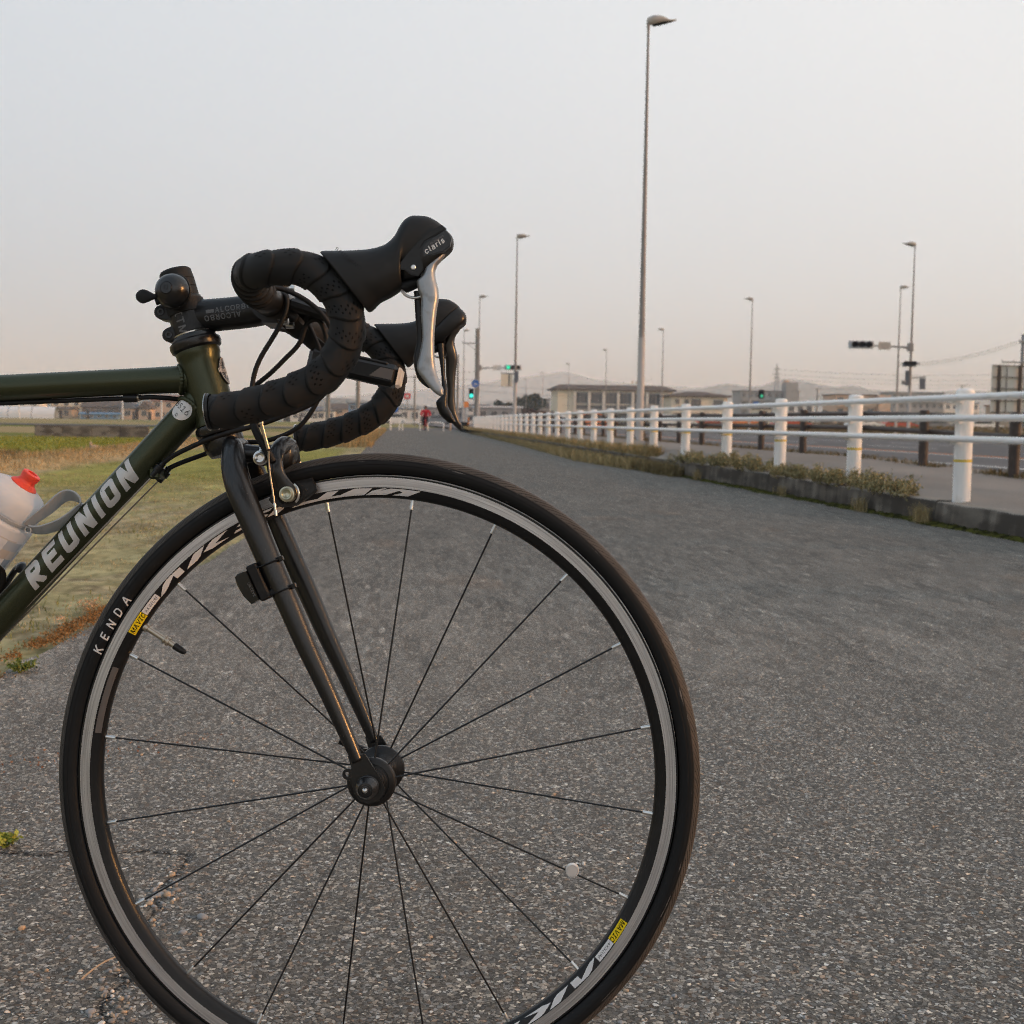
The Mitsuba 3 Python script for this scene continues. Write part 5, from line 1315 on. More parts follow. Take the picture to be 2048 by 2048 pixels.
bp('frame__head_tube', put(lathe([(19, 1), (22.8, 1), (23.0, -1), (22.8, -5), (21.4, -8), (21.2, -14), (21.2, -68), (21.4, -72), (22.8, -76), (23.0, -79), (19, -80.5)], 56), HM), 'frame_green', 30)
DTA, DTD, DTN = np.array([-183.8, 0, 395.2]), norm([-0.670, 0, -0.7424]), norm([-0.7424, 0, 0.670])
pipe('down_tube', DTA + DTD * -6, DTA + DTD * 622, 16.2)
pipe('top_tube', (-196, 0, 409.0), (-742, 0, 375.4), np.r_[14.6, np.full(10, 13.9), 14.2])
BB_ = DTA + DTD * 622
pipe('seat_tube', BB_, (-738, 0, 392), 15.2)
bp('frame__bottom_bracket', cyl(BB_ + [0, -36, 0], BB_ + [0, 36, 0], 21, 32), 'frame_green', 30)
for s in (-1, 1):
    pipe('chain_stay', BB_ + [-15, s * 24, 2], (-1000, s * 62, 2), np.linspace(10, 7, 12), n=16)
    pipe('seat_stay', (-734, s * 13, 372), (-1002, s * 62, 6), 7.2, n=16)
def bead(centre, r, d, rr, wob, seed):
    """Ripple of weld round a tube end."""
    z = norm(d); x = norm(np.cross(z, [0, 1, 0])); y = np.cross(z, x); a = np.linspace(0, 2 * np.pi, 97)
    P = [np.asarray(centre) + x * (r * math.cos(q)) * 1.0 + y * r * math.sin(q) + z * (wob * abs(math.sin(q)) ** 1.5) for q in a]
    return tube(P, rr * (1 + 0.18 * np.sin(a * 26 + seed)), 8, cap=False)
bp('frame__weld', bead((-214, 0, 407.9), 14.3, (1, 0, 0.06), 2.3, 6.5, 0), 'frame_green', 60); bp('frame__weld_001', bead(DTA + DTD * 26, 16.4, -DTD, 2.4, 7.5, 1), 'frame_green', 60)


def on_down(m, t0, along=1, R=16.2):
    """x of the lettering runs up the tube, y across it, on the near side."""
    v = np.array(m.vertices); a = v[:, 1] / R
    return tm(DTA + DTD * (t0 - v[:, 0])[:, None] + (R + 0.05 + v[:, 2])[:, None] * (np.cos(a)[:, None] * np.array([0, -1.0, 0]) + np.sin(a)[:, None] * DTN), m.faces)


def stroke_word(word, h, w, t, gap, shear):
    """Heavy condensed capitals drawn as thick strokes."""
    x0, out = 0.0, []
    L = lambda *q: sg.LineString(q).buffer(t / 2, cap_style=2, join_style=2)
    A = lambda cx, cy, r, ry, a, b: [(cx + r * math.cos(q), cy + ry * math.sin(q)) for q in np.linspace(a, b, 14)]
    e = t / 2
    for ch in word:
        W = w if ch != 'I' else t
        l, r, b, tp = e, W - e, e, h - e
        if ch == 'R': g = L((l, 0), (l, h)).union(L((l, tp), (r - 3, tp), *A(r - 3, (tp + h * .50) / 2, 3, (tp - h * .50) / 2, np.pi / 2, -np.pi / 2), (l, h * .50))).union(L((l + 2.2, h * .52), (r + .8, 0)).intersection(sg.box(-9, 0, 99, h)))
        if ch == 'E': g = L((l, 0), (l, h)).union(L((l, tp), (W, tp))).union(L((l, h * .52), (W * .86, h * .52))).union(L((l, b), (W, b)))
        if ch == 'U': g = L((l, h), (l, 4.5), *A(l + 4, 4.5, 4, 4.5 - b, np.pi, 1.5 * np.pi), *A(r - 4, 4.5, 4, 4.5 - b, 1.5 * np.pi, 2 * np.pi), (r, h))
        if ch == 'N': g = L((l, 0), (l, h)).union(L((r, 0), (r, h))).union(L((l, h * 1.02), (r, -h * .02)).intersection(sg.box(0, 0, W, h)))
        if ch == 'I': g = L((l, 0), (l, h))
        if ch == 'O': g = L((l, h - 5), *A(l + 4, h - 5, 4, 5 - e, np.pi, np.pi / 2), *A(r - 4, h - 5, 4, 5 - e, np.pi / 2, 0), *A(r - 4, 5, 4, 5 - e, 0, -np.pi / 2), *A(l + 4, 5, 4, 5 - e, -np.pi / 2, -np.pi), (l, h - 4.9))
        out.append(shapely.affinity.translate(g, x0, 0)); x0 += W + gap
    return [shapely.affinity.affine_transform(g, [1, shear, 0, 1, 0, 0]) for g in out]


import shapely.affinity
for g in stroke_word('REUNION', 25.0, 19.4, 6.3, 6.2, 0.31):
    g = shapely.affinity.translate(g, -87.0, -12.5); bp(num('frame__name_lettering'), on_down(flat(g, 0.12, 3.0), 186.5), 'decal_silver', False)
disc = poly_text([[(11.2 * math.cos(a), 11.2 * math.sin(a)) for a in np.linspace(0, 2 * np.pi, 40, endpoint=False)]], 0.12, 2.5); disc.apply_translation([-30.5 + 0, 4.0, 0]); bp('frame__sticker', on_down(disc, 0), 'print_white', False)
m = text('B516', 6.4, 0.08, False, 0.02, 0, 0.95, 1.5); v = np.array(m.vertices); m = tm(np.stack([-29.0 + v[:, 1] - 3.0, 5.5 - v[:, 0], v[:, 2] + 0.14], 1), m.faces); bp('frame__sticker_lettering', on_down(m, 0), 'print_black', False)
gl = [((-1.9, 1.6), (3.8, 0.5)), ((-1.9, 0.3), (3.8, 0.4)), ((-1.9, -0.9), (3.8, 0.4)), ((-1.9, -0.9), (0.5, 2.9)), ((1.4, -0.9), (0.5, 2.9)), ((-2.4, -1.9), (4.8, 0.5)), ((-0.2, -3.4), (0.5, 1.6)), ((-2.0, -3.2), (0.5, 0.9)), ((1.6, -3.2), (0.5, 0.9))]
m = cat(*[poly_text([[(x, y), (x + w_, y), (x + w_, y + h), (x, y + h)]], 0.08, 2) for (x, y), (w_, h) in gl]); v = np.array(m.vertices) * 0.8; m = tm(np.stack([-38.0 + v[:, 1], 4.2 - v[:, 0], v[:, 2] + 0.14], 1), m.faces); bp('frame__sticker_lettering_001', on_down(m, 0), 'print_black', False)
# head badge
el = [(11.2 * math.cos(a), 14.6 * math.sin(a)) for a in np.linspace(0, 2 * np.pi, 60, endpoint=False)]
bp('frame__head_badge', around_head(poly_text([el], 1.4, 2.0), -27, 21.3), 'black_gloss', 30)
ringp = sg.Polygon([(x * 0.97, y * 0.97) for x, y in el]).difference(sg.Polygon([(x * 0.90, y * 0.90) for x, y in el]))
teeth = [sg.Polygon([(10.3 * .9 * math.cos(a - .035), 13.4 * .9 * math.sin(a - .035)), (10.3 * .9 * math.cos(a + .035), 13.4 * .9 * math.sin(a + .035)), (9.1 * .9 * math.cos(a + .03), 12.0 * .9 * math.sin(a + .03)), (9.1 * .9 * math.cos(a - .03), 12.0 * .9 * math.sin(a - .03))]) for a in np.linspace(0, 2 * np.pi, 36, endpoint=False)]
star = sg.Polygon([((7.6 if k % 2 == 0 else 3.0) * math.cos(a) * 0.95, (11.0 if k % 2 == 0 else 4.2) * math.sin(a)) for k, a in enumerate(np.pi / 2 + np.linspace(0, 2 * np.pi, 10, endpoint=False))])
star = star.difference(sg.box(-11, -3.2, 11, 3.2))
bp('frame__badge_emblem', around_head(cat(flat(ringp, 0.3), *[flat(t, 0.3) for t in teeth], flat(star, 0.3)), -27, 22.75), 'decal_silver', False)
m = text('REUNION', 4.4, 0.3, True, 0, 0, 0.92, 1.5); m.apply_translation([0, -2.2, 0]); bp('frame__badge_lettering', around_head(m, -27, 22.75), 'decal_silver', False)
# saddle, post, crank (outside the frame of the photograph)
bp('frame__seat_post', cyl((-736, 0, 380), (-772, 0, 505), 13.6, 24), 'black_satin')
sad = [(-930, 548, -930, 536, 66, 0), (-905, 556, -905, 534, 70, 0), (-850, 552, -850, 532, 58, 0), (-780, 545, -780, 528, 30, 0), (-700, 545, -700, 528, 19, 0), (-660, 542, -660, 530, 12, 0), (-652, 538, -652, 534, 4, 0)]
bp('saddle', loft(sad, 28, 2.4, 6), 'black_matte', 40)
bp('crankset__chainring', put(lathe([(70, -1.5), (100, -1.5), (102, 0), (100, 1.5), (70, 1.5)], 72, True), axis_m(BB_ + [0, -44, 0], (0, -1, 0))), 'black_satin')
bp('crankset__crank_arm', cat(tube([BB_ + [0, -52, 0], BB_ + [-70, -58, -60], BB_ + [-120, -60, -120]], [(14, 7), (11, 6), (12, 7)], 16, (0, 1, 0)), tube([BB_ + [0, 52, 0], BB_ + [120, 60, 120]], [(14, 7), (12, 7)], 16, (0, 1, 0)), *[tube([BB_ + [0, -46, 0], BB_ + [86 * math.cos(a), -44, 86 * math.sin(a)]], [9, 6], 10) for a in np.arange(5) * 1.2566]), 'black_satin')
bp('kickstand', tube(spl([(-880, 60, -25), (-905, 90, -150), (-925, 150, -322)], 10), 6, 12), 'black_satin')

# ---- stem
bp('stem__clamp', put(lathe([(14, 19.2), (18.6, 19.4), (19.2, 21), (19.3, 55), (18.6, 57.5), (15, 58)], 48), HM), 'black_satin', 30)
st = [(-214, 490, -204, 456, 15, 0), (-197, 491.2, -187, 457.6, 15.2, 0), (-180, 492.6, -172, 459.4, 15.4, 0), (-152, 495.6, -146, 462.4, 15.4, 0), (-134, 499, -128, 465.5, 17, 0), (-126, 503, -121, 468, 21, 0)]
bp('stem__extension', loft(st, 36, 2.15, 8), 'black_satin', 50)
bp('stem__face_clamp', cat(cyl((-115.7, -22, 487), (-115.7, 22, 487), 20.6, 40), hull([(-118 + a, b, 487 + c) for a in (-6, 10) for b in (-21, 21) for c in (-22, 22)])), 'black_satin', 25)
for s in (-13, 13):
    for z in (-19.5, 19.5): bp(num('stem__bolt'), cyl((-106, s, 487 + z), (-98, s, 487 + z), 3.6, 14), 'chrome', 30)
for (x, z), (x1, z1) in (((-232.2, 476.6), (-212, 474)), ((-223.2, 452.9), (-206, 459))):
    bp(num('stem__lug'), hull([(x + r * math.cos(a), y, z + r * math.sin(a)) for r, y in ((6.6, -11.5), (7.4, -10.5), (7.4, 10.5), (6.6, 11.5)) for a in np.linspace(0, 2 * np.pi, 20)] + [(x1 + 8 * math.cos(a), y, z1 + 8 * math.sin(a)) for y in (-12.5, 12.5) for a in np.linspace(0, 2 * np.pi, 14)]), 'black_satin', 35)
    bp(num('stem__lug_bolt'), put(lathe([(0, -1.6), (1.9, -1.6), (1.9, 0.8), (3.6, 0.9), (4.1, 0.2), (4.1, -3)], 20), axis_m((x, -11.8, z), (0, -1, 0))), 'black_gloss', 25)
bp('stem__spacer', put(lathe([(13, 58), (17.3, 58.2), (17.5, 59), (17.5, 66), (17.0, 66.6), (17.0, 67.2), (17.5, 67.8), (17.5, 74.6), (17.0, 75.2), (17.0, 75.8), (17.4, 76.4), (17.2, 80), (13, 80)], 48), HM), 'black_matte', 24)
bp('stem__top_cap', put(lathe([(13, 80), (16.8, 80), (17.0, 81), (16.6, 86.5), (15.0, 88.4), (6, 89.4), (5.5, 88), (0, 88)], 48), HM), 'black_matte', 24)
def on_stem(m, x0, z0, ang):
    """Lettering on the near side of the stem tube."""
    v = np.array(m.vertices); c, s = math.cos(ang), math.sin(ang); X, Z = x0 + v[:, 0] * c - v[:, 1] * s, z0 + v[:, 0] * s + v[:, 1] * c
    zc = 474.8 + (X + 192) * 0.108; y = -15.55 * np.sqrt(np.maximum(1 - np.abs((Z - zc) / 17.0) ** 2.15, 0.02)) - 0.25 - v[:, 2]
    return tm(np.stack([X, y, Z], 1), m.faces)


def outline(s, h, t, **k):
    """Hollow letters: the outline of each glyph as a thin band."""
    m = text(s, h, 0.06, True, **k); parts = []
    for q in m.split(only_watertight=False):
        sec = q.section(plane_origin=[0, 0, 0.03], plane_normal=[0, 0, 1])
        if sec is None: continue
        p2, tf = sec.to_2D()
        for poly in p2.polygons_full:
            from shapely import affinity
            poly = affinity.affine_transform(poly, [tf[0, 0], tf[0, 1], tf[1, 0], tf[1, 1], tf[0, 3], tf[1, 3]]); g = poly.difference(poly.buffer(-t))
            if not g.is_empty: parts.append(flat(g, 0.06, 2.0))
    return cat(*parts)


def fit(m, x0, x1, y0, y1):
    v = np.array(m.vertices); lo, hi = v.min(0), v.max(0); v[:, 0] = x0 + (v[:, 0] - lo[0]) / (hi[0] - lo[0]) * (x1 - x0); v[:, 1] = y0 + (v[:, 1] - lo[1]) / (hi[1] - lo[1]) * (y1 - y0); return tm(v, m.faces)
m1 = fit(outline('ALCOR', 6.0, 0.55, track=0.05), -14.5, 12.0, -2.9, 2.9); m2 = fit(text('80', 6.0, 0.06, True, 0.05, 0, 1, 1.5), 13.2, 23.8, -2.9, 2.9); bar = fit(strip_poly(-3.8, 3.8, -1.9, 1.9, 2.0, 0.06), -24, -15.5, -2.2, 1.4)
for rot in (0, 1):
    for q in ((m1, m2, bar) if not rot else (m1, m2)):
        q = q.copy()
        if rot: v = np.array(q.vertices); q = tm(np.stack([-v[:, 0], -v[:, 1], v[:, 2]], 1), q.faces)
        bp(num('stem__lettering'), on_stem(q, -160.0 - rot * 1.5, 480.4 - rot * 7.4, 0.15), 'print_grey', False)
m = text('ITM', 8.2, 0.1, True, 0.06, 0, 1.0, 1.5); v = np.array(m.vertices); v[:, 1] -= 4.1
m = tm(v, m.faces); c, s = math.cos(-1.27), math.sin(-1.27); v = np.array(m.vertices); X, Z = -208.5 + v[:, 0] * c - v[:, 1] * s, 464.6 + v[:, 0] * s + v[:, 1] * c
ax = -196 - (Z - 437) * 0.3081; y = -np.sqrt(np.maximum(19.4 ** 2 - ((X - ax) * 0.956) ** 2, 20)) - 0.15 - v[:, 2]; bp('stem__maker_lettering', tm(np.stack([X, y, Z], 1), m.faces), 'print_grey', False)

# ---- bell
bm_ = axis_m((-213.2, -30, 494.5), (-0.12, -1, 0.05))
bp('bell__base', put(lathe([(0, -8), (13, -8), (18.6, -2), (19.0, 0), (18.4, 1.2), (0, 1.2)], 48), bm_), 'black_matte', 30)
bp('bell__dome', put(lathe([(17.4, 1.4), (17.7, 2.2), (17.4, 5), (16.2, 9.2), (13.8, 13), (10.6, 15.8), (6.4, 17.4), (6.2, 17.0), (5.9, 17.4), (5.8, 17.9), (0, 18.1)], 64), bm_), 'black_gloss', 40)
bp('bell__emblem', put(cat(*[cbox((a, b, 18.2), s) for a, b, s in ((-1.6, 1.0, (1.0, 3.2, 0.2)), (0.2, 2.2, (3.4, 0.9, 0.2)), (1.6, -0.6, (1.0, 3.4, 0.2)), (-0.4, -1.6, (2.6, 0.9, 0.2)))]), bm_), 'black_satin')
bp('bell__strap', put(lathe([(19.4, 40), (20.6, 40.5), (20.6, 54), (19.4, 54.5)], 40), HM), 'black_matte', 30)
lv = [(-226, -33, 488.5, 3.2, 2.4), (-233, -35, 488.2, 3.4, 2.2), (-239, -36, 488.2, 6.4, 2.0), (-245, -36.5, 488.0, 6.8, 1.8), (-249.5, -36, 487.6, 3.0, 1.2)]
lv = spl(lv, 16); bp('bell__lever', cat(tube(lv[:, :3], lv[:, 3:], 16, (0, 0, 1)), cyl((-222, -30, 486), (-231, -32, 483), 3.4, 12)), 'black_matte', 40)

# ---- handlebar, tape
NEAR = np.array([(-115.7, -24, 487), (-115.8, -60, 487.5), (-115, -90, 488), (-111.5, -120, 488.3), (-106, -145, 488.4), (-99.5, -163, 488.3), (-91, -176, 488.0), (-80.5, -183, 488.4), (-67, -185, 489.6), (-52, -185, 489.4), (-39.5, -185, 485.6), (-26.8, -185, 477.2), (-15.5, -185, 465.6), (-8.8, -185, 453.0), (-6.2, -185, 438), (-9.6, -185, 418), (-22.6, -185, 397.5), (-40.5, -185, 384.6), (-62, -185, 374.8), (-87, -185, 366.8), (-111, -185, 361.4), (-130, -185, 359.4)], float)


def to_far(P):
    P = np.array(P, float); far = P.copy(); far[:, 1] = -P[:, 1]
    k = np.clip((np.abs(P[:, 1]) - 60) / 100, 0, 1)
    far[:, 0] = np.where(True, P[:, 0] * (1 - k) + (-131 + (P[:, 0] + 131) * 0.92) * k, 0); far[:, 2] = P[:, 2] * (1 - k) + (359 + (P[:, 2] - 359) * 0.948) * k
    return far


def tape_tube(P, n=56, turn=1.0, R=15.4):
    P = spl(P, 620); s = np.r_[0, np.cumsum(np.linalg.norm(np.diff(P, axis=0), axis=1))]
    t, U, V = frames(P, (0, -1.0, 0.02))
    a = np.linspace(0, 2 * np.pi, n + 1)
    S, A = np.meshgrid(s, a, indexing='ij')
    ph = S / 22.5 + 0.42 * np.cos(A) + 0.10 * np.sin(A * 2); b = ph - np.floor(ph)
    nz_ = meshkit.fbm(np.stack([S / 18, np.cos(A), np.sin(A)], -1), 3, 3) - 0.5
    r = R - 0.2 + 1.8 * b ** 1.1 * np.clip((1 - b) / 0.05, 0, 1) + 1.1 * nz_
    r *= 1 - 0.45 * np.exp(-((S - s[-1]) / 2.2) ** 2)
    v = P[:, None] + r[..., None] * (np.cos(A)[..., None] * U[:, None] + np.sin(A)[..., None] * V[:, None])
    m = tm(v.reshape(-1, 3), grid_faces(len(P), n + 1, False)); uv = np.stack([S * 0.001, A], -1).reshape(-1, 2)
    return m, uv


for side, P in (('', NEAR), ('_001', to_far(NEAR))):
    core = spl(P, 160); bp('handlebar__tube' + side, tube(core[:30], np.interp(np.linspace(0, 1, 30), [0, 0.28, 0.55, 1], [15.9, 15.9, 12.4, 12]), 32, (0, 0, 1)), 'black_satin', 40)
    s = np.linalg.norm(P - P[0], axis=1); m, uv = tape_tube(P[1:] + (P[2] - P[1]) * 0 if side else P[1:])
    bp('handlebar__tape' + side, m, 'bar_tape', True, uv=uv)
    e, d = P[-1], norm(P[-1] - P[-2]); em = axis_m(e, d)
    bp('handlebar__end_plug' + side, put(lathe([(15.9, -3.2), (16.3, -1.8), (15.6, 0.2), (12.5, 1.8), (0, 2.2)], 40), em), 'black_satin', 35)
    bp('handlebar__end_ring' + side, put(lathe([(15.7, -0.4), (16.9, -0.2), (17.0, 0.3), (15.7, 0.6)], 48, True), em), 'chrome', 30)
    y = 66 * (-1 if side == '' else 1); bp('handlebar__finishing_tape' + side, tube([(-115.8, y * 0.86, 487.3), (-115.9, y * 1.06, 487.6)], [15.7, 16.6], 36, (0, 0, 1)), 'black_matte', 40)

# ---- brake and shift levers
def lever_set(side):
    sg_ = -1 if side == '' else 1
    cy = 185.0 * sg_
    f = (lambda x, z: (x, z)) if side == '' else (lambda x, z: (-131 + (x + 131) * 0.92, 359 + (z - 359) * 0.948))
    def sec(rows): return [(*f(a, b), *f(c, d), h, cy + (off if side == '' else -off)) for a, b, c, d, h, off in rows]
    hood = [(-31.5, 502.8, 12.0, 450.6, 17.0, 0), (-29.5, 503.9, 13.2, 450.6, 18.6, 0), (-12, 504.2, 23, 458.8, 18.8, 0), (8, 505.3, 33, 464.2, 18.2, 0), (25, 509.2, 41, 470.2, 17.6, 0), (35.2, 518, 43.5, 472.6, 17.2, 0), (40, 527, 43, 475.6, 17, 0), (45, 533.2, 41, 479, 16.6, 0), (52, 536.2, 39, 482.4, 16, 0), (61.5, 535.8, 37.6, 484.6, 15.2, 0), (72, 531.6, 37.0, 485.4, 14.2, 0), (78.5, 526.3, 36.9, 485.6, 13.4, 0)]
    key = f'shift_lever{side}__'
    bp(key + 'hood', loft(sec(hood), 44, 2.5, 7), 'hood_rubber', 50)
    br = [(78.0, 526.2, 37.2, 485.0, 14.2, 0), (80, 524.4, 39.5, 480.5, 14.6, 0), (83, 521.8, 44, 477.4, 14.4, 0), (86, 518.2, 52, 478.4, 13.6, 0), (87.6, 512.5, 58.6, 481.8, 12.2, 0), (86.6, 507, 62.4, 487.5, 10.0, 0), (84.5, 504.5, 64.5, 492, 6.0, 0)]
    bp(key + 'bracket', loft(sec(br), 36, 2.7, 6), 'black_satin', 40)
    P = sg.Polygon([f(*q) for q in ((37.4, 485.4), (49.2, 501), (62.8, 515.6), (78.0, 525.6), (82.2, 522), (63.3, 510.5), (59.6, 504.3), (61, 495.8), (62.6, 486), (58, 480), (52, 481), (46, 485.4))]).buffer(1).buffer(-1)
    y = cy + sg_ * 14.9; bp(key + 'side_cover', prism(P, min(y, y - sg_ * 4), max(y, y - sg_ * 4), 0.8), 'black_satin', 30)
    P = sg.Polygon([f(*q) for q in ((60.2, 504.3), (63.6, 510.0), (80.3, 521.0), (84.4, 518.6), (87.0, 513.5), (86.3, 506.6), (80.5, 501.2), (61.4, 495.8))]).buffer(-0.8).buffer(1.2).buffer(-0.8)
    y = cy + sg_ * 14.6; bp(key + 'name_plate', prism(P, min(y, y - sg_ * 5), max(y, y - sg_ * 5), 0.9), 'black_gloss', 30)
    if side == '':
        for s_, h, x0, z0, mt in (('claris', 4.7, 71.6, 506.8, 'print_white'), ('SHIMANO', 1.7, 73.8, 512.0, 'print_grey')):
            m = text(s_, h, 0.12, s_ == 'claris', 0.06, 0.12, 1.0 if h > 3 else 1.15); v = np.array(m.vertices); v[:, 1] -= h / 2; c, s = math.cos(0.585), math.sin(0.585)
            bp(key + num('lettering_near'), tm(np.stack([x0 + v[:, 0] * c - v[:, 1] * s, cy - 14.75 - v[:, 2], z0 + v[:, 0] * s + v[:, 1] * c], 1), m.faces), mt, False)
        m = text('SHIMANO', 3.2, 0.1, False, 0.05, 0, 1.3); v = np.array(m.vertices); c, s = math.cos(-0.67), math.sin(-0.67); bp(key + 'moulded_lettering', tm(np.stack([-4 + v[:, 0] * c - v[:, 1] * s, cy - 18.6 - v[:, 2] * 2, 493 + v[:, 0] * s + v[:, 1] * c], 1), m.faces), 'black_satin', False)
    x, z = f(53.8, 487.6); bp(key + 'pivot_pin', put(lathe([(0, 0.9), (1.6, 0.8), (2.3, 0.2), (2.3, -3)], 20), axis_m((x, cy + sg_ * 15.2, z), (0, sg_, 0))), 'nipple_silver', 30)
    le = [(80.5, 501.5, 62.2, 495.6, 6.2, -3), (77.5, 496.5, 62.4, 491, 7.0, -4), (73.6, 491.5, 62.0, 486.5, 7.4, -5), (72.0, 485.0, 60.2, 481, 7.6, -6), (73.2, 477.5, 56.0, 476.2, 7.8, -7), (75.2, 470, 57.6, 468, 7.6, -8), (75.9, 462.5, 60.5, 460.5, 7.2, -9), (74.2, 447.4, 60.8, 447.2, 6.8, -11), (73.0, 424, 62.6, 426, 6.4, -13), (73.6, 410, 60.8, 412.4, 6.4, -14), (75.2, 398.5, 58.6, 399.5, 6.3, -15), (79.4, 386.4, 66.2, 386.9, 5.8, -17), (82.6, 379.6, 73.4, 378.6, 4.8, -18.5), (82.6, 375.8, 78.0, 375.2, 3.0, -19.5), (81, 374.4, 80, 374.2, 1.2, -20)]
    bp(key + 'brake_lever', loft(sec(le), 32, 2.6, 6), 'lever_silver' if side == '' else 'lever_dark', 55)
    pa = [(60, 470, 52, 470, 4.5, 6), (62, 450, 53.5, 450, 5.5, 7), (63.5, 425, 55, 425, 6, 8), (62, 408, 52.5, 410, 6.5, 8), (66, 396, 56, 394, 6, 7), (70, 384, 66, 384, 3, 5)] if side == '' else [(60, 480, 50, 478, 5, 6), (61, 462, 54, 460, 4.5, 6), (62, 440, 57, 439, 4, 6), (66, 418, 58, 416, 6, 7), (66, 405, 51, 406, 7, 8), (72, 392, 56, 392, 6.5, 8), (78, 381, 68, 381, 4, 7)]
    bp(key + 'shift_paddle', loft(sec(pa), 24, 2.4, 6), 'black_satin', 50)
    bl = spl([(*f(41, 474), ), (*f(44, 467),), (*f(54, 463.5),), (*f(61, 466),)], 14); P3 = np.stack([bl[:, 0], np.full(14, cy), bl[:, 1]], 1)
    bp(key + 'cable_guide', tube(P3, 1.3, 10), 'chrome', 40)
    tr = [(*f(37, 476), *f(46, 468), 7, cy), (*f(50, 480), *f(54, 471.5), 7, cy), (*f(60, 482), *f(61, 476), 5, cy)]
    bp(key + 'lever_joint', loft(tr, 20, 2.4, 4), 'black_matte', 40)


lever_set(''); lever_set('_001')

# ---- cables
CAB = [[(-112, -64, 490), (-101, -52, 495), (-87, -48, 491.3), (-68, -45, 480.6), (-52, -42, 463.6), (-45.3, -38, 448), (-44, -30, 424), (-52, -24, 400), (-64.3, -20, 386.9), (-96, -20, 371.3), (-124, -20, 360.5), (-148, -21, 353.8), (-176, -22, 344.6), (-198, -20, 335), (-216, -13, 327), (-228, -9, 319)],
       [(-108, -26, 492), (-98, -27, 491), (-96.5, -28, 482), (-99, -30, 470), (-111, -31, 446.3), (-124, -32, 422.4), (-129, -34, 400), (-128, -38, 382), (-125.5, -42, 368), (-123, -44, 360)],
       [(-59.5, 2, 447), (-64, 1, 463.3), (-71.4, 0, 472.1), (-78.7, 0, 470.4), (-86.5, 0, 452.5), (-101.7, 0, 432.9), (-117.7, 2, 417.3), (-133.8, 8, 405.7), (-155, 22, 396), (-178, 26.5, 390.5), (-200, 20, 388), (-222, 4, 388), (-258, 0, 388)],
       [(-90, 40, 478), (-72, 30, 440), (-67, 24, 412), (-72.3, 20, 390.6), (-79.5, 20, 377.3), (-92.4, 20, 361.5), (-113, 20, 350.5), (-131.9, 20, 345.3), (-150.2, 22, 344.2), (-176, 24, 338), (-198, 20, 329), (-216, 13, 321), (-229, 9, 314)]]
for P in CAB: bp(num('cable_housing'), tube(spl(P, 70), 2.5, 14), 'black_matte', 40)
bp('cable_housing_004', tube(np.linspace((-420, 0, 379.4), (-271, 0, 387.3), 8), 2.4, 12), 'black_matte', 40)
bp('frame__cable_stop', cat(cyl((-273, 0, 387.4), (-259, 0, 387.9), 4.6, 18), cbox((-266, 0, 391.5), (12, 6, 6), 1)), 'black_satin', 30)
bp('frame__cable_ferrule', cyl((-259.5, 0, 387.9), (-255, 0, 388), 3.0, 16), 'valve_brass', 30)
for s in (-1, 1):
    a = np.array([-227, s * 9, 320 if s < 0 else 315.5]); d = norm([-0.62, 0, -0.78])
    bp(num('frame__cable_adjuster'), tube([a, a + d * 4, a + d * 4.1, a + d * 11, a + d * 11.1, a + d * 18], [3.3, 3.3, 5.4, 5.2, 4.2, 4.0], 16), 'black_satin', 25)
    b = a + d * 18; bp(num('frame__gear_cable'), tube([b, (-400, s * 5, 133 + (s < 0) * 3), (-560, s * 4, -55)], 0.85, 8), 'valve_brass', 40)
bp('frame__cable_boss', cbox((-236, 0, 309), (12, 24, 12), 2), 'frame_green')

# ---- front brake
bp('front_brake__mount', cyl((-132, 0, 331.5), (-104, 0, 332), 6.6, 24), 'black_matte', 30)
bp('front_brake__washer', cyl((-127, 0, 331.6), (-124, 0, 331.7), 9.4, 28), 'chrome', 25)
bp('front_brake__spring', cat(*[tube([(x, 8.6 * math.cos(a), 331.8 + 8.6 * math.sin(a)) for a in np.linspace(0, 2 * np.pi, 25)], 1.0, 8, cap=False) for x in (-121, -118.2, -115.4, -112.6)]), 'fence_brown', 40)
body = [(-112, 338, -112, 322, 12, 2), (-107, 343.5, -107, 316, 16, 3), (-100, 345.5, -101, 313, 17, 4), (-94, 342, -97, 315, 15, 5), (-91, 334, -93, 321, 10, 5)]
bp('front_brake__body', loft(body, 28, 2.6, 6), 'black_gloss', 40)
cal = spl([(-100, 4, 340, 8, 10), (-103, -16, 338, 8, 9), (-104, -30, 330, 8, 7), (-103.5, -37, 316, 8.5, 5.4), (-99, -37, 303, 9, 4.2), (-92, -35, 290, 11.5, 3.6), (-88, -34, 283, 9, 3.2)], 40)
bp('front_brake__arm', tube(cal[:, :3], cal[:, 3:], 24, (1, 0, 0)), 'black_gloss', 40)
cal = spl([(-100, 0, 336, 8, 9), (-100, 20, 338, 8, 9), (-101, 33, 328, 8, 7), (-100, 37, 314, 8.5, 5.4), (-96, 36, 300, 9, 4.2), (-90, 34, 288, 11, 3.6)], 40)
bp('front_brake__arm_001', tube(cal[:, :3], cal[:, 3:], 24, (1, 0, 0)), 'black_gloss', 40)
front = [(-99.5, 336, -103, 334, 3, -30), (-95, 331, -103.5, 320, 5, -33), (-96, 322, -102, 309, 4.5, -35), (-98, 311, -100, 305, 2.5, -36)]
bp('front_brake__arm_rib', loft(front, 18, 2.2, 5), 'black_satin', 40)
pad = sg.Polygon([(-113, 283), (-106, 300), (-98, 303), (-87, 300.5), (-68, 302.2), (-64.6, 299), (-63.2, 294.6), (-67, 290), (-84, 278), (-98, 275.5), (-108, 278)]).buffer(1.5).buffer(-1.5)
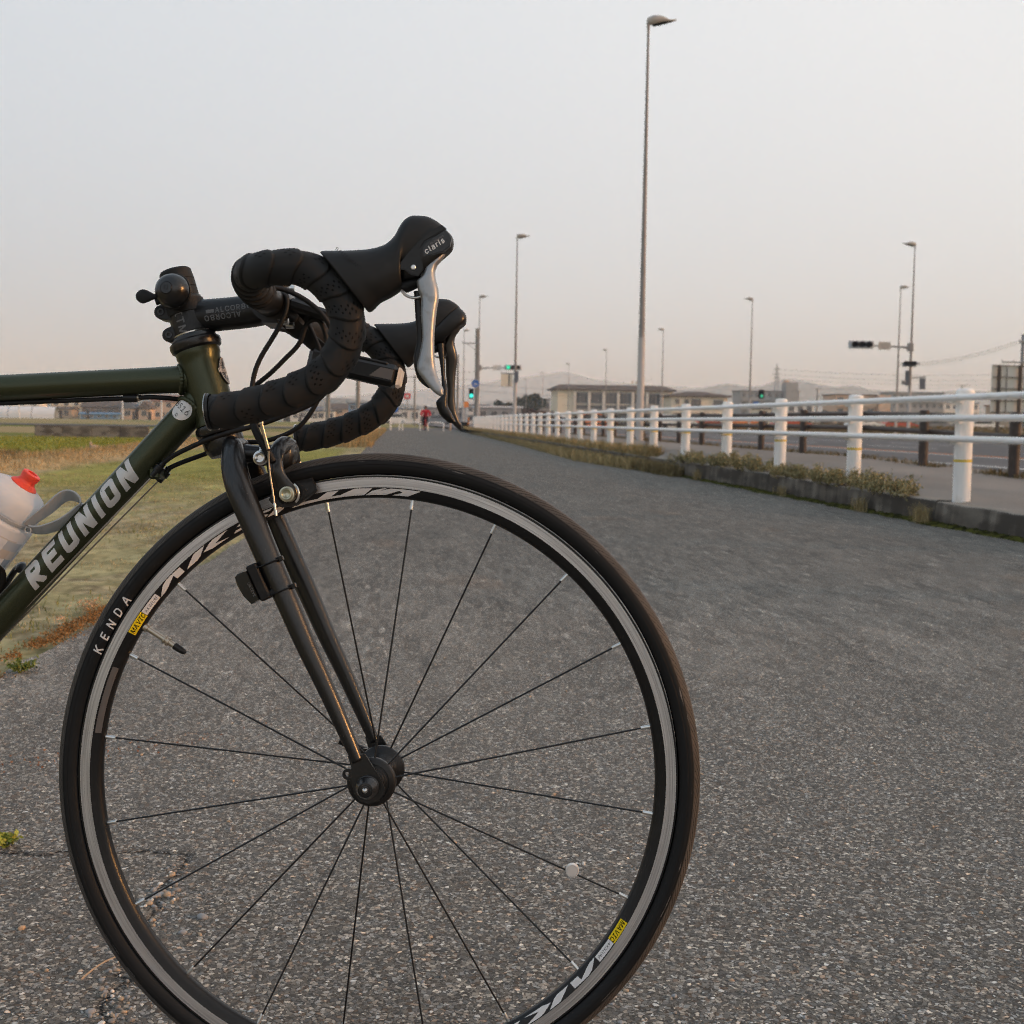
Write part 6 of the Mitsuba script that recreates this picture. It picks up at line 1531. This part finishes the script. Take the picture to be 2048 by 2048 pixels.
for s in (-1, 1):
    bp(num('front_brake__pad_holder'), prism(pad, min(s * 14.5, s * 24), max(s * 14.5, s * 24), 1.6), 'black_satin', 25)
    pp = sg.Polygon([(-110, 288), (-104, 299), (-70, 307), (-65, 297), (-75, 293), (-100, 286)]); bp(num('front_brake__pad'), prism(pp, min(s * 10.2, s * 15), max(s * 10.2, s * 15), 0.8), 'black_matte', 25)
    bm2 = axis_m((-90.3, s * 38.5, 289.2), (0, s, 0))
    bp(num('front_brake__pad_bolt'), put(lathe([(0, 2.0), (1.6, 2.0), (1.9, 3.4), (3.4, 3.8), (4.4, 5.2), (5.4, 5.4), (5.9, 4.6), (6.4, 2.6), (7.6, 2.4), (8.1, 1.4), (8.1, -8)], 40), bm2), 'bolt_gold', 28)
cr = [(-90.3 + 12.0 * math.cos(a), -38.6, 289.2 + 12.0 * math.sin(a)) for a in np.linspace(-0.75, 1.0, 20)]
bp('front_brake__washer_001', tube(cr, [(1.6 * math.sin(q), 1.2) for q in np.linspace(0.35, 2.8, 20)], 10, (0, 1, 0)), 'chrome', 50)
bp('front_brake__pad_pin', put(lathe([(0, 0.4), (1.0, 0.3), (1.2, -2)], 14), axis_m((-73, -24.2, 294.5), (0, -1, 0))), 'black_gloss')
bp('front_brake__cable_noodle', tube(spl([(-125, -44, 362), (-118, -46, 345), (-109, -44, 330), (-105, -42, 322)], 16), 4.0, 16), 'black_matte', 40)
bp('front_brake__ferrule', tube([(-115.6, -51, 361), (-114.9, -51, 358.6), (-114.8, -51, 358.2), (-108, -48.5, 334)], [2.9, 2.9, 1.9, 1.9], 14), 'valve_brass', 30)
bp('front_brake__cable_bolt', put(lathe([(0, 1.0), (2.6, 1.0), (2.9, 3.8), (4.6, 4.2), (5.9, 3.2), (6.4, -2), (7.6, -2.4), (7.6, -8)], 30), axis_m((-117.6, -43, 325.4), (0.06, -1, 0))), 'chrome', 28)
bp('front_brake__cable_anchor', cat(cyl((-117.6, -30, 325.4), (-117.6, -38, 325.4), 8, 20), hull([(-118, y, 325 + a) for y in (-32, -38) for a in (-6, 6)] + [(-100, y, 322 + a) for y in (-32, -38) for a in (-7, 7)])), 'black_satin', 30)
bp('front_brake__cable', tube(spl([(-107.6, -48.5, 332), (-107.3, -47, 318), (-104.5, -46, 298), (-101.3, -46, 279)], 12), 1.05, 10), 'valve_brass', 40)
bp('front_brake__cable_end', tube([(-101.5, -46, 280), (-101.3, -46, 278.5), (-100.6, -46, 274.5), (-100, -46, 271), (-99.2, -46, 267)], [1.2, 1.9, 1.35, 1.7, 1.4], 10), 'nipple_silver', 40)
bp('front_brake__release_lever', tube(spl([(-92, 18, 322), (-86, 24, 316), (-84, 26, 305)], 8), [(2, 4)] * 8, 12), 'valve_brass', 40)

# ---- speed sensor on the fork
def along(x0, z0, y0, ang): return axis_m((x0, y0, z0), (math.sin(ang), 0, math.cos(ang)), (math.cos(ang), 0, -math.sin(ang)))
SM = along(-112, 201, -57, -0.45)
bp('speed_sensor__mount', put(cat(cbox((0, -2, 0), (11, 12, 38), 1.5), cbox((6, -1, -15), (12, 9, 6), 1.2)), SM), 'black_matte', 30)
bp('speed_sensor__case', put(hull([(-6, y, z) for y in (-10, 8) for z in (-16, 15)] + [(-19, y, z) for y in (-8, 6) for z in (-6, 14)] + [(-15, y, z) for y in (-8, 6) for z in (-17, 16)] + [(-21, y, 6) for y in (-5, 4)]), SM), 'black_gloss', 30)
m = text('CATEYE', 2.6, 0.1, False, 0.04); v = np.array(m.vertices); m = tm(np.stack([-9.5 - v[:, 1] * -1, -10.2 - v[:, 2], -4 - v[:, 0]], 1), m.faces); bp('speed_sensor__lettering', put(m, SM), 'print_grey', False)
for z in (-19, 11):
    c = np.array([-99.5 + z * -0.45, -53.6, 209 + z * 0.9]); a = np.linspace(0, 2 * np.pi, 41)
    dirz = norm([0.40, 0, -0.92]); ux = norm([0.92, 0, 0.40])
    bp(num('speed_sensor__zip_tie'), tube([c + ux * 14.6 * math.cos(q) + np.array([0, 12.2, 0]) * math.sin(q) for q in a], [(0.8, 1.5)] * 41, 8, dirz, False), 'black_satin', 40)
    bp(num('speed_sensor__zip_tie_head'), put(cbox((0, 0, 0), (5, 4.5, 5), 0.6), axis_m(c + ux * 14.8 + [0, -5, 0], dirz)), 'black_satin', 30)

# ---- front light and computer
LM = axis_m((-38, 42, 427), (0.205, 0, 0.979), (0.979, 0, -0.205))
bp('front_light__case', put(cbox((0, 0, 0), (98, 30, 24), 5), LM), 'black_satin', 30)
bp('front_light__top_plate', put(cbox((-4, 0, 11.2), (80, 25, 4), 1.5), LM), 'black_matte', 30)
bp('front_light__side_plate', put(hull([(x, -15.4, z) for x, z in ((20, -5), (44, -5), (44, 6), (30, 6))] + [(x, -14, z) for x, z in ((20, -5), (44, -5), (44, 6), (30, 6))]), LM), 'reflect_tape', 25)
bp('front_light__lens', put(hull([(49, y, z) for y, z in ((-14, -9), (-14, 9), (14, 9), (14, -9), (-9, -11), (9, -11), (-9, 11), (9, 11))] + [(52.5, y, z) for y, z in ((-10, -8), (-10, 8), (10, 8), (10, -8))]), LM), 'lens_clear', 30)
bp('front_light__bracket', cat(put(lathe([(16.2, -9), (20, -9), (21, -6), (21, 6), (20, 9), (16.2, 9)], 36), axis_m((-115.7, 45, 487), (0, 1, 0))), hull([(-108 + a, y, z) for a, z in ((-8, 470), (10, 476), (30, 440), (48, 444)) for y in (37, 53)])), 'black_matte', 30)
CM = axis_m((-76, -2, 480), (0.30, 0, 0.95), (0.95, 0, -0.30))
bp('cycle_computer__case', put(cbox((0, 0, 0), (44, 40, 11), 3), CM), 'black_satin', 30)
bp('cycle_computer__mount', cat(put(lathe([(16.2, -7), (19, -7), (19, 7), (16.2, 7)], 30), axis_m((-115.7, 32, 487), (0, 1, 0))), tube([(-100, 30, 494), (-92, 16, 490), (-80, 4, 477)], [(5, 9)] * 3, 12)), 'black_matte', 30)

# ---- bottle cage and bottle
bp('bottle_cage', cat(tube(spl([(-470, -12, 92), (-440, -34, 140), (-412, -40, 190), (-400, -37, 206), (-393, -30, 209), (-391, -22, 203), (-398, -16, 188), (-425, -12, 148)], 40), [(5.5, 3.2)] * 40, 12), tube(spl([(-470, 12, 92), (-440, 34, 140), (-412, 40, 190), (-400, 37, 206), (-393, 30, 209), (-391, 22, 203)], 30), [(5.5, 3.2)] * 30, 12)), 'black_satin', 40)
OM = axis_m((-399, 0, 267), (0.6, 0, 0.8), (0.8, 0, -0.6))
WB = thing('water_bottle', 'translucent white water bottle with red cap and checker print at the left edge', 'bottle')
bpf = [(0, -150), (30, -150), (36, -147), (37.5, -140), (37.5, -60), (37.3, -6), (36.4, -2.5), (34.2, -1), (33.4, 1.5), (33.6, 4), (35.0, 6), (35.0, 14), (34.2, 20), (31.8, 25), (27, 29.4), (20, 32.4), (13.4, 34.5), (12.6, 35.5)]
lp = np.asarray(bpf); a_ = np.linspace(0, 2 * np.pi, 81)
v = np.stack([lp[:, None, 0] * np.cos(a_), lp[:, None, 0] * np.sin(a_), np.repeat(lp[:, 1:2], 81, 1)], -1).reshape(-1, 3); uvb = np.stack([np.repeat((a_ / (2 * np.pi))[None], len(lp), 0), np.repeat(((lp[:, 1] + 150) / 186)[:, None], 81, 1)], -1).reshape(-1, 2)
bmesh = tm(v, grid_faces(len(lp), 81, False)); bmesh.apply_transform(OM); add(WB + '__bottle', bmesh, 'bottle_plastic', BM, True, uv=uvb)
add(WB + '__cap', put(lathe([(14.4, 33.2), (14.8, 34.6), (13.4, 36.2), (10.2, 38.4), (9.0, 40.4), (8.8, 42.2), (9.6, 44.2), (10.0, 46.6), (9.7, 49), (8.6, 49.8), (5.4, 49.9), (5.0, 48), (0, 47.6)], 48), OM), 'cap_red', BM, 40)
SP_ = thing('bottle_strap', 'grey silicone strap with a loop round the water bottle', 'strap')
add(SP_ + '__band', put(lathe([(34.0, 0.2), (35.2, 0.2), (35.4, 3.4), (34.2, 3.6)], 72, True), OM), 'strap_grey', BM, 30)
lp3 = spl([(-369, -14, 252.5), (-357, -12, 262), (-342, -9, 275), (-329, -6, 284.6), (-320.5, -4, 282.5), (-315, -3, 274.5), (-320.5, -4, 265.5), (-333, -6, 256), (-345, -9, 250.5), (-358, -12, 247.8), (-367, -14, 250.5)], 70)
t_ = np.gradient(lp3, axis=0); t_ /= np.linalg.norm(t_, axis=1, keepdims=True); W_ = np.array([0.0, 0.80, -0.60]) - t_ * (t_ @ [0.0, 0.80, -0.60])[:, None]; W_ /= np.linalg.norm(W_, axis=1, keepdims=True); N_ = np.cross(t_, W_)
q_ = [(-9, -0.5), (-8.4, -1.0), (8.4, -1.0), (9, -0.5), (9, 0.5), (8.4, 1.0), (-8.4, 1.0), (-9, 0.5)]
wd = (0.45 + 0.55 * np.sin(np.linspace(0.12, np.pi - 0.12, len(lp3))) ** 0.5)
v = np.stack([lp3 + W_ * (a * wd)[:, None] + N_ * b for a, b in q_], 1); m = tm(v.reshape(-1, 3), grid_faces(len(lp3), 8)); m.fix_normals(); add(SP_ + '__loop', m, 'strap_grey', BM, 35)
add(SP_ + '__ring', tube([(-366 + 3.2 * math.cos(q), -16, 247.5 + 3.2 * math.sin(q)) for q in np.linspace(0, 2 * np.pi, 20)], 0.7, 8, cap=False), 'lens_clear', BM, 40)

# ================================================================== the cyclist far down the path
def capsules(bones, n=14, edge=0.03, it=6):
    out = []
    for a, ra, b, rb in bones:
        A = m3.Manifold.sphere(ra, n).translate([float(q) for q in a]); B = m3.Manifold.sphere(rb, n).translate([float(q) for q in b]); out.append(m3.Manifold.batch_hull([A, B]))
    M = m3.Manifold.batch_boolean(out, m3.OpType.Add).refine_to_length(edge); q = M.to_mesh(); t = tm(q.vert_properties[:, :3], q.tri_verts)
    trimesh.smoothing.filter_taubin(t, iterations=it); return t


PX, PY = 2.80, 91.0
def J(x, y, z): return np.array([PX + x, PY + y, z])
CY = thing('cyclist', 'person in a red jacket and dark helmet riding towards the viewer on the path', 'person')
hip, neck, head = {s: J(s * 0.10, 0.30, 0.98) for s in (-1, 1)}, J(0, -0.02, 1.50), J(0, -0.10, 1.66)
sh, el, wr = {s: J(s * 0.21, 0.0, 1.43) for s in (-1, 1)}, {s: J(s * 0.33, -0.16, 1.20) for s in (-1, 1)}, {s: J(s * 0.25, -0.40, 1.07) for s in (-1, 1)}
kn = {-1: J(-0.13, -0.08, 0.72), 1: J(0.13, -0.06, 0.90)}; an = {-1: J(-0.11, 0.08, 0.22), 1: J(0.11, 0.10, 0.44)}
bn = [(J(0, 0.28, 1.0), 0.13, J(0, 0.1, 1.2), 0.13), (J(0, 0.1, 1.2), 0.13, J(0, 0.02, 1.38), 0.14), (J(0, 0.02, 1.38), 0.13, neck, 0.06), (neck, 0.055, head, 0.06), (head, 0.088, head + [0, -0.015, 0.05], 0.09), (head + [0, -0.04, -0.05], 0.05, head, 0.08), (head + [0, -0.09, 0.0], 0.014, head + [0, -0.105, -0.02], 0.017), (head + [0.085, 0.0, 0.01], 0.02, head + [0.09, 0.01, -0.02], 0.015), (head + [-0.085, 0.0, 0.01], 0.02, head + [-0.09, 0.01, -0.02], 0.015)]
for s in (-1, 1):
    bn += [(J(0, 0.02, 1.40), 0.10, sh[s], 0.07), (sh[s], 0.058, el[s], 0.046), (el[s], 0.044, wr[s], 0.03), (J(0, 0.28, 0.98), 0.11, hip[s], 0.11), (hip[s], 0.095, kn[s], 0.062), (kn[s], 0.058, an[s], 0.038), (an[s], 0.038, an[s] + [0, -0.16, -0.07], 0.03)]
    pm = wr[s] + [0, -0.06, -0.01]; bn.append((wr[s], 0.03, pm, 0.035))
    for q in range(4): bn += [(pm + [(q - 1.5) * 0.019, -0.02, 0.005], 0.009, pm + [(q - 1.5) * 0.019, -0.055, -0.012], 0.008), (pm + [(q - 1.5) * 0.019, -0.055, -0.012], 0.008, pm + [(q - 1.5) * 0.018, -0.045, -0.045], 0.007)]
    bn.append((pm + [-s * 0.03, 0.01, 0], 0.011, pm + [-s * 0.05, -0.03, -0.02], 0.009))
add(CY + '__body', capsules(bn, 14, 0.03, 4), 'skin_tone', None, True)
jk = [(J(0, 0.26, 1.02), 0.165, J(0, 0.1, 1.2), 0.165), (J(0, 0.1, 1.2), 0.165, J(0, 0.02, 1.37), 0.175), (J(0, 0.02, 1.38), 0.15, J(0, -0.01, 1.49), 0.085)]
for s in (-1, 1): jk += [(J(0, 0.02, 1.39), 0.13, sh[s], 0.095), (sh[s], 0.092, el[s], 0.072), (el[s], 0.07, wr[s] + [0, 0.03, 0.01], 0.05)]
add(CY + '__jacket', capsules(jk, 16, 0.03, 8), 'jacket_red', None, True)
tr = []
for s in (-1, 1): tr += [(J(0, 0.28, 1.0), 0.135, hip[s], 0.125), (hip[s], 0.112, kn[s], 0.078), (kn[s], 0.074, an[s] + [0, 0, 0.06], 0.05)]
add(CY + '__trousers', capsules(tr, 16, 0.03, 6), 'cloth_black', None, True)
for s in (-1, 1): add(CY + '__shoe', capsules([(an[s] + [0, 0.05, -0.05], 0.045, an[s] + [0, -0.17, -0.085], 0.042)], 14, 0.02, 2), 'jacket_red', None, True)
hm = trimesh.creation.icosphere(3, 0.125); hv = hm.vertices * [0.95, 1.15, 0.92]; hv[:, 2] = np.maximum(hv[:, 2], -0.02); add(CY + '__helmet', put(tm(hv, hm.faces), mat4(head + [0, 0.0, 0.055])), 'cloth_black', None, 40)
add(CY + '__face_mask', put(tm(trimesh.creation.icosphere(2, 0.07).vertices * [1.05, 0.75, 0.8], trimesh.creation.icosphere(2, 0.07).faces), mat4(head + [0, -0.055, -0.045])), 'cloth_black', None, True)
for s in (-1, 1): add(CY + '__eye', put(trimesh.creation.icosphere(1, 0.012), mat4(head + [s * 0.032, -0.085, 0.012])), 'hair_black', None, True)
B2 = thing('bicycle', 'small red bicycle ridden towards the viewer by the person in red', 'bicycle')
def wheel2(y, nm):
    a = np.linspace(0, 2 * np.pi, 49); P = [(PX, y + 0.335 * math.sin(q), 0.345 + 0.335 * math.cos(q)) for q in a]
    add(B2 + f'__{nm}__tyre', tube(P, 0.018, 10, (1, 0, 0), False), 'black_matte'); add(B2 + f'__{nm}__rim', tube([(PX, y + 0.308 * math.sin(q), 0.345 + 0.308 * math.cos(q)) for q in a], 0.012, 8, (1, 0, 0), False), 'lever_silver')
    for q in range(16): add(B2 + f'__{nm}__spoke', cyl((PX + (-1) ** q * 0.03, y, 0.345), (PX, y + 0.305 * math.sin(q * 0.3927), 0.345 + 0.305 * math.cos(q * 0.3927)), 0.0015, 5), 'lever_silver')
    add(B2 + f'__{nm}__hub', cyl((PX - 0.05, y, 0.345), (PX + 0.05, y, 0.345), 0.02, 12), 'black_satin')
wheel2(PY - 0.52, 'front_wheel'); wheel2(PY + 0.50, 'rear_wheel')
add(B2 + '__frame', cat(cyl(J(0, -0.36, 0.88), J(0, -0.32, 0.72), 0.026, 12), cyl(J(0, -0.33, 0.74), J(0, 0.1, 0.34), 0.024, 12), cyl(J(0, -0.34, 0.82), J(0, 0.27, 0.78), 0.02, 12), cyl(J(0, 0.1, 0.34), J(0, 0.30, 0.9), 0.019, 12), *[cyl(J(s * 0.02, 0.26, 0.78), J(s * 0.06, 0.50, 0.345), 0.01, 8) for s in (-1, 1)], *[cyl(J(s * 0.03, 0.1, 0.34), J(s * 0.06, 0.50, 0.345), 0.011, 8) for s in (-1, 1)]), 'jacket_red')
add(B2 + '__fork', cat(*[tube([J(s * 0.03, -0.33, 0.72), J(s * 0.05, -0.44, 0.55), J(s * 0.055, -0.52, 0.345)], [0.016, 0.014, 0.01], 10) for s in (-1, 1)]), 'jacket_red')
add(B2 + '__handlebar', tube(spl([J(-0.28, -0.36, 1.04), J(-0.2, -0.42, 1.04), J(0, -0.42, 1.02), J(0.2, -0.42, 1.04), J(0.28, -0.36, 1.04)], 20), 0.014, 10), 'black_satin'); add(B2 + '__stem', cyl(J(0, -0.36, 0.88), J(0, -0.42, 1.02), 0.018, 10), 'black_satin')
add(B2 + '__saddle', put(cbox((0, 0, 0), (0.14, 0.27, 0.05), 0.02), mat4(J(0, 0.31, 0.88))), 'black_satin')
for s, z in ((-1, 0.17), (1, 0.39)): add(B2 + '__pedal', cbox(J(s * 0.11, 0.03 if s < 0 else 0.07, z - 0.02), (0.09, 0.07, 0.02), 0.005), 'black_satin'); add(B2 + '__crank_arm', cyl(J(s * 0.06, 0.1, 0.34), J(s * 0.065, 0.03 if s < 0 else 0.07, z), 0.012, 8), 'lever_silver')

# ================================================================== the air
scene['haze'] = {'type': 'cube', 'to_world': T().translate([0, 100, 122]).scale([6950, 7100, 123.5]), 'bsdf': {'type': 'null'}, 'interior': {'type': 'ref', 'id': 'haze_air'}}
labels['haze'] = {'label': 'thin grey haze over the whole view', 'category': 'haze', 'kind': 'stuff'}
